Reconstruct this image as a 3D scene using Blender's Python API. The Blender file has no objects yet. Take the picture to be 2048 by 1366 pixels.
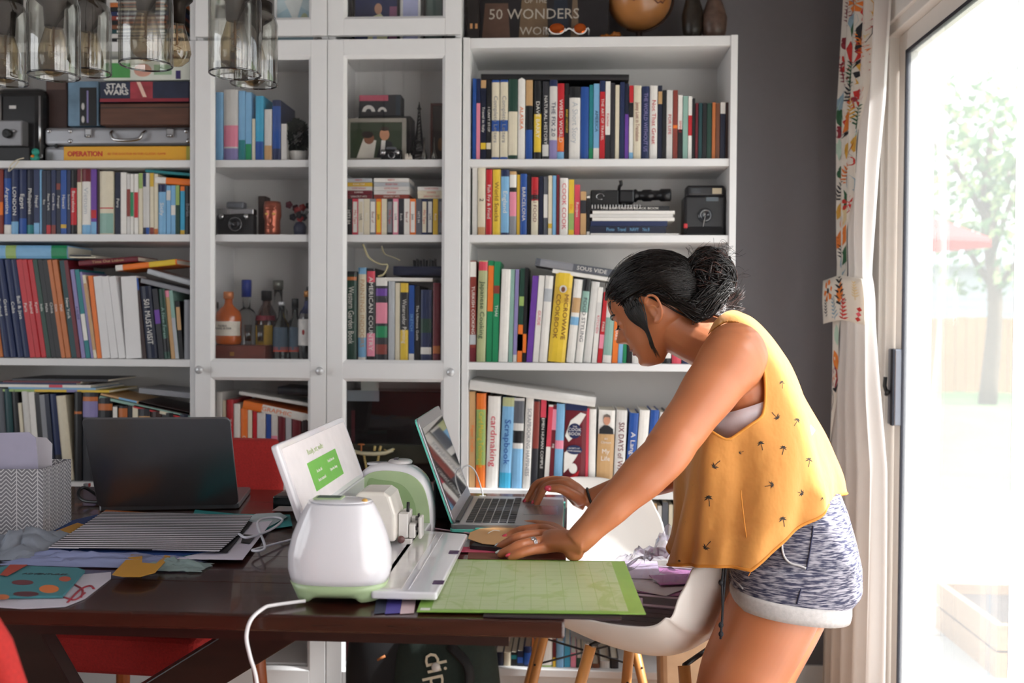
import bpy, bmesh, math, random
from mathutils import Vector, Matrix, noise
from mathutils.bvhtree import BVHTree
import numpy as np
random.seed(7)
SC = bpy.context.scene; COL = SC.collection
V = Vector; PI = math.pi
# ------------------------------------------------------------------ camera
CAM = V((0.32461, -2.94810, 1.18616)); YAW, PIT, ROL, F_PX = 0.05924, 0.02051, 0.00661, 2000.0
_fw = V((-math.sin(YAW)*math.cos(PIT), math.cos(YAW)*math.cos(PIT), -math.sin(PIT)))
_rt = V((math.cos(YAW), math.sin(YAW), 0)); _up = _rt.cross(_fw)
_r2 = _rt*math.cos(ROL) + _up*math.sin(ROL); _u2 = -_rt*math.sin(ROL) + _up*math.cos(ROL)
cd = bpy.data.cameras.new('camera'); cam = bpy.data.objects.new('camera', cd); COL.objects.link(cam)
cd.sensor_width = 36.0; cd.lens = F_PX/2048*36.0; cd.clip_start = 0.05; cd.clip_end = 200
cam.matrix_world = Matrix(((_r2.x, _u2.x, -_fw.x, CAM.x), (_r2.y, _u2.y, -_fw.y, CAM.y), (_r2.z, _u2.z, -_fw.z, CAM.z), (0, 0, 0, 1)))
cd.dof.use_dof = True; cd.dof.focus_distance = 1.97; cd.dof.aperture_fstop = 4.0
SC.camera = cam
# ------------------------------------------------------------------ sky, sun, exposure
SC.view_settings.view_transform = 'Standard'; SC.view_settings.look = 'None'; SC.view_settings.gamma = 1
SC.view_settings.use_curve_mapping = False
SC.view_settings.exposure = 0.6
w = bpy.data.worlds.new('sky'); SC.world = w; w.use_nodes = True
nt = w.node_tree; bg = nt.nodes['Background']
tc = nt.nodes.new('ShaderNodeTexCoord'); sp = nt.nodes.new('ShaderNodeSeparateXYZ'); rp = nt.nodes.new('ShaderNodeValToRGB')
nt.links.new(tc.outputs['Generated'], sp.inputs[0]); nt.links.new(sp.outputs['Z'], rp.inputs[0]); nt.links.new(rp.outputs[0], bg.inputs[0])
rp.color_ramp.elements[0].position = 0.0; rp.color_ramp.elements[0].color = (.62, .63, .64, 1)
rp.color_ramp.elements[1].position = 0.7; rp.color_ramp.elements[1].color = (.86, .94, 1.0, 1)
SKY = 3.6
bg.inputs[1].default_value = SKY
sl = bpy.data.lights.new('sun', 'SUN'); sl.energy = 13.5; sl.angle = math.radians(3); sl.color = (1, .98, .965)
sun = bpy.data.objects.new('sun', sl); COL.objects.link(sun)
sun.rotation_euler = V((-0.78, 0.12, -0.78)).to_track_quat('-Z', 'Y').to_euler()
def portal(name, loc, dirn, sx, sy):
    l = bpy.data.lights.new(name, 'AREA'); l.shape = 'RECTANGLE'; l.size = sx; l.size_y = sy; l.cycles.is_portal = True
    o = bpy.data.objects.new(name, l); COL.objects.link(o); o.location = loc; o.rotation_euler = V(dirn).to_track_quat('-Z', 'Y').to_euler()
portal('portal_door', (1.355, -2.15, 1.05), (-1, 0, 0), 4.4, 2.1)
portal('portal_window', (-3.30, -2.85, 1.35), (1, 0, 0), 2.9, 1.9)
# ------------------------------------------------------------------ pixel -> point
def ray(px, py): return _fw + _r2*((px-1024)/F_PX) - _u2*((py-683)/F_PX)
def onY(px, py, Y): d = ray(px, py); return CAM + d*((Y-CAM.y)/d.y)
def onZ(px, py, Z): d = ray(px, py); return CAM + d*((Z-CAM.z)/d.z)
def onX(px, py, X): d = ray(px, py); return CAM + d*((X-CAM.x)/d.x)
def topx(p):
    d = p-CAM; z = d.dot(_fw); return (1024+F_PX*d.dot(_r2)/z, 683-F_PX*d.dot(_u2)/z)
# ------------------------------------------------------------------ materials
def lin(c):
    if isinstance(c, str): c = tuple(int(c[i:i+2], 16)/255 for i in (0, 2, 4))
    return tuple((x/12.92 if x <= .04045 else ((x+.055)/1.055)**2.4) for x in c)
_M = {}
def mat(c, rough=.55, metal=0, var=.06, scale=30, bump=0, sss=0, coat=0, key=None, trans=0, stretch=None):
    k = (c, rough, metal, var, scale, bump, sss, coat, trans, stretch)
    if k in _M: return _M[k]
    m = bpy.data.materials.new('m_'+str(c)); m.use_nodes = True; N = m.node_tree; b = N.nodes['Principled BSDF']
    rgb = lin(c); b.inputs['Roughness'].default_value = rough; b.inputs['Metallic'].default_value = metal
    b.inputs['Coat Weight'].default_value = coat
    if sss:
        b.inputs['Subsurface Weight'].default_value = sss; b.inputs['Subsurface Radius'].default_value = (1, .35, .2); b.inputs['Subsurface Scale'].default_value = .012
    t = N.nodes.new('ShaderNodeTexCoord'); n = N.nodes.new('ShaderNodeTexNoise'); n.inputs['Scale'].default_value = scale
    src = t.outputs['Object']
    if stretch:
        mp = N.nodes.new('ShaderNodeMapping'); mp.inputs['Scale'].default_value = stretch; N.links.new(src, mp.inputs[0]); src = mp.outputs[0]
    N.links.new(src, n.inputs['Vector'])
    if var:
        r = N.nodes.new('ShaderNodeMix'); r.data_type = 'RGBA'
        r.inputs[6].default_value = (*[x*(1-var*1.6) for x in rgb], 1); r.inputs[7].default_value = (*[min(1, x*(1+var*1.6)) for x in rgb], 1)
        N.links.new(n.outputs[0], r.inputs[0]); N.links.new(r.outputs[2], b.inputs['Base Color'])
    else: b.inputs['Base Color'].default_value = (*rgb, 1)
    if bump:
        bp = N.nodes.new('ShaderNodeBump'); bp.inputs['Strength'].default_value = bump; bp.inputs['Distance'].default_value = .002
        N.links.new(n.outputs[0], bp.inputs['Height']); N.links.new(bp.outputs[0], b.inputs['Normal'])
    if trans:   # cloth lets light through
        o = N.nodes['Material Output']; tl = N.nodes.new('ShaderNodeBsdfTranslucent'); mx = N.nodes.new('ShaderNodeMixShader'); mx.inputs[0].default_value = trans
        tl.inputs[0].default_value = (*rgb, 1); N.links.new(b.outputs[0], mx.inputs[1]); N.links.new(tl.outputs[0], mx.inputs[2]); N.links.new(mx.outputs[0], o.inputs[0])
    _M[k] = m; return m
def glassmat(name, tint=(1, 1, 1), rough=.02, extra=0.0, ior=1.45, haze=0.0):
    if name in _M: return _M[name]
    m = bpy.data.materials.new(name); m.use_nodes = True; N = m.node_tree; N.nodes.remove(N.nodes['Principled BSDF']); o = N.nodes['Material Output']
    tr = N.nodes.new('ShaderNodeBsdfTransparent'); tr.inputs[0].default_value = (*tint, 1)
    gl = N.nodes.new('ShaderNodeBsdfGlossy'); gl.inputs['Roughness'].default_value = rough
    fr = N.nodes.new('ShaderNodeFresnel'); mi = N.nodes.new('ShaderNodeMix'); mi.inputs[2].default_value = ior; mi.inputs[3].default_value = 1/ior; ge = N.nodes.new('ShaderNodeNewGeometry'); N.links.new(ge.outputs['Backfacing'], mi.inputs[0]); N.links.new(mi.outputs[0], fr.inputs[0]); mx = N.nodes.new('ShaderNodeMixShader')
    if extra:
        ad = N.nodes.new('ShaderNodeMath'); ad.operation = 'ADD'; ad.inputs[1].default_value = extra; ad.use_clamp = True
        N.links.new(fr.outputs[0], ad.inputs[0]); N.links.new(ad.outputs[0], mx.inputs[0])
    else: N.links.new(fr.outputs[0], mx.inputs[0])
    N.links.new(tr.outputs[0], mx.inputs[1]); N.links.new(gl.outputs[0], mx.inputs[2]); N.links.new(mx.outputs[0], o.inputs[0])
    if haze:
        tl = N.nodes.new('ShaderNodeBsdfTranslucent'); m2 = N.nodes.new('ShaderNodeMixShader'); m2.inputs[0].default_value = haze; tl.inputs[0].default_value = (.9, .9, .92, 1); N.links.new(mx.outputs[0], m2.inputs[1]); N.links.new(tl.outputs[0], m2.inputs[2]); N.links.new(m2.outputs[0], o.inputs[0])
    _M[name] = m; return m
def realglass(name, tint=(1, 1, 1), rough=0.0):
    if name in _M: return _M[name]
    m = bpy.data.materials.new(name); m.use_nodes = True; b = m.node_tree.nodes['Principled BSDF']
    b.inputs['Transmission Weight'].default_value = 1; b.inputs['Roughness'].default_value = rough; b.inputs['Base Color'].default_value = (*tint, 1); b.inputs['IOR'].default_value = 1.47
    _M[name] = m; return m
# ------------------------------------------------------------------ mesh helper
class MB:
    def __init__(s): s.v = []; s.f = []; s.m = []; s.sm = []; s.cur = 0; s.smooth = False
    def add(s, vs, fs):
        o = len(s.v); s.v += [tuple(p) for p in vs]
        for f in fs: s.f.append([i+o for i in f]); s.m.append(s.cur); s.sm.append(s.smooth)
        return s
    def box(s, c, d, rot=None, taper=1.0):
        hx, hy, hz = d[0]/2, d[1]/2, d[2]/2; vs = []
        for z in (-1, 1):
            k = taper if z > 0 else 1
            for x, y in ((-1, -1), (1, -1), (1, 1), (-1, 1)):
                p = V((x*hx*k, y*hy*k, z*hz))
                if rot is not None: p = rot @ p
                vs.append(p+V(c))
        return s.add(vs, [(3, 2, 1, 0), (4, 5, 6, 7), (0, 1, 5, 4), (1, 2, 6, 5), (2, 3, 7, 6), (3, 0, 4, 7)])
    def bb(s, a, b): # min corner, max corner
        a, b = V(a), V(b); return s.box((a+b)/2, [abs(b[i]-a[i]) for i in range(3)])
    def prism(s, pts, n, h): # planar polygon (3d points) extruded along n*h
        n = V(n)*h; P = [V(p) for p in pts]; k = len(P)
        return s.add(P+[p+n for p in P], [tuple(reversed(range(k))), tuple(range(k, 2*k))]+[(i, (i+1) % k, (i+1) % k+k, i+k) for i in range(k)])
    def loft(s, rings, cap=True, closed=True):
        k = len(rings[0]); vs = [p for r in rings for p in r]; fs = []
        for i in range(len(rings)-1):
            for j in range(k if closed else k-1):
                a = i*k+j; b = i*k+(j+1) % k; fs.append((a, b, b+k, a+k))
        if cap: fs.append(tuple(reversed(range(k)))); fs.append(tuple(range((len(rings)-1)*k, len(rings)*k)))
        return s.add(vs, fs)
    def tube(s, pts, r, n=8, cap=True, sq=1.0):
        P = [V(p) for p in pts]; rs = r if isinstance(r, (list, tuple)) else [r]*len(P); rings = []; prev = None
        for i, p in enumerate(P):
            t = (P[min(i+1, len(P)-1)]-P[max(i-1, 0)])
            if t.length < 1e-9: t = V((0, 0, 1))
            t.normalize()
            if prev is None: a = t.orthogonal().normalized()
            else:
                a = prev - t*prev.dot(t)
                a = a.normalized() if a.length > 1e-6 else t.orthogonal().normalized()
            prev = a; b = t.cross(a)
            rings.append([p+a*math.cos(2*PI*j/n)*rs[i]+b*math.sin(2*PI*j/n)*rs[i]*sq for j in range(n)])
        return s.loft(rings, cap)
    def lathe(s, prof, c, n=20, axis=(0, 0, 1), cap=True):
        ax = V(axis).normalized(); a = ax.orthogonal().normalized(); b = ax.cross(a); c = V(c)
        return s.loft([[c+ax*z+(a*math.cos(2*PI*j/n)+b*math.sin(2*PI*j/n))*max(r, 1e-5) for j in range(n)] for r, z in prof], cap)
    def ell(s, c, r, rot=None, nu=16, nv=10):
        c = V(c); rings = []
        for i in range(nv+1):
            t = PI*i/nv; rr = max(math.sin(t), 1e-4); ring = []
            for j in range(nu):
                p = V((r[0]*rr*math.cos(2*PI*j/nu), r[1]*rr*math.sin(2*PI*j/nu), -r[2]*math.cos(t)))
                ring.append((rot @ p if rot is not None else p)+c)
            rings.append(ring)
        return s.loft(rings)
    def grid(s, P): # list of rows of points
        nr, nc = len(P), len(P[0]); return s.add([p for r in P for p in r], [(i*nc+j, i*nc+j+1, (i+1)*nc+j+1, (i+1)*nc+j) for i in range(nr-1) for j in range(nc-1)])
    def mesh(s, name='m'):
        me = bpy.data.meshes.new(name); me.from_pydata(s.v, [], s.f); me.polygons.foreach_set('material_index', s.m); me.polygons.foreach_set('use_smooth', s.sm); me.update(); return me
    def build(s, name, m, parent=None, bevel=0, solid=0, sub=0, segs=2, local=False):
        o = bpy.data.objects.new(name, s.mesh(name))
        for q in (m if isinstance(m, (list, tuple)) else [m]): o.data.materials.append(q)
        COL.objects.link(o)
        if parent is not None:
            o.parent = parent
            if not local: o.matrix_parent_inverse = wm(parent).inverted()
        if solid: q = o.modifiers.new('solid', 'SOLIDIFY'); q.thickness = solid; q.offset = 0
        if bevel: q = o.modifiers.new('bevel', 'BEVEL'); q.width = bevel; q.segments = segs; q.limit_method = 'ANGLE'; q.angle_limit = math.radians(40)
        if sub: q = o.modifiers.new('sub', 'SUBSURF'); q.levels = sub; q.render_levels = sub
        return o
def wm(o): return o.matrix_basis.copy() if o.parent is None else wm(o.parent) @ o.matrix_parent_inverse @ o.matrix_basis
def S():
    b = MB(); b.smooth = True; return b
def tag(o, label=None, cat=None, group=None, kind=None):
    for k, x in (('label', label), ('category', cat), ('group', group), ('kind', kind)):
        if x: o[k] = x
    return o
def thing(name, loc, label, cat, group=None, rot=None):
    o = bpy.data.objects.new(name, None); COL.objects.link(o); o.location = loc; o.empty_display_size = .05
    if rot: o.rotation_euler = rot
    return tag(o, label, cat, group)
def text(body, size, m, M4, parent, name='lettering', align='CENTER', ext=.0002, sx=1.0, bold=0.0, fit=None, alignx=None):
    cu = bpy.data.curves.new(name, 'FONT'); cu.body = body; cu.size = size; cu.extrude = ext; cu.align_x = align; cu.align_y = 'CENTER'; cu.offset = bold*size; cu.resolution_u = 2
    o = bpy.data.objects.new(name, cu); COL.objects.link(o); cu.materials.append(m)
    k = sx
    if fit:
        wid = .56*size*max(len(q) for q in body.split('\n'))
        if wid*sx > fit: k = fit/wid
    o.parent = parent
    if parent.type == 'EMPTY': o.matrix_parent_inverse = wm(parent).inverted()
    o.matrix_basis = M4 @ Matrix.Diagonal((k, 1, 1, 1)); return o
def frame4(org, x, y): # matrix with text axes
    x = V(x).normalized(); y = V(y).normalized(); z = x.cross(y)
    return Matrix(((x.x, y.x, z.x, org[0]), (x.y, y.y, z.y, org[1]), (x.z, y.z, z.z, org[2]), (0, 0, 0, 1)))
def crom(P, n=8): # catmull-rom through points
    P = [V(p) for p in P]; Q = [P[0]*2-P[1]]+P+[P[-1]*2-P[-2]]; out = []
    for i in range(1, len(Q)-2):
        a, b, c, d = Q[i-1:i+3]
        for k in range(n):
            t = k/n; out.append(.5*((2*b)+(c-a)*t+(2*a-5*b+4*c-d)*t*t+(3*b-a-3*c+d)*t**3))
    return out+[P[-1]]
def lerp_tab(tab, x):
    if x <= tab[0][0]: return tab[0][1]
    for (a, p), (b, q) in zip(tab, tab[1:]):
        if x <= b: t = (x-a)/(b-a); t = t*t*(3-2*t) if False else t; return p+(q-p)*t
    return tab[-1][1]
WHITE = mat('e8e7e7', .42, var=.01); PAPER = mat('e6dfcf', .8, var=.12, scale=400, stretch=(60, 1, 1))
BLACK = mat('141416', .45, var=.05); CHROME = mat('c8c8ca', .22, 1, 0); DKMETAL = mat('2a2521', .4, .8, .05)
# ================================================================== ROOM
XR = 1.23; YB = 0.29; XL = -3.2; YF = -4.6; ZC = 2.62
def struct(o): o['kind'] = 'structure'; return o
GREYWALL = mat('726f72', .85, var=.02, scale=60, bump=.05)
struct(MB().bb((XL-.1, YF-.1, -.1), (XR+.12, YB+.1, 0)).build('floor', mat('8a6a4e', .45, var=.15, scale=8, stretch=(1, 12, 1))))
struct(MB().bb((XL-.1, YF-.1, ZC), (XR+.12, YB+.1, ZC+.1)).build('ceiling', mat('b5b2b0', .9, var=.01)))
struct(MB().bb((XL-.1, YB, 0), (XR+.12, YB+.1, ZC)).build('wall_back', GREYWALL))
struct(MB().bb((XL, YF-.1, 0), (XR+.12, YF, ZC)).build('wall_front', GREYWALL))
# left wall with a window opening beside the camera
wf = MB(); wy0, wy1, wz0, wz1 = -4.3, -1.4, .4, 2.3
wf.bb((XL-.1, YF-.1, 0), (XL, wy0, ZC)); wf.bb((XL-.1, wy1, 0), (XL, YB, ZC)); wf.bb((XL-.1, wy0, 0), (XL, wy1, wz0)); wf.bb((XL-.1, wy0, wz1), (XL, wy1, ZC))
struct(wf.build('wall_left', GREYWALL))
fr = MB()
for a, b in (((wy0, wz0), (wy0+.06, wz1)), ((wy1-.06, wz0), (wy1, wz1)), ((wy0, wz0), (wy1, wz0+.06)), ((wy0, wz1-.06), (wy1, wz1)), ((-2.88, wz0), (-2.82, wz1))):
    fr.bb((XL-.08, a[0], a[1]), (XL-.02, b[0], b[1]))
o = struct(fr.build('window_1', WHITE, bevel=.004))
MB().bb((XL-.055, wy0+.06, wz0+.06), (XL-.05, wy1-.06, wz1-.06)).build('window_pane', glassmat('pane'), o)
# right wall with sliding door opening
DY0, DY1, DZ = -4.30, 0.03, 2.06
wr = MB(); wr.bb((XR, DY1, 0), (XR+.12, YB, ZC)); wr.bb((XR, YF, 0), (XR+.12, DY0, ZC)); wr.bb((XR, DY0, DZ), (XR+.12, DY1, ZC))
struct(wr.build('wall_right', GREYWALL))
DW = mat('efeae4', .38, var=.015)
struct(MB().bb((XR-.012, YB-.3+.29, 0), (XR, YB, .09)).build('baseboard_right', DW))
struct(MB().bb((.86, YB-.012, 0), (XR-.012, YB, .09)).build('baseboard_back', DW))
df = MB(); df.bb((XR-.01, DY1-.06, 0), (XR+.12, DY1, DZ)); df.bb((XR-.01, DY0, 0), (XR+.12, DY0+.05, DZ)); df.bb((XR-.01, DY0, DZ-.06), (XR+.12, DY1, DZ)); df.bb((XR+.0, DY0, 0), (XR+.12, DY1, .03))
df.bb((XR-.022, DY1-.035, 0), (XR-.008, DY1+.03, DZ+.03)); df.bb((XR-.022, DY0-.03, DZ-.03), (XR-.008, DY1+.03, DZ+.03))
door = struct(df.build('door_1', DW, bevel=.003))
def sash(name, y0, y1, xc, m=DW):
    b = MB(); wd = .062; z0, z1 = .03, DZ-.06; t = .036
    for a, c in (((y0, z0), (y0+wd, z1)), ((y1-wd, z0), (y1, z1)), ((y0+wd, z0), (y1-wd, z0+.09)), ((y0+wd, z1-.06), (y1-wd, z1))):
        b.bb((xc-t/2, a[0], a[1]), (xc+t/2, c[0], c[1]))
    o = b.build(name, m, door, bevel=.004)
    g = MB()
    for a, c in (((y0+wd-.006, z0+.084), (y0+wd+.004, z1-.054)), ((y1-wd-.004, z0+.084), (y1-wd+.006, z1-.054)), ((y0+wd, z0+.084), (y1-wd, z0+.094)), ((y0+wd, z1-.064), (y1-wd, z1-.054))):
        g.bb((xc-t/2-.001, a[0], a[1]), (xc-.006, c[0], c[1]))
    g.build('gasket', mat('2c2d38', .5), o)
    MB().bb((xc-.014, y0+wd, z0+.09), (xc-.010, y1-wd, z1-.06)).build('glass_pane', glassmat('tintedpane', (.80, .815, .82), extra=.06, haze=.06) if name == 'sliding_sash' else glassmat('doorpane', extra=.03, haze=.02), o); return o  # door glass: added tint dims the outdoors, added haze imitates a milky glare
s1 = sash('sliding_sash', -.865, -.035, XR+.035)
s2 = sash('fixed_sash', -1.66, -.87, XR+.08); s3 = sash('fixed_sash', -2.45, -1.66, XR+.08); s4 = sash('fixed_sash', -3.35, -2.46, XR+.035); s5 = sash('fixed_sash', -4.25, -3.36, XR+.08)  # opening runs on out of view; last two sashes added for more daylight
# latch on the sash stile
hp = S(); ya = -.07; hp.smooth = False
hp.bb((XR-.004, -.100, .90), (XR+.018, -.040, 1.115)); h1 = hp.build('handle_plate', mat('8d8f99', .35, .6, .03), s1, bevel=.004)
h2 = MB(); h2.bb((XR-.010, -.100, .90), (XR-.004, -.082, 1.115)); h2.build('handle_grip', mat('30323c', .35, .5), s1, bevel=.002)
h3 = S(); h3.tube([(XR-.012, -.066, .985), (XR-.020, -.066, 1.01), (XR-.018, -.066, 1.035)], .0055, 8); h3.tube([(XR-.010, -.05, .985), (XR-.016, -.085, .995)], .006, 8)
h3.build('thumb_latch', BLACK, s1)
# ------------------------------------------------------------------ outdoors
struct(MB().bb((XR+.12, -8, -.2), (40, 45, -.14)).build('ground_lawn', mat('62794a', .9, var=.25, scale=3)))
pt = MB()
for i in range(6):
    for j in range(12): pt.bb((XR+.14+i*.9, -6+j*.9, -.14), (XR+.14+i*.9+.89, -6+j*.9+.89, -.08))
struct(pt.build('patio', mat('a39d94', .8, var=.05, scale=4), bevel=.01))
fence = thing('garden_fence', (7, 17, -.14), 'pale tan wooden board fence along the back of the garden beyond the glass door', 'fence')
pm = None
for i in range(60):
    x = 2.0+i*.2; h = 1.32+random.uniform(-.02, .02)
    b = MB().bb((x, 17, -.14), (x+.188, 17.03, h)) if pm is None else None
    if b: o = b.build('board', mat('b98f66', .8, var=.12, scale=3, stretch=(8, 8, 1)), fence); pm = o; pb = x
    else:
        o = pm.copy(); COL.objects.link(o); o.location = (x-pb, random.uniform(-.006, .006), random.uniform(-.02, .02))
fr_ = MB().bb((2.0, 17.03, .25), (14, 17.08, .34)); fr_.bb((2.0, 17.03, 1.0), (14, 17.08, 1.09)); fr_.build('rail', mat('c9a680', .8), fence)
bl = MB().bb((2.0, 17.0, 1.34), (14, 17.09, 1.42)); bl.build('cap_rail', mat('a9bccb', .7), fence)
# neighbour shed
sh = thing('garden_shed', (9, 21, -.14), 'white boarded shed standing behind the tan fence outside', 'shed')
b = MB()
for i in range(14): b.bb((4.5, 20.5+(.012 if i % 2 else 0), -.14+i*.19), (12.5, 23, -.14+i*.19+.185))
b.build('wall', mat('b5b9c0', .7), sh)
MB().prism([(4.2, 20.2, 2.5), (12.8, 20.2, 2.5), (12.8, 21.8, 3.3), (4.2, 21.8, 3.3)], (0, 0, 1), .08).build('roof', mat('9aa0a6', .8), sh)
MB().bb((6.5, 20.44, .9), (7.6, 20.52, 1.8)).build('window', mat('7d8c9a', .2), sh)
# red parasol
pr = thing('garden_parasol', (4.3, 10.0, -.1), 'faded red garden parasol open on the lawn outside the door', 'parasol')
c = V((4.3, 10.0, 0)); b = S()
b.smooth = False; b.loft([[c+V((math.cos(2*PI*j/8)*r, math.sin(2*PI*j/8)*r, z)) for j in range(8)] for r, z in ((1.3, 2.15), (1.28, 2.2), (.7, 2.45), (.02, 2.62))])
b.build('canopy', mat('d0453f', .8, trans=.3), pr); S().tube([(4.3, 10, -.1), (4.3, 10, 2.65)], .025, 8).build('pole', mat('c9c2b5', .5), pr)
MB().lathe([(.3, -.1), (.3, -.04), (.05, 0)], c, 16).build('base', mat('666666', .6), pr)
def tree(x, y, h, r, col, label, nleaf=1500, seed=0):
    rnd = random.Random(seed); t = thing('garden_tree', (x, y, -.14), label, 'tree', 'trees in the garden')
    b = S(); b.tube(crom([(x, y, -.14), (x+.1, y, h*.3), (x-.05, y+.1, h*.6), (x, y, h*.85)], 4), [.16-.009*i for i in range(13)], 8)
    for k in range(7):
        a = k*2.4; b.tube([(x, y, h*(.3+.06*k)), (x+math.cos(a)*r*.4, y+math.sin(a)*r*.4, h*(.5+.06*k)), (x+math.cos(a)*r*.75, y+math.sin(a)*r*.75, h*(.6+.06*k))], [.06, .04, .02], 6)
    b.build('trunk', mat('6b5a48', .9, var=.2), t)
    b = MB()
    for k in range(nleaf):
        d = V((rnd.gauss(0, 1), rnd.gauss(0, 1), rnd.gauss(0, 1))).normalized()*(rnd.random()**.45)
        k1 = 1+.35*noise.noise(d*2.2+V((seed*7, 0, 0)))
        p = V((x+d.x*r*k1, y+d.y*r*k1, h*.68+d.z*h*.36*k1)); n = V((rnd.gauss(0, 1), rnd.gauss(0, 1), rnd.gauss(0, 1))).normalized(); a = n.orthogonal().normalized(); s = rnd.uniform(.06, .14)
        e = n.cross(a); b.cur = rnd.choice((0, 0, 1)); b.add([p-a*s, p-e*s*.5, p+a*s, p+e*s*.5], [(0, 1, 2, 3)])
    o = b.build('foliage', [mat(col, .7, trans=.3), mat('9fb070', .7, trans=.3)], t); o['kind'] = 'stuff'
tree(7.2, 14.0, 5.2, 1.7, '5c7a48', 'dense green tree rising in front of the tan garden fence', seed=1)
tree(3.9, 18.8, 4.2, 1.3, '7d9460', 'slender pale green tree behind the fence nearest the house', seed=2)
tree(12.2, 15.0, 6.2, 2.2, '4e6d47', 'tallest dark green tree at the far side of the garden', seed=3)
tree(5.4, 25.0, 6.5, 2.6, '6f8a5c', 'broad green tree behind the white shed', seed=4)
pl = thing('wooden_planter', (2.4, 1.0, -.08), 'low weathered wooden planter box on the patio just outside the door', 'planter')
WPL = mat('a58563', .8, var=.2, scale=6, stretch=(1, 8, 8))
for i in range(2):
    z_ = -.08+i*.1
    for a_, b_ in (((1.85, .70, z_), (3.0, .73, z_+.09)), ((1.85, 1.27, z_), (3.0, 1.30, z_+.09)), ((1.85, .73, z_), (1.88, 1.27, z_+.09)), ((2.97, .73, z_), (3.0, 1.27, z_+.09))): MB().bb(a_, b_).build('plank', WPL, pl)
MB().bb((1.88, .73, -.08), (2.97, 1.27, .07)).build('soil', mat('3c2f25', .95, var=.3), pl)
# ================================================================== BOOKCASES
ZT, ZA, ZB_, ZS, ZD, ZE, ZF = 2.02, 1.6636, 1.4407, 1.0628, .6856, .40, .15
TH = .022; YD = YB-.01
SHELVES = (ZA, ZB_, ZS, ZD, ZE, ZF)
def bookcase(x0, x1, label, shelves, ytop=ZT, zbot=0.0, yf=0.0):
    t = thing('bookcase', ((x0+x1)/2, YD/2, zbot), label, 'bookcase')
    MB().bb((x0, yf, zbot), (x0+.02, YD, ytop)).build('side_panel', WHITE, t, bevel=.0015)
    MB().bb((x1-.02, yf, zbot), (x1, YD, ytop)).build('side_panel', WHITE, t, bevel=.0015)
    MB().bb((x0+.02, yf+.004, ytop-.03), (x1-.02, YD, ytop-.001)).build('top_panel', WHITE, t, bevel=.0015)
    MB().bb((x0+.02, YD-.008, zbot), (x1-.02, YD, ytop-.03)).build('back_panel', mat('dcdad8', .5, var=.01), t)
    for z in shelves:
        MB().bb((x0+.02, yf+.006, z-TH), (x1-.02, YD-.008, z)).build('shelf', WHITE, t, bevel=.0015)
    if zbot == 0: MB().bb((x0+.02, yf+.02, 0), (x1-.02, yf+.035, ZF-TH)).build('plinth', WHITE, t)
    return t
bookcase(-1.6, -.802, 'white open bookcase at the left, behind the closed grey laptop', SHELVES)
cb1 = bookcase(-.8, -.402, 'white glass-door bookcase holding the bottles, left of the pair', (ZA, ZB_, ZS, ZD, ZE, ZF))
cb2 = bookcase(-.4, -.004, 'white glass-door bookcase holding the tiny iron tower and cassettes, right of the pair', (ZA, ZB_, ZS, ZD, ZE, ZF))
bookcase(0.0, .8, 'white open bookcase at the right, directly behind the woman', SHELVES)
bookcase(-1.6, -.802, 'white open top cupboard above the left bookcase', (), 2.40, 2.021)
e1 = bookcase(-.8, -.402, 'white glazed top cupboard with the pale picture, above the bottle cabinet', (), 2.40, 2.021)
e2 = bookcase(-.4, -.004, 'white glazed top cupboard with dark photographs, right of the other glazed one', (), 2.40, 2.021)
KN = mat('cfd0d2', .2, .3, 0)
def cabdoor(par, x0, x1, z0, z1, zmid=None, knob=None, st=.048):
    y0, y1 = -.022, -.003
    b = MB(); zt = z1-st; zb = z0+st
    b.bb((x0, y0, z0), (x0+st, y1, z1)); b.bb((x1-st, y0, z0), (x1, y1, z1)); b.bb((x0+st, y0, zt), (x1-st, y1, z1)); b.bb((x0+st, y0, z0), (x1-st, y1, zb))
    op = [(zb, zt)]
    if zmid: b.bb((x0+st, y0, zmid[0]), (x1-st, y1, zmid[1])); op = [(zb, zmid[0]), (zmid[1], zt)]
    d = b.build('door', WHITE, par, bevel=.0015)
    for a, c in op:   # chamfered bead round each opening, then the pane
        q = MB(); k = .008; X0, X1 = x0+st, x1-st
        O = [(X0, a), (X1, a), (X1, c), (X0, c)]; I = [(X0+k, a+k), (X1-k, a+k), (X1-k, c-k), (X0+k, c-k)]
        vs = [(x, y0+.001, z) for x, z in O]+[(x, y0+.009, z) for x, z in I]+[(x, y1, z) for x, z in I]+[(x, y1, z) for x, z in O]
        q.add(vs, [(i, (i+1) % 4, (i+1) % 4+4, i+4) for i in range(4)]+[(i+4, (i+1) % 4+4, (i+1) % 4+8, i+8) for i in range(4)]+[(i+8, (i+1) % 4+8, (i+1) % 4+12, i+12) for i in range(4)])
        q.build('bead', WHITE, d)
        MB().bb((X0, -.010, a), (X1, -.007, c)).build('glass_pane', glassmat('cabglass', (1, 1, 1), .0), d)
    if knob:
        S().lathe([(.005, 0), (.005, .012), (.0115, .016), (.0125, .022), (.009, .027), (.0, .028)], (knob[0], -.022, knob[1]), 16, (0, -1, 0)).build('knob', KN, d)
for p_, a_, b_, ks in ((cb1, -.798, -.401, (-.79+.012, 1.03)), (cb2, -.399, -.003, (-.027, 1.03))):
    cabdoor(p_, a_, b_, .09, 2.012, (1.012, 1.060), (ks[0], 1.035))
S().lathe([(.005, 0), (.005, .012), (.0115, .016), (.0125, .022), (.009, .027), (.0, .028)], (-.415, -.022, 1.035), 16, (0, -1, 0)).build('knob', KN, cb1)
cabdoor(e1, -.798, -.401, 2.024, 2.398); cabdoor(e2, -.399, -.003, 2.024, 2.398)
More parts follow.
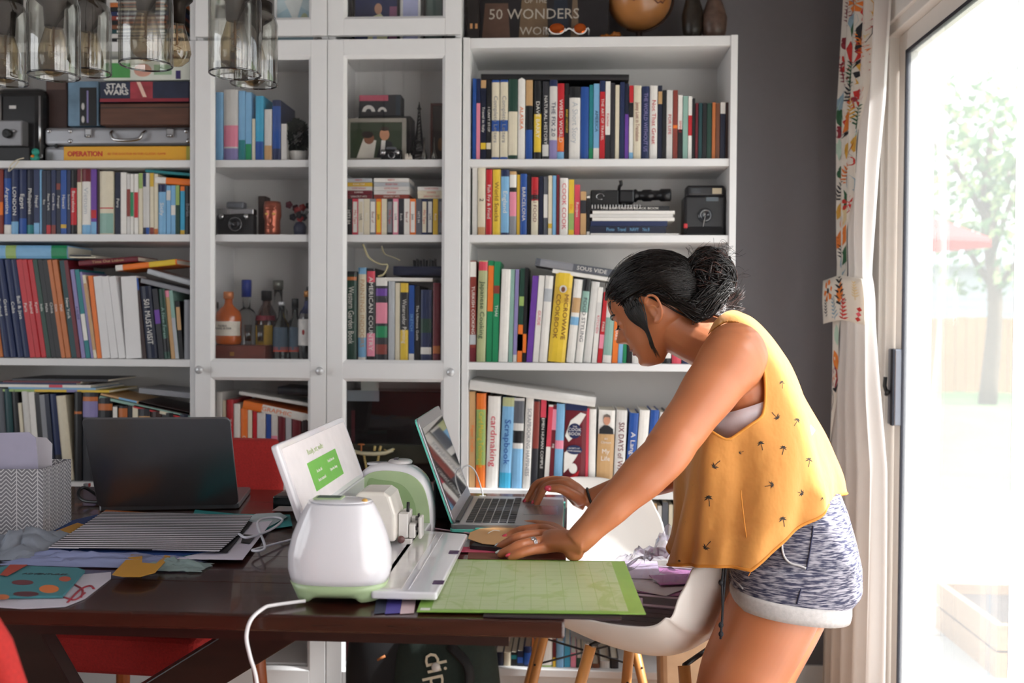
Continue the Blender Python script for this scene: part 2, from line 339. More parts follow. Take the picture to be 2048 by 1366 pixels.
# ================================================================== BOOKS
PALC = {'N': ('1d2b55', 'navy'), 'n': ('141c36', 'dark navy'), 'B': ('1f4f9e', 'blue'), 'b': ('7fb4dc', 'light blue'), 'c': ('3fa7cf', 'cyan'), 'T': ('1f7f86', 'teal'), 't': ('174247', 'dark teal'),
 'R': ('c3202b', 'red'), 'r': ('d8475a', 'pinkish red'), 'M': ('6e1b28', 'maroon'), 'm': ('8a3a30', 'brick red'), 'O': ('ee7a2c', 'orange'), 'o': ('c4703a', 'rust orange'), 'Y': ('e8c43a', 'yellow'), 'y': ('d9b13a', 'mustard'),
 'G': ('1f8a5a', 'green'), 'g': ('1d4236', 'dark green'), 'L': ('9cb86a', 'lime green'), 'l': ('b5b98a', 'olive'), 'P': ('6d3fa0', 'purple'), 'p': ('8f86b8', 'lavender'), 'K': ('17171b', 'black'), 'k': ('2c2c33', 'charcoal'),
 'W': ('ebe7e1', 'white'), 'w': ('d9d6d2', 'off-white'), 'C': ('e2d8c0', 'cream'), 'A': ('8c8d93', 'grey'), 'a': ('b9bdc2', 'pale grey'), 'S': ('5d6068', 'slate'), 'H': ('c8a070', 'tan'), 'h': ('7a4a32', 'brown'), 'i': ('eb8fa6', 'pink'), 'e': ('8fb4a8', 'grey-green'), 'D': ('3a2522', 'dark brown')}
def bm_(k): return mat(PALC[k][0], .42, var=.05, scale=60)
ORD = 'first second third fourth fifth sixth seventh eighth ninth tenth eleventh twelfth thirteenth fourteenth fifteenth sixteenth seventeenth eighteenth nineteenth twentieth twenty-first twenty-second twenty-third twenty-fourth twenty-fifth twenty-sixth twenty-seventh twenty-eighth twenty-ninth thirtieth'.split()
def ordn(i):
    if i < 30: return ORD[i]
    return {3: 'thirty-', 4: 'forty-', 5: 'fifty-'}[(i+1)//10]+ORD[(i+1) % 10-1] if (i+1) % 10 else {4: 'fortieth', 5: 'fiftieth'}[(i+1)//10]
def book(w_, h, d, col, bands=(), title='', tcol='W', label='', group='', name='book', bs=None, soft=False, tz=(.12, .9), two=None, sub=None):
    """spine faces -Y, base at z=0, x centred; returns the cover object (root)"""
    t = min(.0028, w_*.12); pr = .003; bul = 0.0 if soft else min(.004, w_*.13)
    xs = [(-w_/2, 0), (-w_*.3, -bul*.75), (0, -bul), (w_*.3, -bul*.75), (w_/2, 0)]
    out = xs+[(w_/2, d), (w_/2-t, d), (w_/2-t, t), (-w_/2+t, t), (-w_/2+t, d), (-w_/2, d)]
    b = MB(); n = len(out); b.add([(x, y, 0) for x, y in out]+[(x, y, h) for x, y in out], [(i, (i+1) % n, (i+1) % n+n, i+n) for i in range(n)])
    # caps: spine + two boards
    for z0, fl in ((0, 1), (n, 0)):
        for f in ((0, 1, 2, 3, 4, 7, 8), (4, 5, 6, 7), (8, 9, 10, 0)):
            f = [q+z0 for q in f]; b.f.append(f[::-1] if not fl else f); b.m.append(0); b.sm.append(False)
    o = b.build(name, bm_(col)); tag(o, label, 'book', group)
    hc = 0 if soft else .003
    MB().bb((-w_/2+t, t, hc), (w_/2-t, d-pr, h-hc)).build('pages', PAPER, o, local=True)
    for z0, z1, c in bands:
        q = MB(); e = .0004; rr = [(x, y-e) for x, y in xs]
        q.loft([[V((x, y, h*z0+.0002)) for x, y in rr], [V((x, y, h*z1-.0002)) for x, y in rr]], cap=False, closed=False)
        q.build('spine_band', bm_(c), o, local=True)
    if title:
        lines = title.split('|'); z0, z1 = tz; L = h*(z1-z0); size = min(w_*.72/len(lines), .045)
        for li, s in enumerate(lines):
            wid = max(.001, .60*size*len(s)); k = min(1.25, L/wid)
            off = ((len(lines)-1)/2-li)*w_*.46 if len(lines) > 1 else 0
            text(s, size, bm_(tcol), frame4(V((off, -bul-.0006, h*(z0+z1)/2)), (0, 0, -1), (1, 0, 0)), o, 'spine_title', sx=k)
    return o
def place(o, x, y, z, lean=0.0):
    o.location = (x, y, z); o.rotation_euler = (0, lean, 0); return o
BK = []
def shelfrow(org, s, base, Z, where, grp, rows, Y0=.03, d=.17, clipx=None):
    """rows: (zx0, zx1, ztop, col, bands, title, tcol[, zxtop0]) in crop pixels of the spine plane"""
    n = len(rows)
    for i, r in enumerate(rows):
        x0, x1, top, col = r[:4]; bands = r[4] if len(r) > 4 else (); title = r[5] if len(r) > 5 else ''; tc_ = r[6] if len(r) > 6 else 'W'; xt = r[7] if len(r) > 7 else None
        yb = org[1]+base*s; X0 = onY(org[0]+x0*s, yb, Y0).x; X1 = onY(org[0]+x1*s, yb, Y0).x
        dz = onY(org[0]+x0*s, yb, Y0).z-Z   # spine plane offset so that bottoms rest on the shelf
        h = onY(org[0]+x0*s, org[1]+top*s, Y0).z-Z
        lean = 0
        if xt is not None:
            Xt = onY(org[0]+xt*s, org[1]+top*s, Y0).x; dx = Xt-X0; lean = math.atan2(dx, h); h = math.hypot(h, dx)
        w_ = max(.004, (X1-X0)*math.cos(lean)-.0008)
        words = PALC[col][1]+(' book' if w_ > .012 else ' thin book')
        if bands and not title:
            c2 = [PALC[q[2]][1] for q in bands if PALC[q[2]][1] != PALC[col][1]]
            if c2: words += ' with '+c2[0]+' band'
        if title and not any(q in title for q in ('DAVE', 'TONY', 'Clinton')):
            tt = title.replace('|', ' '); tt = ' '.join(w__ for w__ in tt.split() if w__ not in ('Bill', 'Clinton', 'OPERATION'))
            words += ' lettered '+' '.join(tt.split()[:3])
        label = f'{words}, {ordn(i)} from left, {where}'
        o = book(w_, h, d+random.uniform(-.015, .015), col, bands, title, tc_, label, grp, soft=w_ < .018)
        xc = (X0+X1)/2
        if lean < 0: # pivot on the lower-right... keep the lower edge on the shelf
            zl = Z+math.sin(-lean)*w_/2
        else: zl = Z+math.sin(lean)*w_/2
        place(o, xc, Y0+random.uniform(0, .004), zl+.0003, lean); BK.append(o)
def flatbook(px, py0, py1, Z0, col, label, grp, Y0=.03, d=.15, tilt=0.0, bands=(), title='', tcol='W', name='book', soft=False, th=None, rest=None, orgs=None, tz=(.1, .9)):
    """book lying on its side: px=(left,right) px at its spine; py0/py1 top/bottom px at its left end; tilt in degrees (positive: right end lower)"""
    a = onY(px[0], py1, Y0); c = onY(px[1], py1, Y0); top = onY(px[0], py0, Y0)
    L = (c.x-a.x)/math.cos(math.radians(tilt)); w_ = th or (top.z-a.z)*math.cos(math.radians(tilt))
    o = book(w_, L, d, col, bands, title, tcol, label, grp, name=name, soft=soft, tz=tz)
    z = rest if rest is not None else a.z
    # book axis z -> +X direction tilted; spine text reads left to right
    ang = PI/2+math.radians(tilt)
    o.rotation_euler = (0, ang, 0)
    n = V((math.sin(math.radians(tilt)), 0, math.cos(math.radians(tilt))))
    o.location = V((a.x, Y0, z))+n*(w_/2); 
    # flip lettering so it is upright
    for ch in o.children:
        if ch.type == 'FONT': ch.matrix_basis = frame4(ch.matrix_basis.translation, (0, 0, 1), (-1, 0, 0)) @ Matrix.Diagonal((ch.matrix_basis.to_scale().x, 1, 1, 1))
    return o
A_ = (920, 0); SA = .2783
shelfrow(A_, SA, 1135, ZA, 'top shelf behind the woman', 'books on the highest shelf of the right bookcase', [
 (88, 115, 565, 'B'), (116, 144, 565, 'N', ((0, .7, 'i'),)), (146, 185, 575, 'n', ((.14, .22, 'Y'), (.9, 1, 'H')), 'Travel in Italy'), (188, 222, 575, 'K', ((.14, .22, 'C'),), "I CAN'T STOP"),
 (225, 282, 575, 'C', ((.97, 1, 'B'), (.36, .5, 'B'), (0, .04, 'B')), 'Complete Letters', 'A'), (286, 343, 575, 'C', ((.97, 1, 'B'), (.36, .5, 'B'), (0, .04, 'B')), 'Complete Letters', 'A'),
 (345, 412, 570, 'g', ((.06, .6, 'C'),)), (414, 466, 560, 'W', (), 'ALASKA', 'O'), (468, 520, 575, 'K', ((.68, 1, 'H'), (0, .38, 'B'))), (530, 582, 580, 'K', ((.1, .58, 'Y'),), 'DAVE BARRY'),
 (590, 636, 585, 'k', ((.05, .2, 'w'),), 'NATURAL HISTORY'), (640, 697, 575, 'w', ((.92, 1, 'N'), (0, .25, 'p')), 'THE FIX 2.0', 'N'), (697, 747, 600, 'R', ((.12, .3, 'O'), (0, .11, 'b')), 'WIRED WORLD'), (750, 780, 600, 'K', (), 'BRIEF HISTORY', 'Y'),
 (782, 862, 625, 'W', ((.85, 1, 'K'),), 'A Short Story', 'a'), (864, 924, 625, 'B'), (926, 955, 610, 'T', ((0, .16, 'G'),)), (957, 1000, 600, 'b', ((0, .16, 'W'),), 'AMERICA', 'N'), (1002, 1040, 580, 'R', ((.86, 1, 'N'),), 'THE ART OF TRAVEL'),
 (1042, 1078, 585, 'W', ((0, .32, 'k'),), 'Kitchen', 'R'), (1080, 1112, 595, 'k'), (1114, 1143, 610, 'C'), (1147, 1180, 590, 'N'), (1182, 1211, 600, 'n', ((0, .6, 'P'),)), (1213, 1243, 615, 'W', ((.77, 1, 'R'), (.57, .77, 'K'), (0, .1, 'b'))),
 (1245, 1300, 615, 'C', (), 'Jenny Lost in Translation', 'm'), (1303, 1358, 620, 'N', (), 'THE WORLD WITHOUT US', 'p'), (1361, 1418, 615, 'W', (), 'Not That Great', 'R'), (1420, 1450, 615, 'n', ((.75, .92, 'H'),)), (1452, 1480, 648, 'K'),
 (1482, 1526, 648, 'w', (), 'FOR LIFE', 'R'), (1528, 1562, 648, 'm', ((.45, .5, 'O'),)), (1564, 1598, 680, 'W', ((0, .47, 'K'),), 'SIMPLE', 'R'), (1600, 1636, 690, 'e'), (1638, 1666, 690, 'W', ((.38, .7, 'R'),)), (1668, 1688, 705, 'K'),
 (1690, 1710, 740, 'M'), (1712, 1738, 740, 't'), (1740, 1771, 740, 'K'), (1773, 1808, 740, 'g'), (1810, 1835, 735, 'o'), (1837, 1866, 740, 'h'), (1868, 1905, 735, 'n', ((.8, 1, 'W'),)), (1907, 1943, 735, 'D')])
flatbook((962, 1258), 145, 159, ZA, 'K', 'long flat black binder lying across the tops of the highest row of books', 'flat books', tilt=.6, th=.016, d=.2)
B_ = (920, 320); SB = .3074
shelfrow(B_, SB, 485, ZB_, 'shelf with two cameras', 'books beside the black cameras', [
 (78, 111, 40, 'w'), (113, 164, 40, 'C', ((0, .12, 'H'),), '2', 'K'), (166, 207, 62, 'R', (), 'Fish Fry & Fried', 'W'), (210, 262, 62, 'Y', (), 'World Snacks', 'h'), (264, 318, 65, 'N', ((.04, .9, 'b'),), 'England', 'W'),
 (320, 366, 75, 'H', ((.75, .95, 'W'), (.68, .75, 'K'), (.3, .68, 'i'), (0, .3, 'A'))), (368, 388, 95, 'y'), (390, 434, 90, 'B', (), 'BARCELONA', 'W'), (436, 460, 95, 'K'), (462, 508, 112, 'R', ((.62, .7, 'K'), (0, .6, 'C')), 'THAI FOOD', 'M'),
 (512, 540, 105, 'n'), (542, 570, 108, 'S', ((.3, .7, 'W'),)), (572, 598, 102, 'C', ((.12, .2, 'y'),)), (600, 624, 102, 'b'), (626, 645, 95, 'M'), (647, 702, 118, 'W', (), 'COOK COOK', 'r'),
 (705, 741, 127, 'Y', ((.1, .4, 'L'),), 'Eat', 'O'), (743, 780, 160, 'r', (), 'Recipes', 'W'), (782, 820, 205, 'H', ((.5, .8, 'k'),)), (823, 845, 235, 'W', ((.1, .95, 'K'),))])
R2 = 'stack of notebooks under the film camera'
z = ZB_+.0004
for (a, b_, col, th, lab, ti) in ((850, 1425, 'W', .0065, 'thin white pad at the bottom of the notebook stack', ''), (845, 1340, 'n', .0205, 'dark book with blue and red lettering, second from the bottom of the stack', 'Photo   Travel    NAVY    No.8'), (850, 1350, 'N', .0145, 'navy book in the stack, directly under the white pads', ''),
        (860, 1395, 'W', .0095, 'lowest of the three white pads under the film camera', ''), (845, 1385, 'w', .0095, 'middle of the three white pads under the film camera', ''), (862, 1397, 'W', .0095, 'topmost white pad under the spiral notebook', '')):
    o = flatbook((920+a*SB, 920+b_*SB), 0, 460, z, col, lab, R2, rest=z, th=th, title=ti, tcol='b', soft=True); z += th+.0006
sn = flatbook((920+848*SB, 920+1362*SB), 0, 410, z, 'K', 'black spiral-bound notebook with white lettering under the film camera', None, rest=z, th=.013, title='THE BARTENDERS BLACK BOOK', tcol='W', soft=True, name='spiral_notebook'); zsn = z+.0135
b = S(); a0 = onY(920+860*SB, 405, .03).x
for i in range(17): b.tube([V((a0+i*.0088, .028+.004*math.cos(q*PI/4), z+.0115+.005*math.sin(q*PI/4))) for q in range(9)], .0012, 5)
b.build('spiral_binding', WHITE, sn)
shelfrow(B_, SB, 1320, ZS, 'cookbook shelf', 'cookbooks beside the woman', [
 (62, 102, 655, 'm', ((.84, .99, 'W'), (.17, .27, 'a'), (0, .14, 'M')), 'TURKISH COOKING', 'W', 65), (105, 164, 655, 'l', ((.9, .99, 'r'),), 'Japanese Cooking', 'g', 122), (168, 206, 655, 'G', ((.5, .95, 'O'),), '', 'W', 184), (208, 247, 660, 'G', ((.68, .76, 'm'),), 'THAI', 'W', 223),
 (250, 310, 712, 'W', (), '', 'W', 272), (313, 341, 712, 'e', (), '', 'W', 330), (343, 368, 712, 'w', ((.08, 1, 'p'),), '', 'W', 361), (370, 402, 705, 'g', ((0, .4, 'O'), (.12, .3, 'K'), (.6, .7, 'L')), '', 'W', 392), (404, 428, 700, 'K', ((.1, .3, 'O'),), '', 'W', 422),
 (430, 470, 755, 'P', (), '', 'W', 472), (472, 511, 752, 'W', (), 'GUIDE', 'r', 514), (513, 566, 755, 'W', ((.7, .85, 'a'),), '', 'W', 556), (570, 683, 740, 'Y', ((.66, .84, 'y'),), 'MICROWAVE|COOKBOOK', 'h', 625), (690, 746, 780, 'W', ((.6, .78, 'H'), (.45, .55, 'b')), '', 'r', 745),
 (748, 796, 775, 'e', ((.0, .6, 'W'), (.85, 1, 'K')), 'FOOD STYLING', 'S', 805), (798, 851, 795, 'w', (), '', 'W', 858), (856, 889, 830, 'W', ((.4, .8, 'w'),), 'KITCHEN', 'r', 900), (892, 923, 860, 'R', ((.2, .4, 'i'),), 'PARIS', 'W', 938), (926, 984, 830, 'W', ((.1, .6, 'e'),), '', 'W', 965), (987, 1024, 960, 'O', (), 'BAKE', 'W', 1010),
 (1026, 1056, 960, 'b', (), '', 'W', 1045), (1058, 1082, 960, 'G', ((.4, .7, 'W'),), '', 'W', 1070), (1085, 1116, 980, 'K', (), '', 'W', 1095), (1120, 1205, 960, 'W'), (1210, 1266, 980, 'R'), (1270, 1312, 990, 'l'), (1315, 1375, 985, 'K', ((.1, .3, 'W'),)), (1378, 1440, 990, 'r'), (1444, 1500, 960, 'N'), (1503, 1560, 960, 'W'), (1563, 1620, 960, 'o')])
flatbook((920+600*SB, 920+1110*SB), 0, 320+733*SB, 0, 'W', 'plain white book lying tilted on the cookbooks behind her head', 'flat books', tilt=8.5, th=.012)
flatbook((920+488*SB, 920+1100*SB), 0, 320+686*SB, 0, 'S', 'dark grey book lettered SOUS VIDE lying tilted atop the cookbooks', 'flat books', tilt=8.5, th=.023, title='SOUS VIDE', tcol='W', bands=((.05, .4, 'A'),), tz=(.42, .78))
D_ = (920, 740); SD = .2344
shelfrow(D_, SD, 1030, ZD, 'shelf behind her arm', 'books above the laptop', [
 (76, 128, 185, 'H', (), 'Paper Crafts', 'O', 80), (133, 215, 200, 'O', ((.24, .83, 'L'),), 'Card Making Techniques', 'Y', 140), (218, 325, 225, 'W', (), 'cardmaking', 'r', 242), (332, 434, 235, 'b', ((0, .17, 'c'), (.9, 1, 'l')), 'Scrapbook', 'B', 366),
 (437, 527, 240, 'w', ((.72, .97, 'S'), (.5, .64, 'K'), (0, .44, 'b')), '', 'W', 462), (530, 598, 240, 'W', (), 'SCRAPBOOKING HAPPINESS', 'A', 564), (602, 658, 255, 'k', ((.45, .98, 'm'),), '', 'W', 630), (662, 710, 255, 'K', ((.8, 1, 'r'),), 'EMEN HUMAN COMPLE', 'W', 692),
 (712, 752, 300, 'W', ((.5, .98, 'r'),), '', 'W', 757), (755, 792, 300, 'M', ((.7, .95, 'i'),), 'PIE', 'W', 793), (795, 868, 290, 'b', ((0, .1, 'M'), (.47, .57, 'i')), '', 'W', 826), (872, 1060, 290, 'M', (), '', 'W', 902), (1064, 1090, 330, 'r', ((0, .08, 'H'),), '', 'W', 1082),
 (1092, 1152, 335, 'W', ((.0, .15, 'L'),), '', 'W', 1105), (1158, 1300, 345, 'W', ((0, .7, 'H'),), '', 'W', 1185), (1305, 1398, 345, 'w', ((0, .16, 'S'),), 'SIX DAYS of WAR', 'M', 1336), (1403, 1482, 370, 'B', (), 'A Language', 'W', 1450),
 (1486, 1572, 345, 'W', (), '', 'a', 1535), (1576, 1650, 345, 'B', (), 'THE FIVE', 'W', 1628), (1653, 1720, 365, 'w', ((.5, .8, 'i'),), '', 'W', 1706), (1724, 1800, 360, 'N', (), '', 'W', 1760), (1803, 1870, 350, 'w'), (1873, 1930, 370, 'M'), (1934, 2010, 350, 'b'), (2013, 2080, 365, 'K'), (2084, 2150, 350, 'W'), (2154, 2240, 360, 'h')])
flatbook((938, 1190), 0, 779, 0, 'w', 'large beige white book lying tilted across the craft books above the laptop', 'flat books', tilt=7.3, th=.028, d=.22, Y0=.01)
# the striking spines: portrait book and cook book
def onspine(o, pts, z, m, name, y=-.0052):
    q = MB(); q.prism([(x, y, zz) for x, zz in pts], (0, -1, 0), .0004); return q.build(name, m, o, local=True)
def disc(cx, cz, rx, rz, n=20): return [(cx+rx*math.cos(2*PI*i/n), cz+rz*math.sin(2*PI*i/n)) for i in range(n)]
def bytitle(s):
    return next(o for o in BK if s in o['label'])
D0 = [o for o in BK if o['group'] == 'books above the laptop']
pb = D0[14]; pb['label'] = 'wide tan biography lettered My Life with a portrait of a man in black'
h = pb.data.vertices[-1].co.z; w2 = max(v.co.x for v in pb.data.vertices)
onspine(pb, [(-w2*.9, h*.702), (w2*.9, h*.702), (w2*.8, h*.77), (w2*.2, h*.81), (-w2*.35, h*.81), (-w2*.85, h*.76)], 0, mat('1b1b1f', .6), 'portrait_sweater', -.0058)
onspine(pb, disc(0, h*.875, w2*.42, h*.062), 0, mat('c98f74', .6), 'portrait_face', -.006)
onspine(pb, [(-w2*.44, h*.88), (-w2*.4, h*.935), (0, h*.955), (w2*.4, h*.935), (w2*.45, h*.88), (w2*.3, h*.915), (-w2*.3, h*.915)], 0, mat('6f625b', .7), 'portrait_hair', -.0063)
for s_, zz, sz in (('Bill', .64, .008), ('Clinton', .595, .010), ('My', .48, .019), ('Life', .39, .019)):
    text(s_, sz, bm_('W'), frame4(V((0, -.0056, h*zz)), (1, 0, 0), (0, 0, 1)), pb, 'spine_title')
ck = D0[11]; ck['label'] = 'fat red and white swirled cook book with a blue top above the laptop'
h = ck.data.vertices[-1].co.z; w2 = max(v.co.x for v in ck.data.vertices)
onspine(ck, [(-w2*.98, h*.92), (w2*.98, h*.92), (w2*.98, h), (-w2*.98, h)], 0, bm_('N'), 'spine_band')
onspine(ck, [(-w2*.95, h*.62), (-w2*.5, h*.8), (w2*.4, h*.9), (w2*.9, h*.88), (w2*.2, h*.72), (-w2*.2, h*.6), (-w2*.6, h*.55)], 0, bm_('W'), 'swirl')
onspine(ck, [(-w2*.95, h*.42), (-w2*.2, h*.5), (w2*.5, h*.46), (w2*.1, h*.36), (-w2*.5, h*.24), (-w2*.95, h*.18)], 0, bm_('W'), 'swirl')
onspine(ck, [(-w2*.95, h*.10), (-w2*.1, h*.16), (w2*.5, h*.22), (w2*.2, h*.08), (-w2*.5, h*.02)], 0, bm_('R'), 'swirl')
onspine(ck, disc(-w2*.1, h*.68, w2*.62, h*.09), 0, bm_('N'), 'title_badge', -.006); onspine(ck, disc(-w2*.05, h*.46, w2*.72, h*.055), 0, bm_('N'), 'title_badge', -.006)
onspine(ck, disc(-w2*.1, h*.24, w2*.38, h*.06), 0, bm_('W'), 'seal', -.006)
for s_, zz, sz in (('THE', .73, .007), ('COOK', .695, .013), ('BOOK', .645, .013), ('SECRETS OF', .475, .0062), ('HOME BAKING', .445, .0062)):
    text(s_, sz, bm_('W'), frame4(V((-w2*.08, -.0066, h*zz)), (1, 0, 0), (0, 0, 1)), ck, 'spine_title')
C0 = [o for o in BK if o['group'] == 'cookbooks beside the woman']
yb_ = C0[12]; h = yb_.data.vertices[-1].co.z; onspine(yb_, disc(0, h*.82, .011, .011), 0, bm_('w'), 'portrait_badge'); onspine(yb_, disc(0, h*.815, .006, .008), 0, bm_('h'), 'portrait_badge', -.0058)
E_ = (900, 1100); SE = .293
shelfrow(E_, SE, 868, ZF, 'bottom right shelf', 'books on the bottom shelf', [
 (180, 236, 715, 'C'), (240, 302, 715, 'k'), (305, 365, 700, 'n'), (367, 413, 700, 'C'), (415, 456, 700, 'K', ((.5, .8, 'T'),)), (458, 500, 690, 'n', ((.2, .6, 'B'),)), (503, 555, 660, 'N', ((.1, .7, 'B'),)), (557, 571, 575, 'o'), (573, 600, 575, 'w', ((.1, .9, 'B'),)),
 (604, 698, 565, 'W', ((.0, .05, 'L'),)), (700, 722, 610, 'M', ((0, .35, 'Y'),)), (724, 776, 625, 'b'), (779, 820, 660, 'c'), (822, 860, 705, 'i'), (863, 898, 740, 'g'), (900, 914, 745, 'l'), (916, 931, 745, 'C'), (933, 966, 755, 'n'), (970, 1020, 780, 'h'), (1024, 1090, 760, 'w'), (1093, 1150, 740, 'k')])
lf = [o for o in BK if o['group'] == 'books on the bottom shelf'][9]
for q in (.35, .42, .5): onspine(lf, [(-.008, q*.22), (-.001, q*.22+.006), (.007, q*.22+.008), (.001, q*.22-.002)], 0, bm_('g'), 'leaf_print')
shelfrow((900, 930), .25, 990, ZE, 'low hidden shelf', 'books on the low hidden shelf', [(1560, 1600, 340, 'h'), (1604, 1650, 310, 'H'), (1655, 1690, 330, 'w'), (1694, 1740, 300, 'S'), (1745, 1780, 320, 'C'), (1784, 1840, 310, 'K'), (1844, 1890, 330, 'w'), (1894, 1950, 320, 'm'), (1955, 2000, 310, 'k')])
# ------------------------------------------------------------------ left bookcase
F_ = (0, 320)
shelfrow(F_, SB, 478, ZB_, 'travel guide shelf', 'travel guides at upper left', [
 (-100, -60, 60, 'N'), (-58, -25, 60, 'B'), (-22, 20, 62, 'm', ((.3, .5, 'O'),)), (22, 71, 55, 'B', ((.85, 1, 'N'), (0, .15, 'W')), 'Argentina'), (72, 119, 60, 'N', ((0, .2, 'b'),), 'LONDON'), (121, 171, 60, 'N', ((0, .25, 'B'),), 'Egypt'), (173, 218, 60, 'n', ((0, .15, 'T'),), 'Philippines'), (220, 257, 62, 'N', ((0, .18, 'b'),), 'Nepal'), (258, 270, 62, 'b'),
 (272, 300, 70, 'n', (), 'Rio'), (302, 331, 70, 'n', ((0, .15, 'R'),), 'New York'), (333, 362, 65, 'N', ((0, .15, 'm'),), 'Costa Rica'), (364, 392, 68, 'n', ((.7, .8, 'm'),), 'Portugal'), (394, 432, 65, 'B', ((.1, .16, 'y'),), 'Hawaii'), (434, 458, 66, 'N', (), 'Switzerland'), (460, 500, 65, 'K', ((.15, .72, 'R'),), 'Barcelona'),
 (502, 528, 60, 'C', ((.8, 1, 'M'),)), (530, 588, 55, 'W', ((.8, 1, 'M'), (0, .15, 'b')), 'Vietnam', 'a'), (590, 627, 60, 'P', ((0, .2, 'b'), (.25, .38, 'R'))), (630, 647, 62, 'D'), (649, 738, 75, 'C', ((.41, .43, 'R'), (.02, .34, 'e'))), (745, 781, 80, 'n', (), 'Peru'), (783, 821, 80, 'W'), (823, 846, 90, 'w', ((.3, .75, 'm'),)), (848, 869, 90, 'W', ((.3, .7, 'G'),)),
 (871, 898, 90, 'W', ((.28, .7, 'R'),)), (900, 926, 85, 'C', ((.75, 1, 'L'),)), (928, 949, 85, 'w', ((.78, 1, 'N'), (0, .12, 'n'))), (950, 972, 85, 'w', ((0, .12, 'B'),)), (974, 1000, 85, 'C', ((.78, 1, 'y'), (0, .12, 'm'))), (1002, 1027, 90, 'C', ((0, .1, 'o'),)), (1030, 1078, 160, 'b', ((.85, 1, 'N'),), 'Sicily', 'W'), (1080, 1108, 165, 'b', ((.7, .9, 'w'),)), (1110, 1140, 165, 'b', ((.4, .6, 'W'),)),
 (1142, 1168, 165, 'g', ((.6, 1, 'L'),)), (1170, 1200, 170, 'c', ((.9, 1, 'O'), (0, .1, 'y'))), (1202, 1243, 170, 'K', (), 'Berlin', 'A')])
flatbook((310, 383), 0, 320+150*SB, 0, 'O', 'orange book with white end lying on the travel guides', 'flat books', tilt=4, th=.019, bands=((0, .3, 'W'),), d=.12)
flatbook((290, 383), 0, 320+78*SB, 0, 'T', 'thin teal book topmost on the travel guides', 'flat books', tilt=5, th=.008, d=.12, soft=True)
shelfrow(F_, SB, 1297, ZS, 'leaning guide shelf', 'leaning guide books at left', [
 (-65, -22, 650, 'N', (), '', 'W', -145), (-20, 20, 650, 'o', (), '', 'W', -105), (22, 65, 650, 'N', (), 'England', 'W', -65), (66, 107, 650, 'N', (), 'Greece', 'W', -22), (109, 150, 650, 'N', (), 'Cuba', 'W', 22), (151, 193, 650, 'N', (), 'Bali & Java', 'W', 62),
 (195, 231, 650, 'R', (), 'Paris', 'W', 104), (232, 264, 650, 'R', (), 'Madrid', 'W', 140), (265, 298, 650, 'R', (), 'Kyoto', 'W', 173), (300, 330, 650, 'g', (), 'India', 'W', 207), (331, 362, 650, 'K', (), 'Malta', 'W', 239), (363, 398, 652, 'K', (), 'China', 'W', 271), (399, 426, 652, 'o', (), 'Chile', 'W', 306), (428, 460, 652, 'o', (), 'Mali', 'W', 336), (462, 498, 655, 't', (), 'New York', 'W', 382),
 (500, 526, 655, 'M', (), '', 'W', 414), (530, 556, 715, 'p', (), 'A GUIDE', 'N', 455), (558, 587, 715, 'T', ((.2, .5, 'W'),), '', 'W', 484), (589, 607, 730, 'p', (), '', 'W', 512), (609, 630, 750, 'C', ((.1, .9, 'H'),), '', 'W', 533), (632, 662, 755, 'O', (), '', 'W', 570),
 (925, 953, 770, 'D', ((.85, 1, 'B'),), '', 'W', 870), (956, 1026, 825, 'n', (), '501 MUST-VISIT', 'W', 910), (1030, 1066, 840, 'k', ((.5, .7, 'P'),), '', 'W', 985), (1068, 1108, 840, 'g', ((.1, .3, 'K'),), 'A New Forest', 'e', 1030), (1110, 1139, 850, 'H', ((.9, 1, 'i'),), '', 'W', 1066), (1141, 1166, 850, 'e', ((0, .6, 'a'),), '', 'W', 1097), (1168, 1195, 920, 'K', ((.5, .9, 'H'),), '', 'W', 1140), (1198, 1245, 910, 'A', (), '', 'W', 1197)])
# white magazine files
for i, (xb0, xb1, xt) in enumerate(((664, 719, 606), (721, 770, 657), (772, 818, 706), (820, 922, 785))):
    X0 = onY(xb0*SB, 320+1297*SB, .03).x; X1 = onY(xb1*SB, 320+1297*SB, .03).x; Xt = onY(xt*SB, 320+757*SB, .03).x; h = onY(0, 320+757*SB, .03).z-ZS
    ln = math.atan2(Xt-X0, h); w_ = (X1-X0)*math.cos(ln)-.001; h = math.hypot(h, Xt-X0); d = .2; t = .0016
    b = MB(); b.bb((-w_/2, 0, 0), (w_/2, t, h)); b.bb((-w_/2, t, 0), (w_/2, d, t))
    for sx in (-1, 1): b.prism([(sx*w_/2, t, t), (sx*w_/2, d, t), (sx*w_/2, d, h*.55), (sx*w_/2, d*.35, h), (sx*w_/2, t, h)], (-sx, 0, 0), t)
    o = b.build('magazine_file', mat('e6e4e4', .5, var=.02)); tag(o, ('white magazine file, '+('leftmost', 'second from left', 'third from left', 'widest and rightmost')[i]+' of four leaning beside the orange book'), 'magazine file', 'white magazine files')
    place(o, (X0+X1)/2, .03, ZS+math.sin(-ln)*w_/2+.0003, ln)
    q = MB()
    for k in range(3): q.bb((-w_/2+t*1.5+k*w_*.28, t*2, t), (-w_/2+t*1.5+k*w_*.28+w_*.22, d-.01, h*.97-k*.006))
    q.build('magazines', bm_('NmH'[i % 3]), o, local=True)
fb = flatbook((-40, 135), 0, 320+640*SB, 0, 'b', 'light blue boxed set with green end lying on the leaning guides', 'flat books', th=.040, bands=((.82, 1, 'G'), (.3, .42, 'L')), d=.16)
for i, (a, c, y, col, lab) in enumerate(((139, 190, 0, 'C', 'cream magazine at the right end of the light blue boxed set'), (139, 182, 1, 'k', 'dark magazine on the cream one right of the blue boxed set'))):
    flatbook((a, c), 0, 516-i*4, 0, col, lab, 'flat books', th=.004, d=.21, soft=True)
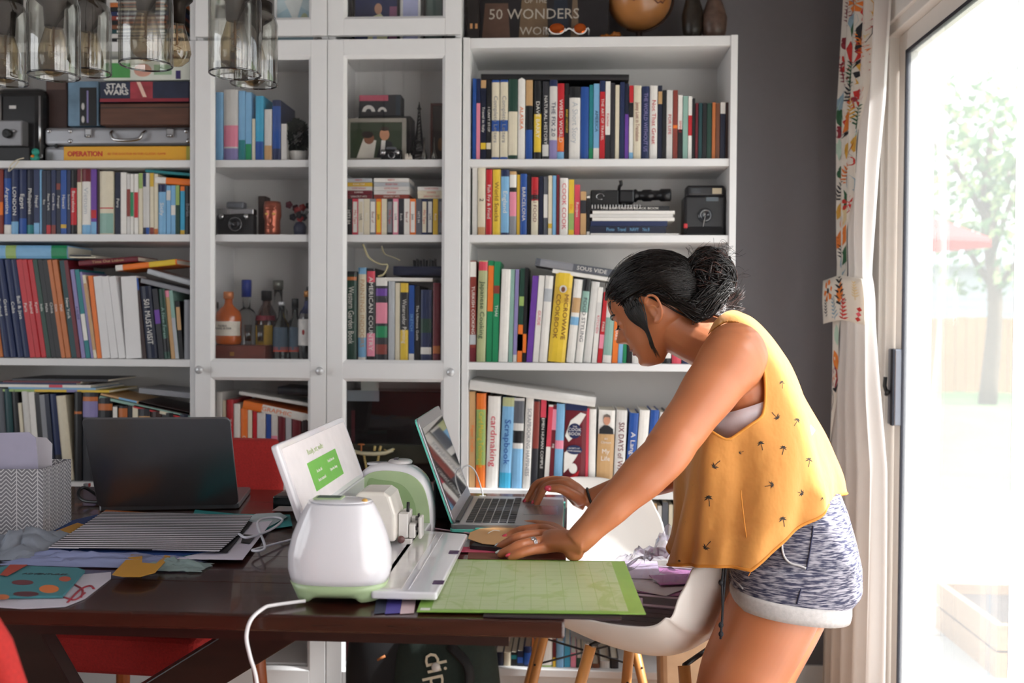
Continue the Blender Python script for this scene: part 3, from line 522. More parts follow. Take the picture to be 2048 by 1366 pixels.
flatbook((158, 276), 0, 320+690*SB, 0, 'M', 'dark red book lying tilted upwards over the leaning shelf', 'flat books', tilt=-4.5, th=.016, title='Time Out Lisbon', tcol='H', d=.15)
flatbook((232, 354), 0, 320+722*SB, 0, 'O', 'orange and yellow guide lying tilted above the white magazine files', 'flat books', tilt=-6, th=.017, bands=((.55, .98, 'Y'), (.0, .12, 'W')), d=.14)
flatbook((294, 382), 0, 320+738*SB, 0, 'a', 'upper pale grey book slanting down at the right of the left bookcase', 'flat books', tilt=15, d=.13, th=.015)
flatbook((281, 379), 0, 320+798*SB, 0, 'A', 'lower grey book slanting down at the right of the left bookcase', 'flat books', tilt=13, th=.014, d=.15)
G_ = (0, 730); SG = .2734
shelfrow(G_, SG, 930, ZD, 'shelf behind grey laptop', 'books behind the closed laptop', [
 (-60, 10, 170, 'k', (), '', 'W', -110), (12, 62, 170, 'S', (), '', 'W', -30), (66, 118, 175, 't', (), '', 'W', 25), (122, 170, 185, 'K', (), '', 'W', 80), (175, 200, 280, 'C', (), '', 'W', 128), (204, 252, 195, 'w', (), '', 'W', 155), (256, 298, 200, 'W', (), '', 'W', 205), (300, 336, 210, 'K', (), '', 'W', 250), (338, 376, 220, 'A', (), '', 'W', 285), (378, 412, 215, 'n', (), '', 'W', 320), (414, 462, 215, 'N', ((0, .3, 'k'),), '', 'W', 360), (466, 540, 230, 'C', (), '', 'W', 400),
 (544, 600, 195, 'K', ((.75, .78, 'o'),)), (604, 715, 200, 'k', ((.72, .9, 'p'), (.9, .95, 'o')), '', 'W'), (718, 822, 240, 'K', ((.85, .93, 'o'),)), (826, 860, 300, 'K', ((.8, .99, 'W'),)), (863, 930, 300, 'k', ((.85, .97, 'o'),)), (933, 966, 300, 'K'), (969, 1010, 300, 'K', ((.8, .99, 'C'),)), (1013, 1100, 320, 'k', ((.8, .9, 'H'),)), (1103, 1180, 340, 'D'), (1183, 1290, 350, 'K'), (1293, 1400, 360, 'n')])
zz = onY(100, 784, .03).z
for i, (a, c, th, col, lab, bd) in enumerate(((20, 800, .0075, 'Y', 'yellow and green magazine, lowest of the pile behind the herringbone box', ((.0, .3, 'L'), (.6, .7, 'p'))), (60, 700, .0055, 'b', 'light blue magazine in the pile behind the herringbone box', ()), (-10, 660, .0085, 'W', 'white magazine with red print in the pile behind the herringbone box', ((.55, .7, 'r'),)),
      (-40, 560, .0055, 'N', 'navy magazine in the pile behind the herringbone box', ()), (20, 590, .0045, 'M', 'dark red magazine near the top of the pile behind the herringbone box', ()), (90, 790, .007, 'k', 'charcoal magazine topmost behind the herringbone box', ()))):
    flatbook((a*SG, c*SG), 0, 780, 0, col, lab, 'magazine pile at left', rest=zz, th=th, bands=bd, d=.2, soft=True); zz += th+.0004
P0 = onY(198, 797, .03).z
for i, (a, c, off, th, col, lab, bd) in enumerate(((725, 1400, 0, .008, 'e', 'grey-green board slanting over the books behind the laptop', ()), (735, 1400, .0105, .006, 'H', 'tan patterned magazine slanting above the grey-green board', ((.2, .4, 'b'),)), (975, 1400, .003, .009, 'R', 'bright red book slanting in the tilted pile behind the laptop', ((.45, .6, 'C'),)), (1010, 1400, .014, .010, 'D', 'dark brown book slanting in the tilted pile behind the laptop', ()), (1015, 1395, .030, .016, 'A', 'grey boxed book topmost on the tilted pile behind the laptop', ()))):
    flatbook((a*SG, c*SG), 0, 790, 0, col, lab, 'tilted pile behind the laptop', tilt=11.5 if i < 4 else 5, rest=P0+off-(0 if i < 2 else .030 if i < 4 else .012), th=th, bands=bd, d=.17, soft=True)
# ------------------------------------------------------------------ glazed cabinet rows
H_ = (390, 0); SH = .2637
shelfrow(H_, SH, 1207, ZA, 'bottle cabinet top', 'pale books in the bottle cabinet', [(120, 150, 740, 'N'), (152, 212, 700, 'b'), (215, 325, 680, 'w', ((.0, .18, 'p'), (.2, .5, 'i'))), (328, 380, 690, 'b', ((.0, .3, 'T'),)), (382, 428, 700, 'b', ((0, .25, 'G'),)), (430, 455, 900, 'C'), (458, 520, 730, 'c', ((0, .3, 'B'),)), (524, 582, 830, 'w', ((0, .3, 'H'),)), (585, 650, 760, 'N', ((.2, .9, 'B'),)), (653, 695, 940, 'w')], d=.16)
shelfrow(G_, SG, 920, ZD, 'shelf above red chair', 'books low in the bottle cabinet', [(1578, 1624, 200, 'w', ((.0, .5, 'b'),)), (1626, 1650, 260, 'C'), (1654, 1705, 255, 'R', (), 'TONY ROBERTS', 'W'), (1708, 1756, 285, 'W'), (1758, 1810, 320, 'O', (), 'Camera', 'W'), (1812, 1843, 330, 'C', ((.3, .6, 'y'),)), (1845, 1876, 340, 'R'), (1879, 1940, 350, 'w', ((.2, .5, 'e'),)), (1942, 1981, 360, 'B'), (1984, 2031, 365, 'w', ((.3, .7, 'i'),)), (2034, 2085, 375, 'M'), (2088, 2130, 380, 'a'), (2133, 2200, 380, 'M'), (2203, 2280, 385, 'K')])
flatbook((485, 620), 0, 817, 0, 'O', 'orange and white book slanting on the books low in the bottle cabinet', 'flat books', tilt=11, th=.025, bands=((.28, 1, 'W'),), title='GRAPHIC', tcol='O', d=.14)
flatbook((478, 622), 0, 789, 0, 'w', 'pale grey book slanting topmost low in the bottle cabinet', 'flat books', tilt=9, th=.010, d=.14)
flatbook((555, 621), 0, 788, 0, 'K', 'black book lying at the right of the bottle cabinet over slanting ones', 'flat books', tilt=4, th=.022, d=.14)
J_ = (390, 320); SJ = .3075
cols = 'K r W C A O C k i k W O S N n y S'.split(); xs = [978, 1022, 1060, 1096, 1136, 1176, 1212, 1248, 1286, 1322, 1358, 1396, 1436, 1472, 1510, 1546, 1580, 1622]
names = ('black', 'red')
for i in range(17):
    X0 = onY(J_[0]+xs[i]*SJ, 466, .03).x; X1 = onY(J_[0]+xs[i+1]*SJ, 466, .03).x; h = onY(700, 320+252*SJ, .03).z-ZB_; w_ = X1-X0-.0008
    o = MB().bb((-w_/2, 0, 0), (w_/2, .1, h)).build('cassette_case', bm_(cols[i]), bevel=.0008); tag(o, f'{PALC[cols[i]][1]} cassette case, {ordn(i)} from left in the upright cassette row', 'cassette', 'upright cassette cases'); place(o, (X0+X1)/2, .03, ZB_)
    MB().bb((-w_*.36, -.0005, h*.08), (w_*.36, 0, h*.92)).build('spine_label', bm_('CWCwWYwAWaWWaCwHA'[i]), o, local=True) if i % 3 else None
    text(('HITS 84', 'Mix Tape', 'LIVE', 'Rock', 'Best of', 'Jazz')[i % 6], w_*.6, bm_('KRnkmK'[i % 6] if i % 3 else 'W'), frame4(V((0, -.001, h*.5)), (0, 0, -1), (1, 0, 0)), o, 'spine_title', sx=1.1)
k = 0
for (a, c, n, cc) in ((978, 1150, 5, 'MMwya'), (1160, 1392, 5, 'mwwaW'), (1445, 1628, 3, 'CCW')):
    z = ZB_+(h+.0006)
    for i in range(n):
        X0 = onY(J_[0]+a*SJ, 466, .03).x; X1 = onY(J_[0]+c*SJ, 466, .03).x; w_ = X1-X0+random.uniform(-.002, .001); th = .0152 if n == 5 else .0145; th *= .78 if n == 5 else .8
        o = MB().bb((-w_/2, 0, 0), (w_/2, .1, th)).build('cassette_case', bm_(cc[i]), bevel=.0008); tag(o, f'{PALC[cc[i]][1]} cassette case, {ordn(i)} from bottom of the {("left", "middle", "right")[k]} flat cassette stack', 'cassette', 'stacked cassette cases'); place(o, (X0+X1)/2, .03+random.uniform(0, .004), z)
        text(('GREATEST HITS', 'SUMMER', 'LOVE SONGS', 'ROAD TRIP', 'PARTY')[i], th*.6, bm_('R' if cc[i] in 'wWCa' else 'W'), frame4(V((0, -.0012, th*.5)), (1, 0, 0), (0, 0, 1)), o, 'spine_title'); z += th+.0004
    k += 1
shelfrow(J_, SJ, 1310, ZS, 'right glass cabinet', 'books in the right glass cabinet', [(977, 1050, 725, 'g', ((.9, .94, 'o'), (.96, 1, 'K')), 'Western Garden Book', 'W'), (1058, 1112, 700, 'b', ((.25, .93, 'C'), (0, .04, 'W')), 'PAINTING INDOORS', 'H'), (1116, 1170, 705, 'K', ((.85, .97, 'r'), (.05, .3, 'i')), 'AMERICAN COUNTRY', 'W'), (1174, 1250, 765, 'k', ((.9, 1, 'W'), (.78, .87, 'P'), (.45, .7, 'i'), (.28, .42, 'G'), (.08, .2, 'm'))),
 (1256, 1298, 790, 'a'), (1301, 1331, 800, 'C'), (1333, 1386, 800, 'K', ((.88, 1, 'Y'), (0, .4, 'Y')), 'Watercolor Painting', 'W'), (1389, 1425, 815, 'B', ((.0, .1, 'W'),), 'SKETCH', 'b'), (1428, 1461, 820, 'K', (), 'The Ultimate Guide', 'W'), (1465, 1537, 845, 'N', ((.4, .6, 'g'), (.1, .2, 'W'))), (1545, 1595, 800, 'M', ((.1, .2, 'o'),)), (1598, 1625, 830, 'A')])
flatbook((390+1235*SJ, 390+1545*SJ), 0, 320+787*SJ, 0, 'W', 'thin white pad lying on the books in the glass cabinet', 'flat books', th=.011, d=.14, tilt=.6)
flatbook((390+1290*SJ, 390+1625*SJ), 0, 320+749*SJ, 0, 'n', 'dark navy ring binder lying on the books in the glass cabinet', 'flat books', th=.027, d=.16)
# upright magazines near the curtain on the floor
for i, (a, c, col) in enumerate(((.935, .952, 'w'), (.954, .966, 'b'), (.968, .984, 'W'))):
    o = book(c-a, .46, .2, col, (), '', 'W', ('off-white', 'light blue', 'white')[i]+' tall album standing on the floor beside the curtain, '+('left', 'middle', 'right')[i]+' of three', 'tall albums by the curtain'); place(o, (a+c)/2, .02, 0)
o = book(.10, .44, .2, 'K', (), '', 'W', 'tall black portfolio standing on the floor behind her thigh', None, name='portfolio'); place(o, .874, .02, 0)
# ================================================================== SHELF OBJECTS
def at(px, py, Y, Z=None):
    p = onY(px, py, Y); return V((p.x, p.y, Z if Z is not None else p.z))
def pbox(px0, px1, py0, py1, Y, d, Z=None): # box corners from pixels on plane Y
    a = onY(px0, py1, Y); b = onY(px1, py0, Y); return V((a.x, Y, a.z if Z is None else Z)), V((b.x, Y+d, b.z))
def crate(name, px, Y, d, Z, m, label, cat, group=None, bevel=.002):
    a, b = pbox(*px, Y, d, Z); o = MB().bb(a, b).build(name, m, bevel=bevel); tag(o, label, cat, group); return o, a, b
def inst(o, mb, name, m, **k): return mb.build(name, m, o, **k)
# --- left bookcase, top shelf
o, a, b = crate('games_box', (206, 380, 117, 161), .05, .18, None, mat('dfe2d6', .5), 'white and green board game box topmost of the stack under the hanging lights', 'board game')
zs0 = a.z
MB().bb((a.x+.006, a.y-.001, a.z+.008), (a.x+.085, a.y, b.z-.012)).build('print_panel', mat('4f9a52', .5), o)
S().ell((a.x+.125, a.y, (a.z+b.z)/2-.002), (.028, .001, .02)).build('emblem', mat('d7a08c', .5), o)
MB().bb((a.x+.16, a.y-.001, a.z+.016), (a.x+.215, a.y, b.z-.018)).build('print_panel', mat('9dbb98', .5), o); MB().bb((a.x+.228, a.y-.001, a.z+.003), (a.x+.243, a.y, a.z+.028)).build('print_panel', mat('3b2f6b', .5), o)
o, a2, b2 = crate('games_box', (200, 378, 162, 204), .045, .19, None, mat('232a42', .5, var=.4, scale=18), 'dark boxed board game with white capital lettering and a red light beam', 'board game')
MB().bb((a2.x, a2.y-.0008, a2.z), (b2.x, a2.y, a2.z+.010)).build('print_stripe', mat('8e2333', .5), o)
for s_, z_ in (('STAR', .76), ('WARS', .46)): text(s_, .022, bm_('w'), frame4(V((a2.x+.052, a2.y-.001, a2.z+(b2.z-a2.z)*z_)), (1, 0, 0), (0, 0, 1)), o, 'lettering', sx=1.25, bold=.03)
MB().prism([(a2.x+.115, a2.y-.0008, b2.z-.002), (a2.x+.127, a2.y-.0008, b2.z-.002), (a2.x+.147, a2.y-.0008, a2.z+.014), (a2.x+.135, a2.y-.0008, a2.z+.014)], (0, -1, 0), .0006).build('beam_print', mat('f0c9b8', .5), o)
MB().bb((a2.x+.095, a2.y-.0004, a2.z+.01), (a2.x+.165, a2.y, b2.z-.001)).build('print_panel', mat('a03a44', .6, var=.5, scale=25), o)
o, a3, b3 = crate('wooden_box', (200, 379, 206, 250), .045, .19, None, mat('5e3b2b', .5, var=.25, scale=10, stretch=(1, 6, 8)), 'brown wooden box between the dark board game and the silver case', 'box', bevel=.003)
MB().bb((a3.x-.0008, a3.y-.0008, b3.z-.014), (b3.x+.0008, b3.y, b3.z-.012)).build('lid_seam', BLACK, o)
# aluminium case
al = mat('a7a8ad', .35, .55, .03)
ca, cb_ = pbox(88, 382, 253, 318, .075, .19, ZA); cs = thing('aluminium_case', ((ca.x+cb_.x)/2, .15, ZA), 'long silver metal case with two latches and a handle behind the yellow game', 'case')
MB().bb(ca, (cb_.x, cb_.y, (ca.z+cb_.z)/2-.001)).build('lower_shell', al, cs, bevel=.012, segs=3); MB().bb((ca.x, ca.y, (ca.z+cb_.z)/2+.001), cb_).build('lid', al, cs, bevel=.012, segs=3)
zm = (ca.z+cb_.z)/2
for px in (178, 341):
    c = at(px, 272, .072); MB().bb((c.x-.012, .066, cb_.z-.034), (c.x+.012, .076, cb_.z-.006)).build('latch', CHROME, cs, bevel=.003)
    S().tube([(c.x-.008, .062, cb_.z-.030), (c.x+.008, .062, cb_.z-.030)], .004, 8).build('latch_roll', CHROME, cs)
h0, h1 = at(224, 265, .07), at(290, 265, .07); zt_ = cb_.z-.014
S().tube(crom([(h0.x, .075, zt_), (h0.x+.002, .058, zt_-.010), (h0.x+.014, .052, zt_-.028), ((h0.x+h1.x)/2, .05, zt_-.032), (h1.x-.014, .052, zt_-.028), (h1.x-.002, .058, zt_-.010), (h1.x, .075, zt_)], 5), .0048, 8).build('handle', CHROME, cs)
for px, py in ((98, 262), (113, 292), (140, 262), (140, 282), (372, 262), (376, 282)):
    c = at(px, py, .074); S().ell(c, (.007, .004, .007), nu=12, nv=6).build('rivet', CHROME if px != 113 else BLACK, cs)
o, a, b = crate('games_box', (127, 383, 292, 318), .035, .035, ZA, mat('e5a92a', .45, var=.02), 'flat yellow board game box with red lettering on the upper left shelf', 'board game')
hz = (a.z+b.z)/2
text('OPERATION', .021, mat('c8352c', .5), frame4(V((a.x+.068, a.y-.001, hz)), (1, 0, 0), (0, 0, 1)), o, 'lettering', sx=.95, bold=.03)
text('BE THE DOCTOR IN THIS CLASSIC GAME', .009, mat('d8612c', .5), frame4(V((a.x+.23, a.y-.001, hz)), (1, 0, 0), (0, 0, 1)), o, 'lettering', sx=1.1)
MB().bb((b.x-.016, a.y-.0008, a.z+.001), (b.x-.001, a.y, b.z-.001)).build('print_panel', mat('a7a03c', .5), o)
# brown box, blue picture box, black and white figure card
o, a, b = crate('cardboard_box', (92, 134, 160, 318), .10, .15, ZA, mat('3f2c28', .7, var=.15), 'tall dark brown box standing behind the left cameras', 'box')
MB().bb((a.x+.004, a.y-.001, b.z-.03), (b.x-.004, a.y, b.z-.004)).build('label_panel', mat('5a463f', .7), o)
o, a, b = crate('picture_box', (136, 197, 162, 252), .09, .10, None, mat('6f8ea6', .5, var=.35, scale=20), 'bluish picture box with a dark figure above the silver case', 'box')
MB().bb((a.x+.038, a.y-.001, a.z), (b.x-.006, a.y, b.z-.02)).build('dark_panel', BLACK, o)
for z_ in (.02, .06): S().ell((a.x+.049, a.y-.002, a.z+z_), (.005, .002, .011), nu=10, nv=6).build('figure_print', bm_('w'), o)
MB().bb((a.x+.061, a.y-.002, a.z+.01), (a.x+.066, a.y, b.z-.03)).build('stripe_print', bm_('p'), o)
# black camera case, silver camera, toy
a, b = pbox(-16, 88, 173, 318, .07, .16, ZA); t = thing('camera_case', ((a.x+b.x)/2, .15, ZA), 'rounded black carrying case behind the silver camera at far left', 'case')
MB().bb(a, b).build('body', mat('121214', .25, coat=.5), t, bevel=.03, segs=4); MB().bb((a.x+.056, a.y-.001, b.z-.068), (a.x+.078, a.y, b.z-.058)).build('badge', bm_('w'), t, bevel=.002)
for sx in (a.x+.03, b.x-.012): S().tube([(sx, a.y-.003, ZA+.02), (sx, a.y-.003, b.z-.03)], .004, 8).build('trim', CHROME, t)
a, b = pbox(-20, 44, 240, 292, .035, .05); t = thing('vintage_camera', ((a.x+b.x)/2, .05, ZA), 'square silver vintage camera with a black lens at far left', 'camera')
MB().bb(a, b).build('body', mat('8c8b8e', .4, .5), t, bevel=.004); S().lathe([(.014, 0), (.014, .012), (.010, .014), (.0, .010)], at(17, 268, .035), 20, (0, -1, 0)).build('lens', BLACK, t)
a2, b2 = pbox(-20, 60, 293, 318, .035, .07, ZA); MB().bb(a2, b2).build('base', BLACK, t, bevel=.004); S().ell(at(28, 262, .03), (.004, .003, .004)).build('button', CHROME, t)
t = thing('toy_bird', at(70, 316, .03, ZA), 'small teal toy bird with an orange beak beside the silver case', 'toy'); p = at(70, 310, .035, ZA+.012)
S().ell(p, (.014, .011, .012)).build('body', mat('2f9f8c', .4), t); S().ell(p+V((.002, 0, .018)), (.0115, .011, .0115)).build('head', mat('2f9f8c', .4), t)
S().lathe([(.006, 0), (.003, .006), (.0, .010)], p+V((-.002, -.009, .004)), 10, (-.2, -1, -.1)).build('beak', mat('ee8a2a', .4), t); S().ell(p+V((.0, -.010, .021)), (.002, .002, .002), nu=8, nv=5).build('eye', BLACK, t)
b = S(); b.tube(crom([at(48, 316, .01), at(34, 320, -.002), at(22, 330, -.004), at(17, 342, -.002), at(24, 338, -.004), at(38, 322, -.005)], 6), .0016, 6); tag(b.build('ribbon', bm_('C')), 'cream curled ribbon hanging off the edge of the upper left shelf', 'ribbon')
# discs stacked in the open top cupboard
z = 2.024
for i, c in enumerate('KwthKmNKowKtN'):
    th = .0128; x0 = onY(217, 60, .03).x; o = MB().bb((-.115, 0, 0), (.115, .14, th)).build('disc_case', bm_(c), bevel=.001); tag(o, f'{PALC[c][1]} disc case, {ordn(i)} from the bottom of the pile above the left bookcase', 'disc case', 'disc cases above the left bookcase'); place(o, x0+.118+random.uniform(-.003, .003), .03, z)
    MB().bb((-.09, -.0006, .003), (.06, 0, .009)).build('spine_label', bm_('wkWCoWaCKnaWC'[i]), o, local=True); z += th+.0006
    if i == 4: pass
# upper cupboards' pictures
def picture(px0, px1, py0, py1, Y, Z, fm, label, parts, name='framed_photo', fw=.008, lean=0):
    a, b = pbox(px0, px1, py0, py1, Y, .014, Z); t = thing(name, ((a.x+b.x)/2, Y+.007, a.z), label, 'photo')
    q = MB(); q.bb(a, (a.x+fw, a.y+.014, b.z)); q.bb((b.x-fw, a.y, a.z), b); q.bb((a.x+fw, a.y, a.z), (b.x-fw, a.y+.014, a.z+fw)); q.bb((a.x+fw, a.y, b.z-fw), (b.x-fw, a.y+.014, b.z)); q.build('frame', fm, t, bevel=.001)
    MB().bb((a.x+fw, a.y+.006, a.z+fw), (b.x-fw, a.y+.012, b.z-fw)).build('backing', mat(parts[0], .6, var=.1), t)
    W_, H_2 = b.x-a.x-2*fw, b.z-a.z-2*fw
    for k, (pts, c) in enumerate(parts[1]): MB().prism([(a.x+fw+W_*u, a.y+.0058-.0003*k, a.z+fw+H_2*v) for u, v in pts], (0, -1, 0), .0003).build('picture_patch', mat(c, .6, var=.1), t)
    return t, a, b
def dsc(cx, cy, rx, ry, n=14): return [(cx+rx*math.cos(2*PI*i/n), cy+ry*math.sin(2*PI*i/n)) for i in range(n)]
picture(548, 632, -190, 50, .06, 2.0255, WHITE, 'pale blue picture behind the glass of the left top cupboard', ('c9dbe0', [([(0, 0), (1, 0), (1, .2), (.5, .28), (0, .2)], 'aecbd6'), ([(.2, .3), (.5, .12), (.8, .4)], 'e3e8e6'), (dsc(.75, .16, .1, .05), 'b9c3a0')]))
picture(704, 800, -150, 44, .06, 2.0255, BLACK, 'dark blue photograph of a figure in pale yellow in the right top cupboard', ('27305c', [([(.3, 0), (.75, 0), (.85, .13), (.6, .24), (.35, .2)], 'dfe0b8'), ([(.42, .0), (.52, .0), (.5, .2), (.44, .2)], 'b7bfd9'), (dsc(.55, .28, .09, .05), 'c99a80'), ([(.8, 0), (1, 0), (1, .3), (.82, .3)], '8d5a7a')]))
picture(800, 842, -150, 44, .065, 2.0255, WHITE, 'pale lilac photograph next to the dark blue one in the top cupboard', ('b8bce0', [([(.1, .06), (.8, .06), (.8, .14), (.1, .14)], '4c5488')]))
picture(846, 890, -150, 42, .06, 2.0255, BLACK, 'black framed grey green card at the right of the top cupboard', ('5d6d68', []))
# --- bottle cabinet: plant, camera, tiki mug, hat, flowers
p = at(596, 318, .07, ZA); t = thing('potted_plant', p, 'dark leafy plant in a white pot in the bottle cabinet', 'plant')
S().lathe([(.020, 0), (.026, .03), (.027, .034), (.024, .034), (.020, .02)], p, 20).build('pot', mat('d8d5d0', .35), t)
rnd = random.Random(3); b = MB()
for k in range(300):
    d = V((rnd.gauss(0, 1), rnd.gauss(0, 1), rnd.gauss(0, 1))).normalized(); q = p+V((-.004+d.x*.032, d.y*.030, .080+d.z*.045)); e = d.orthogonal().normalized()*.007; f = d.cross(e); b.add([q-d*.012, q-e, q+d*.014, q+e], [(0, 1, 2, 3)])
b.build('foliage', mat('1e2a22', .7, var=.2), t)['kind'] = 'stuff'
def fcamera(p, w_, h, label, lens=.02, silver=True, dd=.035, name='vintage_camera'):
    t = thing(name, p, label, 'camera'); x, y, z = p
    MB().bb((x-w_/2, y, z), (x+w_/2, y+dd, z+h*.62)).build('body', mat('17171a', .6, bump=.4, scale=300), t, bevel=.004)
    MB().bb((x-w_/2, y-.001, z+h*.62), (x+w_/2, y+dd, z+h*.80)).build('top_plate', CHROME if silver else BLACK, t, bevel=.003)
    MB().bb((x-w_*.24, y-.002, z+h*.8), (x+w_*.24, y+dd-.004, z+h)).build('flash_housing', mat('6d7078', .4, .4), t, bevel=.005)
    q = S(); q.lathe([(lens*1.0, 0), (lens, .010), (lens*.86, .016), (lens*.86, .022), (lens*.6, .022), (lens*.55, .014), (.0, .012)], (x+.004, y, z+h*.33), 24, (0, -1, 0)); q.build('lens', mat('3a3a3e', .25, .8), t)
    S().ell((x+.004, y-.011, z+h*.33), (lens*.55, .004, lens*.55)).build('lens_glass', mat('0a0c12', .05, coat=1), t)
    S().tube([V((x+.004+lens*math.cos(i*PI/10), y-.012, z+h*.33+lens*math.sin(i*PI/10))) for i in range(21)], .0015, 6).build('lens_ring', CHROME, t)
    for sx in (-.36, .3): S().lathe([(.008, 0), (.008, .005), (.0, .006)], (x+w_*sx, y-.001, z+h*.56), 14, (0, -1, 0)).build('dial', CHROME, t)
    return t
fcamera(at(470, 466, .05, ZB_), .115, .103, 'black and silver vintage film camera with round lens in the bottle cabinet')
p = at(545, 466, .055, ZB_); t = thing('tiki_mug', p, 'shiny copper tiki face mug in the bottle cabinet', 'mug'); cop = mat('a65a45', .28, .6, .15, 60)
b = S(); b.lathe([(.020, 0), (.024, .01), (.023, .045), (.027, .06), (.026, .09), (.024, .103), (.021, .103), (.020, .02)], p, 28); b.build('body', cop, t)
b = S(); b.ell(p+V((0, -.025, .045)), (.007, .008, .014)); b.ell(p+V((0, -.024, .024)), (.013, .006, .006)); b.ell(p+V((0, -.024, .082)), (.018, .006, .008)); b.build('nose_and_mouth', cop, t)
for sx in (-1, 1): S().ell(p+V((sx*.011, -.024, .064)), (.006, .005, .004)).build('eye', mat('e8b868', .3, .3), t)
o, a, b = crate('dark_box', (516, 531, 392, 466), .09, .05, ZB_, mat('3a2a24', .7), 'small dark brown box half hidden behind the tiki mug', 'box')
p = at(600, 466, .09, ZB_); t = thing('flower_vase', p, 'dark bunch of red silk flowers beside the tiki mug', 'flowers'); rnd = random.Random(5)
S().lathe([(.018, 0), (.02, .03), (.012, .045)], p, 16).build('vase', mat('3c3f55', .3), t)
for k in range(9):
    q = p+V((rnd.uniform(-.035, .03), rnd.uniform(-.02, .02), rnd.uniform(.055, .1))); b = S()
    for j in range(5): b.ell(q+V((math.cos(j*1.26)*.006, -.003, math.sin(j*1.26)*.006)), (.006, .003, .006), nu=8, nv=5)
    b.build('flower', mat(('8b2222', '201c20', '5b2130', '2c2c38')[k % 4], .7), t)
b = S()
for k in range(9): b.tube([p+V((0, 0, .04)), p+V((rnd.uniform(-.03, .03), 0, .08))], .001, 4)
b.build('stems', mat('253525', .7), t)
def bottle(px, prof, Y, Z, m, label, cap=None, labels=(), n=24, liquid=None, name='liquor_bottle'):
    p = at(px, 700, Y, Z); t = thing(name, p, label, 'bottle', None)
    b = S(); b.lathe(prof, p, n); b.build('glass_body', m, t)
    if liquid: S().lathe([(r*.93, z) for r, z in prof if z < liquid[1]], p, n).build('liquid', liquid[0], t)
    H = prof[-1][1]
    if cap: S().lathe([(cap[1], H-cap[2]*.4), (cap[1], H+cap[2]*.6-.002), (cap[1]*.9, H+cap[2]*.6)], p, 18).build('cap', cap[0], t)
    for z0, z1, c, arc in labels:
        r = max(q[0] for q in prof if True)
        def rad(z):
            for (r0, a0), (r1, a1) in zip(prof, prof[1:]):
                if a0 <= z <= a1: return r0+(r1-r0)*(z-a0)/max(a1-a0, 1e-6)
            return r
        q = S(); q.grid([[p+V(((rad(z)+.0008)*math.sin(u), -(rad(z)+.0008)*math.cos(u), z)) for u in [(-arc+2*arc*i/14) for i in range(15)]] for z in [z0+(z1-z0)*j/3 for j in range(4)]]); q.build('label', mat(c, .6, var=.12, scale=80), t)
    return t, p
GL = realglass('bottle_clear', (.95, .97, .96)); AM = realglass('whiskey', (.85, .32, .06)); 
wb, a, b = crate('wooden_tray_box', (431, 530, 691, 718), .03, .11, ZS, mat('6a3022', .4, var=.2, scale=12, stretch=(1, 5, 5)), 'reddish wooden cigar box carrying the whiskey bottle and shot glasses', 'box')
MB().bb((a.x+.045, a.y-.002, a.z+.012), (a.x+.058, a.y, a.z+.024)).build('clasp', mat('a8763c', .3, .7), wb); ZW = b.z+.0005
t, p = bottle(457, [(.0, 0), (.037, .001), (.040, .012), (.040, .085), (.036, .102), (.018, .118), (.0125, .126), (.0125, .150)], .075, ZW, mat('c8601c', .08, coat=1, var=.1), 'amber whiskey bottle with white label and copper stopper on the wooden box', (mat('d98a58', .4, .3), .0155, .022), ((.028, .072, 'e9e1d3', 1.35),))
for s_, zz_ in (('NOBLE', .058), ('BARREL & OAK', .050)): text(s_, .0085, bm_('k'), frame4(p+V((-.004, -.0425, zz_)), (1, 0, 0), (0, 0, 1)), t, 'label_lettering', align='CENTER')
bottle(493, [(.0, 0), (.030, .001), (.032, .01), (.032, .13), (.024, .15), (.012, .16), (.012, .20), (.012, .215)], .16, ZS, GL, 'clear glass bottle with a tall royal blue cap behind the whiskey', (mat('2b3f96', .35), .0155, .055))
bottle(533, [(.0, 0), (.033, .001), (.036, .02), (.036, .11), (.030, .14), (.017, .165), (.013, .172), (.013, .195)], .13, ZS, mat('3a1d12', .1, coat=1), 'dark brown bottle with a black cap and mustard round label', (BLACK, .0165, .03), ((.03, .105, 'c9a23c', .8), (.120, .135, '7a2230', 1.2)))
bottle(556, [(.0, 0), (.030, .001), (.030, .15), (.014, .175), (.014, .23)], .19, ZS, GL, 'tall clear bottle with a silver green cap at the back of the bottles', (mat('8d8f86', .3, .6), .017, .03), ((.04, .12, '2d2420', 1.0),))
for px, lab in ((563, 'left of two slim clear bottles with black caps, red and blue label'), (590, 'right of two slim clear bottles with black caps, red and blue label')):
    t, p = bottle(px, [(.0, 0), (.022, .001), (.0245, .01), (.0245, .095), (.020, .115), (.010, .130), (.009, .17)], .06 if px < 580 else .075, ZS, realglass('bottle_smoke', (.75, .85, .85)), lab, (BLACK, .0105, .03) if px > 580 else (mat('bfc3c6', .3, .5), .0105, .012), ((.03, .1, '3d4f60', 1.1), (.025, .04, 'b2452f', 1.15)))
t, p = bottle(617, [(.0, 0), (.026, .001), (.030, .01), (.030, .13), (.025, .15), (.012, .16), (.012, .2)], .06, ZS, realglass('bottle_clear2', (.9, .93, .97)), 'clear bottle with a cream and blue label at the right edge of the bottles', (mat('c98c4a', .4, .3), .0145, .018), ((.045, .125, 'dcd8d4', 1.3), (.142, .18, '38406a', 3.0)))
S().ell(p+V((-.008, -.031, .085)), (.004, .001, .008)).build('label_emblem', mat('a02c2c', .5), t)
bottle(622, [(.0, 0), (.028, .001), (.030, .02), (.028, .08), (.016, .11), (.013, .13), (.013, .21)], .17, ZS, mat('1a1c22', .15, coat=1), 'black bottle with a gold ring at the back right of the bottles', (mat('17171b', .3), .0155, .03))
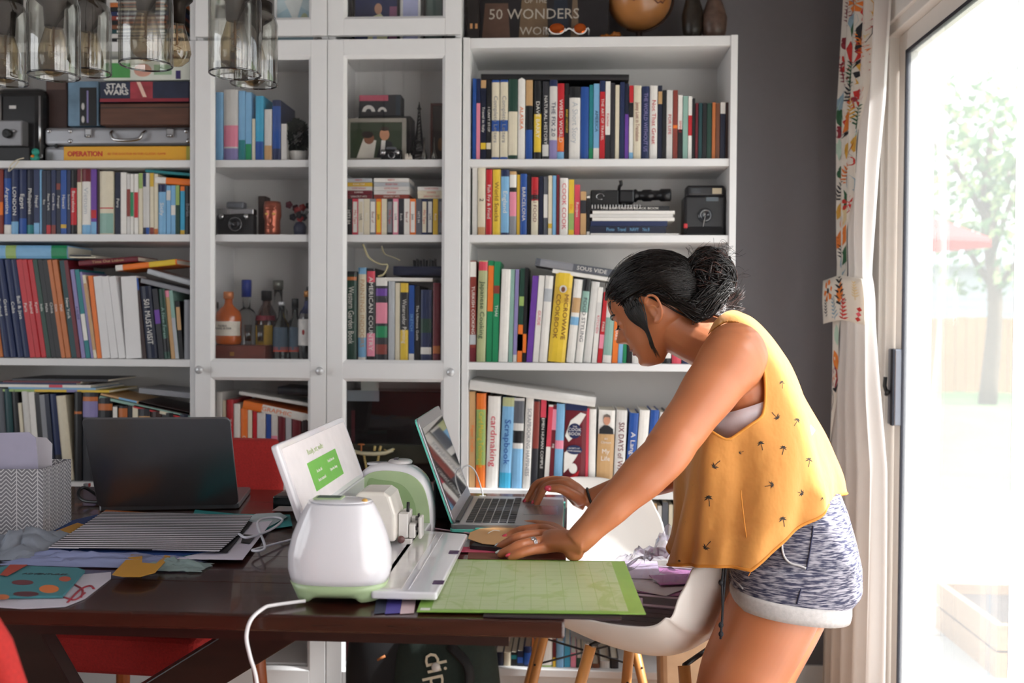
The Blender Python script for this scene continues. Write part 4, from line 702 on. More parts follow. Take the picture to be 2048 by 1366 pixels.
bottle(428, [(.0, 0), (.024, .001), (.026, .01), (.026, .11), (.012, .14), (.012, .165)], .12, ZS, mat('6b5a50', .15, coat=1), 'brownish bottle at the left edge of the bottles', (mat('5c5046', .4), .014, .02))
for px, l in ((496, 'left'), (521, 'right')):
    p = at(px, 700, .045, ZW); t = thing('shot_glass', p, f'{l} of the two small shot glasses of whiskey on the wooden box', 'glass')
    S().lathe([(.0, 0), (.0095, 0), (.011, .062), (.0100, .062), (.0085, .012), (.0, .012)], p, 16).build('glass', glassmat('thinglass', (.97, .97, .97), .02, .06), t); S().lathe([(.0, .013), (.0083, .013), (.0093, .040), (.0, .040)], p, 16).build('whiskey', mat('c96d1c', .15, coat=1), t)
# --- right glass cabinet upper shelf
t, a, b = picture(692, 812, 236, 318, .05, ZA, mat('a9a49a', .35, .5), 'silver framed photograph of a couple in the right glass cabinet', ('34402c', [([(.12, 0), (.45, 0), (.5, .5), (.25, .55)], 'd8d2c8'), (dsc(.36, .55, .1, .16), '8b5a44'), (dsc(.33, .66, .11, .1), '2a1d18'), ([(.5, 0), (.85, 0), (.8, .45), (.62, .52)], '16161c'), ([(.58, .1), (.66, .1), (.68, .5), (.6, .5)], 'dcd8d2'), (dsc(.66, .66, .095, .17), 'c08a6a'), (dsc(.66, .82, .09, .06), '3c2c24')]), fw=.012)
o, a, b = crate('black_box', (716, 822, 232, 318), .085, .08, ZA, BLACK, 'plain black box standing behind the silver photo frame', 'box'); zb = b.z+.0005
o = MB().bb((at(718, 230, .09).x, .09, zb), (at(802, 190, .09).x, .15, zb+.0655)).build('patterned_box', mat('1d1e26', .5), bevel=.002); tag(o, 'dark box with a pink stripe and white shapes above the photo frame', 'box')
x0 = at(718, 230, .09).x; MB().bb((x0+.002, .0888, zb+.047), (x0+.09, .09, zb+.064)).build('pink_stripe', mat('c25a70', .5), o)
for cx, r in ((.03, .02), (.072, .014)):
    q = MB(); q.prism([(x0+cx+r*math.cos(i*PI/12), .089, zb+.014+r*math.sin(i*PI/12)) for i in range(13)]+[(x0+cx+r*.45*math.cos(PI-i*PI/12), .089, zb+.014+r*.45*math.sin(PI-i*PI/12)) for i in range(13)], (0, -1, 0), .0008); q.build('white_arc', bm_('w'), o)
MB().bb((at(802, 190, .09).x-.016, .0888, zb+.002), (at(802, 190, .09).x-.001, .09, zb+.064)).build('dark_edge', mat('20303a', .5), o)
fcamera(at(782, 318, .02, ZA), .062, .040, 'tiny black camera in front of the silver photo frame', .009, False, .02)
p = at(838, 318, .08, ZA); t = thing('iron_tower_model', p, 'dark slender iron lattice tower model in the glass cabinet', 'model tower')
def tw(z): return lerp_tab([(0, .023), (.03, .017), (.06, .011), (.1, .006), (.15, .0028), (.175, .0018)], z)
for sx in (-1, 1):
    for sy in (-1, 1): S().tube([p+V((sx*tw(z), sy*tw(z), z)) for z in [i*.0175 for i in range(11)]], [.004-.0003*i for i in range(11)], 5).build('leg', mat('1b1a1c', .5, .5), t)
b = MB()
for z, r in ((.03, .020), (.062, .0145), (.163, .0055)): b.bb(p+V((-r, -r, z)), p+V((r, r, z+.004)))
b.build('platform', mat('1b1a1c', .5, .5), t); b = MB()
for i in range(16):
    z0, z1 = i*.0105, (i+1)*.0105
    for sx in (-1, 1):
        for f in ((0, 1), (1, 0)):
            c0 = [f[0]*sx*tw(z0)+(0 if f[0] else -tw(z0)), f[1]*sx*tw(z0)+(0 if f[1] else -tw(z0)), z0]; c1 = [f[0]*sx*tw(z1)+(0 if f[0] else tw(z1)), f[1]*sx*tw(z1)+(0 if f[1] else tw(z1)), z1]; b.tube([p+V(c0), p+V(c1)], .0012, 4)
b.build('lattice', mat('1b1a1c', .5, .5), t); S().tube([p+V((0, 0, .165)), p+V((0, 0, .186))], [.004, .0008], 6).build('spire', mat('1b1a1c', .5, .5), t)
for px, l in ((848, 'left'), (868, 'right')):
    p = at(px, 318, .035, ZA); o = S().lathe([(.0, 0), (.009, 0), (.010, .012), (.003, .035), (.0025, .070), (.0018, .070), (.002, .034), (.008, .012), (.0, .003)], p, 16).build('bud_vase', glassmat('thinglass2', (.9, .88, .8), .02, .1)); tag(o, f'{l} of two slim clear glass bud vases beside the tower model', 'vase')
picture(860, 896, 206, 318, .075, ZA, mat('4a2218', .4), 'red brown framed dark picture at the right of the glass cabinet', ('2b211c', [(dsc(.6, .3, .2, .12), '6a4a2a')]), fw=.007)
p = at(818, 318, .02, ZA); b = S(); rnd = random.Random(9)
for k in range(16):
    q = p+V((rnd.uniform(-.010, .012), rnd.uniform(-.006, .006), 0)); b.tube([q, q+V((rnd.uniform(-.006, .006), 0, rnd.uniform(.008, .020)))], [.003, .0012], 6)
tag(b.build('coral', mat('e6ddd2', .7)), 'small white coral piece in front of the dark tower', 'coral')
b = S(); b.tube(crom([at(726, 488, .05), at(738, 515, .045), at(760, 528, .04), at(775, 530, .04), at(768, 548, .035), at(756, 553, .03)], 8), .0036, 6, sq=.3); b.tube(crom([at(763, 492, .07), at(770, 508, .06), at(788, 515, .05), at(800, 521, .05)], 6), .0025, 6, sq=.3)
tag(b.build('ribbon', mat('cfc59b', .5)), 'curled pale gold ribbon on the books in the right glass cabinet', 'ribbon')
b = MB()
for k in range(8): b.bb(at(826+k*6, 527, .03+.004*(k % 2), ZS+.2825), at(826+k*6, 520, .03)+V((.004, .03, .004*(k % 2))))
tag(b.build('binder_clips', BLACK), 'black clips lying on the navy ring binder in the glass cabinet', 'clips')
# low compartment: dark television box, papers, boat model
o, a, b = crate('dark_cabinet_box', (692, 889, 784, 985), .12, .14, ZD, mat('1a1718', .3, coat=.3), 'big black glossy box filling the low glass cabinet', 'box'); bx = (a, b)
MB().bb((a.x+.016, a.y-.001, a.z+.01), (a.x+.028, a.y, b.z-.06)).build('red_stripe', mat('4d1c22', .5), o)
o, a, b = crate('glass_shelf_tray', (694, 880, 890, 925), .05, .06, None, mat('3e4038', .25, coat=.5), 'dark green grey tray box under the small boat model', 'tray')
MB().bb((a.x+.01, a.y+.005, ZD), (a.x+.02, b.y-.005, a.z)).build('foot', BLACK, o); MB().bb((b.x-.02, a.y+.005, ZD), (b.x-.01, b.y-.005, a.z)).build('foot', BLACK, o)
for i, (x0, x1, y0, y1, c, l) in enumerate(((694, 758, 781, 802, '8f98a2', 'grey blue card at the top left of the black glossy box'), (722, 757, 760, 781, 'b3b9b6', 'pale card standing above the grey blue card low in the cabinet'))):
    o, a_, b_ = crate('card', (x0, x1, y0, y1), .112-i*.004, .003, None, mat(c, .5), l, 'card', bevel=0)
p = at(745, 930, .02, ZD); t = thing('boat_model', at(745, 960, .02, ZD), 'little golden outrigger boat model on twisted rope legs behind the cutting machine', 'boat model'); gold = mat('d8c07c', .4, .3, .1, 80); rope = mat('cdb878', .7)
c = at(742, 905, -.015+.05); L = .062
b = S(); b.loft([[c+V((L*u, w_*math.cos(v*PI/4), -.004+.006*math.sin(v*PI/4)+ .010*abs(u)**3)) for v in range(8)] for u, w_ in ((-1, .001), (-.85, .006), (-.4, .010), (.2, .011), (.7, .007), (1.1, .001))]); b.build('hull', mat('dfd8b8', .35), t)
b = S(); b.tube([c+V((-.05, 0, .004)), c+V((-.062, 0, .012)), c+V((-.058, 0, .02))], .0025, 6); b.ell(c+V((-.03, 0, .024)), (.011, .004, .003)); b.tube([c+V((-.03, 0, .004)), c+V((-.03, 0, .024))], .003, 6); b.build('stern_ornament', mat('c47a48', .4, .3), t)
b = S(); b.tube([c+V((.01, 0, .005)), c+V((.012, 0, .02))], .004, 6); b.tube([c+V((.026, 0, .005)), c+V((.03, 0, .02))], .004, 6); b.tube([c+V((.04, 0, .010)), c+V((.056, 0, .002)), c+V((.072, 0, .012))], .002, 6); b.build('deck_ornament', gold, t)
for sx, dx in ((-.022, .012), (.024, -.010)):
    b = S(); b0 = c+V((sx, 0, -.004)); n = 10
    for k in range(n): b.ell(b0+V((dx*k/n, 0, -.0062*k-.003)), (.0042, .0036, .0036), nu=8, nv=5)
    b.tube([b0+V((dx, 0, -.064)), V((b0.x+dx, b0.y, ZD))], .0025, 6); b.build('rope_leg', rope, t)
# --- right bookcase: film camera & instant camera
p = at(1180, 403, .05, zsn); t = thing('film_camera', p, 'black movie camera with crank and long lens lying on the spiral notebook', 'camera'); x, y, z = p
MB().bb((x+.002, y, z), (x+.085, y+.06, z+.050)).build('body', mat('151517', .45, bump=.3, scale=200), t, bevel=.003); MB().bb((x+.086, y+.005, z+.012), (x+.132, y+.055, z+.052)).build('turret', mat('1b1b1e', .35), t, bevel=.006)
S().tube(crom([(x+.086, y+.02, z+.05), (x+.088, y+.01, z+.062), (x+.092, y, z+.066), (x+.090, y-.002, z+.078)], 4), .005, 8).build('crank', BLACK, t)
S().lathe([(.019, 0), (.020, .006), (.014, .012), (.014, .022), (.018, .028), (.018, .050), (.015, .055), (.015, .075), (.019, .080), (.019, .108), (.015, .110), (.013, .100), (.0, .098)], (x+.132, y+.028, z+.036), 24, (1, -.15, 0)).build('lens', mat('1a1a1d', .3, .3), t)
for s_ in (.0,): S().tube([V((x+.030+.011*math.cos(i*PI/10), y-.001, z+.03+.009*math.sin(i*PI/10))) for i in range(18)], .0016, 5).build('side_emblem', CHROME, t)
MB().bb((x+.095, y+.01, z), (x+.105, y+.05, z+.013)).build('foot', BLACK, t)
a, b = pbox(1368, 1452, 370, 468, .05, .09, ZB_); t = thing('instant_camera', ((a.x+b.x)/2, .08, ZB_), 'black folding instant camera with flash bar at the right end of the shelf', 'camera'); blk = mat('1d1d21', .38)
MB().bb(a, (b.x, b.y, a.z+(b.z-a.z)*.80)).build('body', blk, t, bevel=.008, segs=3); MB().bb((a.x+.006, a.y+.002, a.z+(b.z-a.z)*.78), (b.x-.002, b.y-.03, b.z)).build('flash_head', blk, t, bevel=.008, segs=3)
MB().bb((b.x-.040, a.y-.001, b.z-.026), (b.x-.012, a.y+.006, b.z-.009)).build('flash_window', mat('c4b79a', .3), t, bevel=.001); MB().bb((a.x+.018, a.y-.001, b.z-.024), (a.x+.048, a.y+.006, b.z-.010)).build('sensor_window', mat('3a3d42', .2), t)
MB().bb((b.x-.058, a.y-.002, b.z-.048), (b.x-.022, a.y+.006, b.z-.036)).build('viewfinder', mat('59636c', .2), t); S().lathe([(.022, 0), (.021, .006), (.012, .008), (.011, .004), (.0, .003)], ((a.x+b.x)/2, a.y, a.z+.062), 24, (0, -1, 0)).build('lens', mat('2a2c33', .2, coat=1), t)
MB().bb((a.x-.001, a.y-.002, a.z+.024), (a.x+.010, a.y+.006, a.z+.038)).build('shutter_button', mat('d8343c', .4), t, bevel=.002); S().tube([((a.x+b.x)/2, a.y-.008, a.z+.06), ((a.x+b.x)/2-.006, a.y-.008, a.z+.028)], .0008, 4).build('strap', bm_('w'), t)
MB().prism([(a.x+.006, a.y-.012, a.z+.004), (b.x-.006, a.y-.012, a.z+.004), (b.x-.010, a.y, a.z+.030), (a.x+.010, a.y, a.z+.030)], (0, 1, 0), .01).build('front_shelf', blk, t, bevel=.003)
# --- on top of the right bookcase
zt = ZT+.0003; p0 = at(938, 70, .06, zt); p1 = at(1218, 70, .06, zt)
o = MB().box((0, .012, .20), (p1.x-p0.x, .020, .40)).build('picture_book', mat('1d1a1e', .4, var=.3, scale=12), bevel=.002); tag(o, 'large dark photo book of world wonders leaning above the right bookcase', 'book'); o.location = ((p0.x+p1.x)/2, .05, zt+.001); o.rotation_euler = (math.radians(-8), 0, 0)
Wb = p1.x-p0.x
for (x0, x1, z0, z1, c) in ((-.17, -.085, .0, .12, '5b4236'), (-.06, .03, 0, .13, '6f5a44'), (.04, .09, .03, .18, '1f2634'), (.095, .12, .0, .2, '6b5846')):
    MB().prism([(x0, .0016, z0+.003), (x1, .0016, z0+.003), (x1-.008, .0016, z1), (x0+.008, .0016, z1)], (0, -1, 0), .0008).build('cover_picture', mat(c, .5, var=.2), o, local=True)
for s_, xx, zz_, sz in (('50 WONDERS', -.005, .083, .046), ('WORLD', .02, .030, .036), ('OF THE', .0, .125, .02)):
    text(s_, sz, mat('b9b0a4', .5), frame4(V((xx-.01, -.0002, zz_)), (1, 0, 0), (0, 0, 1)), o, 'lettering', sx=.95 if sz > .04 else 1)
o = MB().bb((at(934, 70, .03).x, .03, zt), (at(958, 20, .03).x, .09, zt+.14)).build('dark_candle_box', mat('1c1514', .5), bevel=.002); tag(o, 'small black box with two gold squares at the left on top of the bookcase', 'box')
for px in (941, 960): pass
for px in (940, 950): MB().bb(at(px, 57, .0285), at(px+5, 47, .0285)+V((0, .0015, 0))).build('gold_square', mat('d09a6a', .4, .3), o)
# mirrored sunglasses
t = thing('sunglasses', at(1130, 70, .0, zt), 'white framed sunglasses with orange mirrored lenses on top of the bookcase', 'sunglasses'); orl = mat('b4531c', .08, .7, .3, 20)
for px, rx in ((1114, 16), (1160, 13)):
    c = at(px, 57, .012); rr = rx*.00143; b = S(); b.ell(c, (rr, .003, .0155)); b.build('lens', orl, t); b = S(); b.tube([c+V(((rr+.001)*math.cos(i*PI/10+PI), -.001, .0165*math.sin(i*PI/10+PI))) for i in range(11)], .0018, 6); b.build('rim', WHITE, t)
b = S(); b.tube(crom([at(1130, 62, .011), at(1138, 57, .010), at(1148, 62, .011)], 5), .0022, 6); b.build('bridge', WHITE, t)
b = S(); b.tube([at(1093, 55, .012), at(1092, 60, .03), at(1094, 66, .12, zt+.004)], .002, 6); b.build('temple', WHITE, t); b = S(); b.tube([at(1176, 56, .012), at(1178, 60, .03), at(1176, 66, .12, zt+.004)], .002, 6); b.build('temple', WHITE, t)
# globe
p = at(1278, 70, .12, zt); t = thing('globe', p, 'antique brown globe on a dark turned stand on top of the bookcase', 'globe')
c = V((p.x, p.y, zt+.148)); S().ell(c, (.098, .098, .098), nu=32, nv=20).build('ball', mat('a9713e', .35, var=.35, scale=9, coat=.3), t)
S().lathe([(.050, 0), (.052, .006), (.030, .012), (.010, .020), (.013, .028), (.008, .036), (.012, .044), (.0, .048)], p, 24).build('stand', mat('2b1813', .35), t)
b = S(); b.tube([c+V((.103*math.cos(a_), 0, .103*math.sin(a_))) for a_ in [-PI*.62+i*PI*1.1/24 for i in range(25)]], .0035, 8); b.build('meridian', mat('3a2418', .4, .3), t)
b = MB()
for (u, v, r) in ((-.9, -.25, .028), (-1.7, -.15, .034), (-1.2, .25, .03), (-2.2, .1, .026)):
    q = []
    for k in range(12):
        a1, b1 = u+r*9*math.cos(k*PI/6)*(1+.3*math.sin(k*2.1))*.9, v+r*7*math.sin(k*PI/6)*(1+.3*math.cos(k*1.7)); q.append(c+V((math.cos(b1)*math.cos(a1), math.cos(b1)*math.sin(a1), math.sin(b1)))*.0988)
    b.add(q+[sum(q, V((0, 0, 0)))/12*1.012], [(i, (i+1) % 12, 12) for i in range(12)])
b.build('continent_print', mat('5e3020', .5), t)
b = S(); rnd = random.Random(4)
for k in range(9): b.ell(at(1205+k*4, 66, .05, zt+.008+rnd.uniform(0, .012)), (.008, .006, .008), nu=8, nv=6)
tag(b.build('amber_beads', mat('9c5b1c', .25, .2, .3, 40)), 'small heap of amber beads between sunglasses and globe', 'beads')
for px, r, hh, c_, l in ((1385, .030, .17, '2a231c', 'left dark mottled ceramic vase on top of the bookcase'), (1428, .036, .15, '5b463c', 'brown bumpy ceramic vase at the right end on top of the bookcase')):
    p = at(px, 70, .10, zt); o = S().lathe([(.0, 0), (r*.7, 0), (r, hh*.25), (r*1.1, hh*.5), (r*.7, hh*.8), (r*.35, hh), (r*.3, hh), (.0, hh*.6)], p, 24).build('ceramic_vase', mat(c_, .35, var=.5, scale=45, bump=1.0)); tag(o, l, 'vase')
# ================================================================== HANGING LIGHTS
ch = thing('chandelier', (-.55, -1.05, 2.28), 'rustic hanging light with glass jar shades and bare filament bulbs', 'hanging light')
MB().bb((-.98, -1.12, 2.28), (-.10, -.98, 2.36)).build('beam', mat('4a3626', .6, var=.2, scale=6, stretch=(1, 8, 8), bump=.5), ch, bevel=.006)
for x in (-.85, -.23): S().tube([(x, -1.05, 2.36), (x, -1.05, ZC)], .006, 8).build('rod', DKMETAL, ch)
JG = glassmat('jarglass', (.90, .90, .88), .04, .07, 1.6)
def jar(px, py, wpx, Y, h=.155, has=True, bulbz=None):
    c = onY(px, py, Y); k = (c-CAM).dot(_fw)/F_PX; r = wpx*k/2; z0 = c.z
    if has:
        b = S(); b.lathe([(r*.97, 0), (r, .003), (r*1.0, h*.80), (r*.92, h*.9), (r*.72, h*.96), (r*.70, h), (r*.66, h), (r*.68, h*.955), (r*.88, h*.89), (r*.945, h*.80), (r*.945, .003), (r*.97, 0)], (c.x, c.y, z0), 32, cap=False); j = b.build('jar_shade', JG, ch)
        S().tube([V((c.x+r*.97*math.cos(i*PI/16), c.y+r*.97*math.sin(i*PI/16), z0)) for i in range(33)], .0017, 6).build('rim', glassmat('rimglass', (.25, .25, .27), .03, .15), j)
    b = S(); zc = z0+h*.80 if has else z0+h*.85
    b.lathe([(.016, -.035), (.018, 0), (r*.70 if has else .03, .012), (r*.76 if has else .032, .014), (r*.76 if has else .032, .045), (.014, .052), (.012, .085)], (c.x, c.y, zc+.0), 24); b.build('socket_cap', DKMETAL, ch)
    b = S(); zc2 = zc-.03
    b.lathe([(.012, .0), (.016, -.010), (.026, -.045), (.029, -.065), (.024, -.082), (.010, -.093), (.0, -.095)], (c.x, c.y, zc2), 20); bl = b.build('bulb', glassmat('bulbglass', (.88, .78, .62), .03, .08), ch)
    b = S(); b.tube([V((c.x+.009*math.cos(i*2.4), c.y+.009*math.sin(i*2.4), zc2-.02-.0045*i)) for i in range(12)], .0007, 4); b.tube([(c.x, c.y, zc2), (c.x, c.y, zc2-.05)], .0025, 6); b.build('filament', mat('8a6a3c', .4, .5), bl)
    S().tube([(c.x, c.y, zc+.08), (c.x, c.y, 2.30)], .004, 6).build('cord', BLACK, ch)
jar(12, 165, 84, -1.10); jar(108, 152, 100, -1.16); jar(178, 146, 86, -.93, .150); jar(292, 130, 104, -1.16, .165); jar(354, 128, 40, -.90, .14, False); jar(470, 148, 103, -1.14, .165); jar(508, 168, 94, -.92, .150)
# ================================================================== TABLE
TZ = .755; TX1 = .318; TX0 = -2.2; TY0 = -1.52; TY1 = -.46
WOOD = mat('3a1d16', .22, var=.35, scale=5, stretch=(1, 9, 9), bump=.15, coat=.3); WOOD2 = mat('2c1511', .35, var=.3, scale=5, stretch=(1, 9, 9))
tb = thing('dining_table', ((TX0+TX1)/2, (TY0+TY1)/2, 0), 'long dark red-brown wooden dining table covered with craft papers', 'table')
n = 6; w_ = (TY1-TY0)/n
for i in range(n): MB().bb((TX0, TY0+i*w_, TZ-.025), (TX1, TY0+(i+1)*w_-.0006, TZ-.0002*(i % 2))).build('plank', WOOD, tb, bevel=.0035 if i in (0, n-1) else .0005)
b = MB(); b.bb((TX0+.1, TY0+.085, .69), (TX1-.085, TY0+.110, TZ-.025)); b.build('apron', WOOD2, tb); b = MB(); b.bb((TX0+.1, TY1-.11, .69), (TX1-.085, TY1-.085, TZ-.025)); b.build('apron', WOOD2, tb)
b = MB(); b.bb((TX1-.11, TY0+.110, .69), (TX1-.085, TY1-.11, TZ-.025)); b.build('apron', WOOD2, tb)
MB().bb((TX0+.2, -1.03, .60), (TX1-.12, -.95, .665)).build('cross_rail', WOOD2, tb)
def beam(a, c, wd, dp, name='brace'):
    a, c = V(a), V(c); d = (c-a).normalized(); n_ = d.cross(V((0, 1, 0))).normalized()*wd/2; y = V((0, dp/2, 0))
    b = MB(); b.loft([[a+n_+y, a-n_+y, a-n_-y, a+n_-y], [c+n_+y, c-n_+y, c-n_-y, c+n_-y]]); b.build(name, WOOD2, tb, bevel=.003)
pA = onY(690, 1285, -1.0); pB = onY(-10, 1285, -1.0)
beam((pA.x, -1.0, .665), (pA.x-.95, -1.0, .06), .085, .06); beam((pB.x, -1.01, .665), (pB.x+.36, -1.01, .06), .085, .045)
MB().bb((pA.x-1.1, -1.35, 0), (pA.x-.85, -.65, .06)).build('foot', WOOD2, tb, bevel=.006)
MB().bb((pB.x+.3, -1.36, 0), (pB.x+.42, -.64, .06)).build('foot', WOOD2, tb, bevel=.006)
MB().bb((TX0+.25, -1.36, 0), (TX0+.35, -.64, .665)).build('end_leg', WOOD2, tb, bevel=.006)
# ------------------------------------------------------------------ red chairs
RED = mat('a8201c', .85, var=.22, scale=260, bump=.6); ORW = mat('9c4f22', .4, var=.15, scale=10, stretch=(6, 6, 1))
def redchair(loc, rz, label):
    t = thing('upholstered_chair', (0, 0, 0), label, 'chair', 'red upholstered chairs')
    MB().bb((-.225, -.26, .40), (.225, .24, .49)).build('seat', RED, t, bevel=.02, segs=3)
    b = S(); R = []
    for i in range(9):
        v = i/8; z = .46+.40*v; y = .20+.10*v**1.2; hw = .215+.012*math.sin(PI*v)-(.02*max(0, v-.85)/.15)
        R.append([V((hw*math.copysign(abs(math.cos(a))**.35, math.cos(a)), y+.028*math.copysign(abs(math.sin(a))**.6, math.sin(a)), z)) for a in [2*PI*j/24 for j in range(24)]])
    b.loft(R); b.build('backrest', RED, t, bevel=.006)
    for sx in (-1, 1):
        for sy in (-1, 1): S().tube([(sx*.18, sy*.17, .42), (sx*.205, sy*.215, 0)], [.022, .014], 10).build('leg', ORW, t)
    t.location = loc; t.rotation_euler = (0, 0, rz); return t
redchair((onY(402, 900, -.27).x, -.565, 0), math.radians(-4), 'red woven fabric chair across the table behind the grey laptop')
redchair((-.495, -1.62, .02), math.radians(180), 'red woven fabric chair nearest the camera at the lower left edge')
# ------------------------------------------------------------------ white shell chairs
def shellchair(loc, rz, label, hs=1.0, zs=1.0):
    t = thing('shell_chair', (0, 0, 0), label, 'chair', 'white shell chairs'); m = mat('e9e4df', .35, var=.01)
    prof = crom([(0, .235, .445), (0, .215, .462), (0, .15, .455), (0, .04, .432), (0, -.08, .43), (0, -.155, .465), (0, -.19, .54), (0, -.21, .64), (0, -.235, .74), (0, -.25, .83)], 3); K = len(prof)
    R = []
    for i, p in enumerate(prof):
        v = i/(K-1); hw = lerp_tab([(0, .17), (.12, .215), (.4, .235), (.6, .235), (.8, .215), (.93, .18), (1, .12)], v); seat = max(0, 1-v*1.7); back = min(1, max(0, v*1.9-.85)); row = []
        for j in range(17):
            u = -1+j/8; a = abs(u)**3.2; z = .46+(p.z-.46)*hs if p.z > .5 else p.z
            side = math.sin(PI*min(1, v*1.15))
            row.append(V((hw*u, p.y+back*.095*a*(1-.3*v), z+.092*a*side*(1-back*.6)-(.03*abs(u)**3 if v > .93 else 0))))
        R.append(row)
    o = S().grid(R).build('seat_shell', m, t, solid=.006, sub=1)
    for sx in (-1, 1):
        for sy in (-1, 1): S().tube([(sx*.10, sy*.11-.02, .425), (sx*.20, sy*.20-.02, 0)], [.013, .010], 10).build('leg', mat('c98a4c', .4, var=.1, scale=12, stretch=(6, 6, 1)), t)
    b = S(); b.tube([(-.14, .13, .29), (.14, -.17, .27)], .003, 6); b.tube([(.14, .13, .29), (-.14, -.17, .27)], .003, 6); b.tube([(-.1, .09, .425), (.1, .09, .425)], .005, 6); b.tube([(-.1, -.13, .425), (.1, -.13, .425)], .005, 6); b.build('wire_brace', BLACK, t)
    for sx in (-1, 1): S().lathe([(.009, 0), (.009, .018), (.0, .018)], (sx*.10, .09, .425), 10, (0, 0, -1)).build('shock_mount', CHROME, t)
    t.location = loc; t.rotation_euler = (0, 0, rz); t.scale = (1, 1, zs); return t
shellchair((.500, -.725, 0), math.radians(60), 'white plastic shell chair with wooden legs holding the clear craft case', .55, 1.12)
shellchair((.375, -.23, 0), math.radians(180), 'white plastic shell chair between table corner and right bookcase', .72)
# clear case of papers on the chair
R3 = Matrix.Rotation(math.radians(-14), 3, 'Z'); cc = V((.465, -.73, .575)); t = thing('craft_case', cc, 'clear plastic craft case full of pink paper on the white chair', 'case')
cl = glassmat('clearplastic', (.97, .93, .96), .08, .10, haze=.12)
for d_, o_ in (((.29, .25, .002), (0, 0, -.028)), ((.29, .002, .07), (0, -.125, .006)), ((.29, .002, .07), (0, .125, .006)), ((.002, .25, .07), (-.145, 0, .006)), ((.002, .25, .07), (.145, 0, .006)), ((.295, .255, .002), (0, 0, .042))):
    MB().box(cc+R3 @ V(o_), d_, R3).build('wall', cl, t)
b = MB()
for z_ in (-.028, .022, .042):
    for sx, sy in ((0, -1), (0, 1), (-1, 0), (1, 0)): b.box(cc+R3 @ V((sx*.146, sy*.126, z_)), (.292 if sx == 0 else .004, .252 if sy == 0 else .004, .004), R3)
b.build('rim', mat('d9c4d4', .3), t, bevel=.001); MB().box(cc+R3 @ V((.02, -.129, .022)), (.05, .005, .03), R3).build('latch', mat('d5b8cc', .25), t, bevel=.002)
for i, (z_, c_) in enumerate(((-.022, '4a2a2c'), (-.012, '3a2c30'), (-.002, '5a3436'), (.008, '6b5560'), (.018, 'a98fa8'))): MB().box(cc+R3 @ V((0, 0, z_)), (.27, .23, .008), R3).build('paper_stack', mat(c_, .7), t)
for i, (dx, dy, a_, c_, s_, l) in enumerate(((-.01, .0, 4, 'c985b5', (.27, .22), 'pink paper sheet on top of the clear craft case'), (.03, -.03, -14, 'e9e2e6', (.2, .15), 'white die-cut paper sheet over the pink one on the craft case'), (-.05, .04, 20, 'dcc7dd', (.2, .16), 'pale lilac paper sheet at the back of the craft case'), (.10, -.02, 35, 'b25a9c', (.10, .08), 'magenta paper scrap at the right of the craft case'))):
    Rz = Matrix.Rotation(math.radians(-22+a_), 3, 'Z'); o = MB().box((0, 0, 0), (s_[0], s_[1], .0015), Rz).build('paper_sheet', mat(c_, .6), bevel=0); o.location = cc+R3 @ V((dx, dy, .0445+i*.003)); tag(o, l, 'paper')
def crumple(name, c, r, m, seed, label, cat, group=None, flat=.5, n=26):
    rnd = random.Random(seed); b = S(); P = []
    for i in range(n):
        row = []
        for j in range(n):
            u, v = -1+2*i/(n-1), -1+2*j/(n-1); h = 1-max(abs(u), abs(v))**2
            q = V((u*2.3+seed, v*2.3, seed*3.1)); f = abs(noise.noise(q))*.9+abs(noise.noise(q*2.7))*.45
            row.append(V(c)+V((r[0]*(u+.15*noise.noise(q*1.7)), r[1]*(v+.15*noise.noise(q*1.9+V((9, 0, 0)))), r[2]*(f*h+.06*abs(noise.noise(q*6))+.25*h))))
        P.append(row)
    b.grid(P); o = b.build(name, m); tag(o, label, cat, group); return o
crumple('plastic_bag', cc+V((.09, .0, .058)), (.12, .10, .11), glassmat('bagplastic', (.95, .96, .99), .12, .12, haze=.16), 3, 'crumpled transparent plastic bag on the craft case beside her shorts', 'bag')
o = S(); o.tube(crom([onY(1355, 1165, -.95)+V((0, 0, .04)), cc+V((-.02, .03, .075)), cc+V((-.08, .05, .06))], 5), .002, 5); 
# tan bag
pT = onY(1405, 1160, -.22); t = thing('tote_bag', (pT.x, -.18, 0), 'tan leather tote bag with dark round openings behind the white chair', 'bag'); tan = mat('a98a6c', .6, var=.1)
b = MB(); b.loft([[V((pT.x+sx*w__, -.22+sy*.06, z)) for sx, sy in ((-1, -1), (1, -1), (1, 1), (-1, 1))] for z, w__ in ((0, .11), (.3, .12), (.56, .075))]); b.build('body', tan, t, bevel=.02, segs=3)
for px in (1388, 1452): S().ell(onY(px, 1168, -.285), (.034, .010, .045)).build('dark_opening', mat('1c1613', .7), t)
# ================================================================== GREY LAPTOP
SILV = mat('85868b', .32, .85, .02); gl_ = thing('laptop', (-.595, -.62, TZ), 'large grey laptop with its lid turned to the camera at left', 'laptop')
HB = [onZ(196, 1013, TZ+.012), onZ(478, 1008, TZ+.012)]; HT = [onY(163, 836, HB[0].y-.095), onY(460, 835, HB[1].y-.095)]
HT[1].z = (HT[0].z+HT[1].z)/2; HT[0].z = HT[1].z
def plate(c4, th, r, n=6): # rounded quad: c4 corners (bl, br, tr, tl)
    c4 = [V(p) for p in c4]; nn = (c4[1]-c4[0]).cross(c4[3]-c4[0]).normalized(); out = []
    for i in range(4):
        p, a, b = c4[i], c4[i-1], c4[(i+1) % 4]; da, db = (a-p).normalized(), (b-p).normalized()
        for k in range(n+1): s = k/n; q0 = p+da*r; q1 = p+db*r; out.append((1-s)**2*q0+2*s*(1-s)*p+s*s*q1)
    return out, nn
def plated(c4, th, r, name, m, par, bevel=.001):
    o, nn = plate(c4, th, r); return MB().prism([p-nn*th/2 for p in o], nn, th).build(name, m, par, bevel=bevel)
plated([HB[0], HB[1], HT[1], HT[0]], .007, .014, 'lid', SILV, gl_, .002)
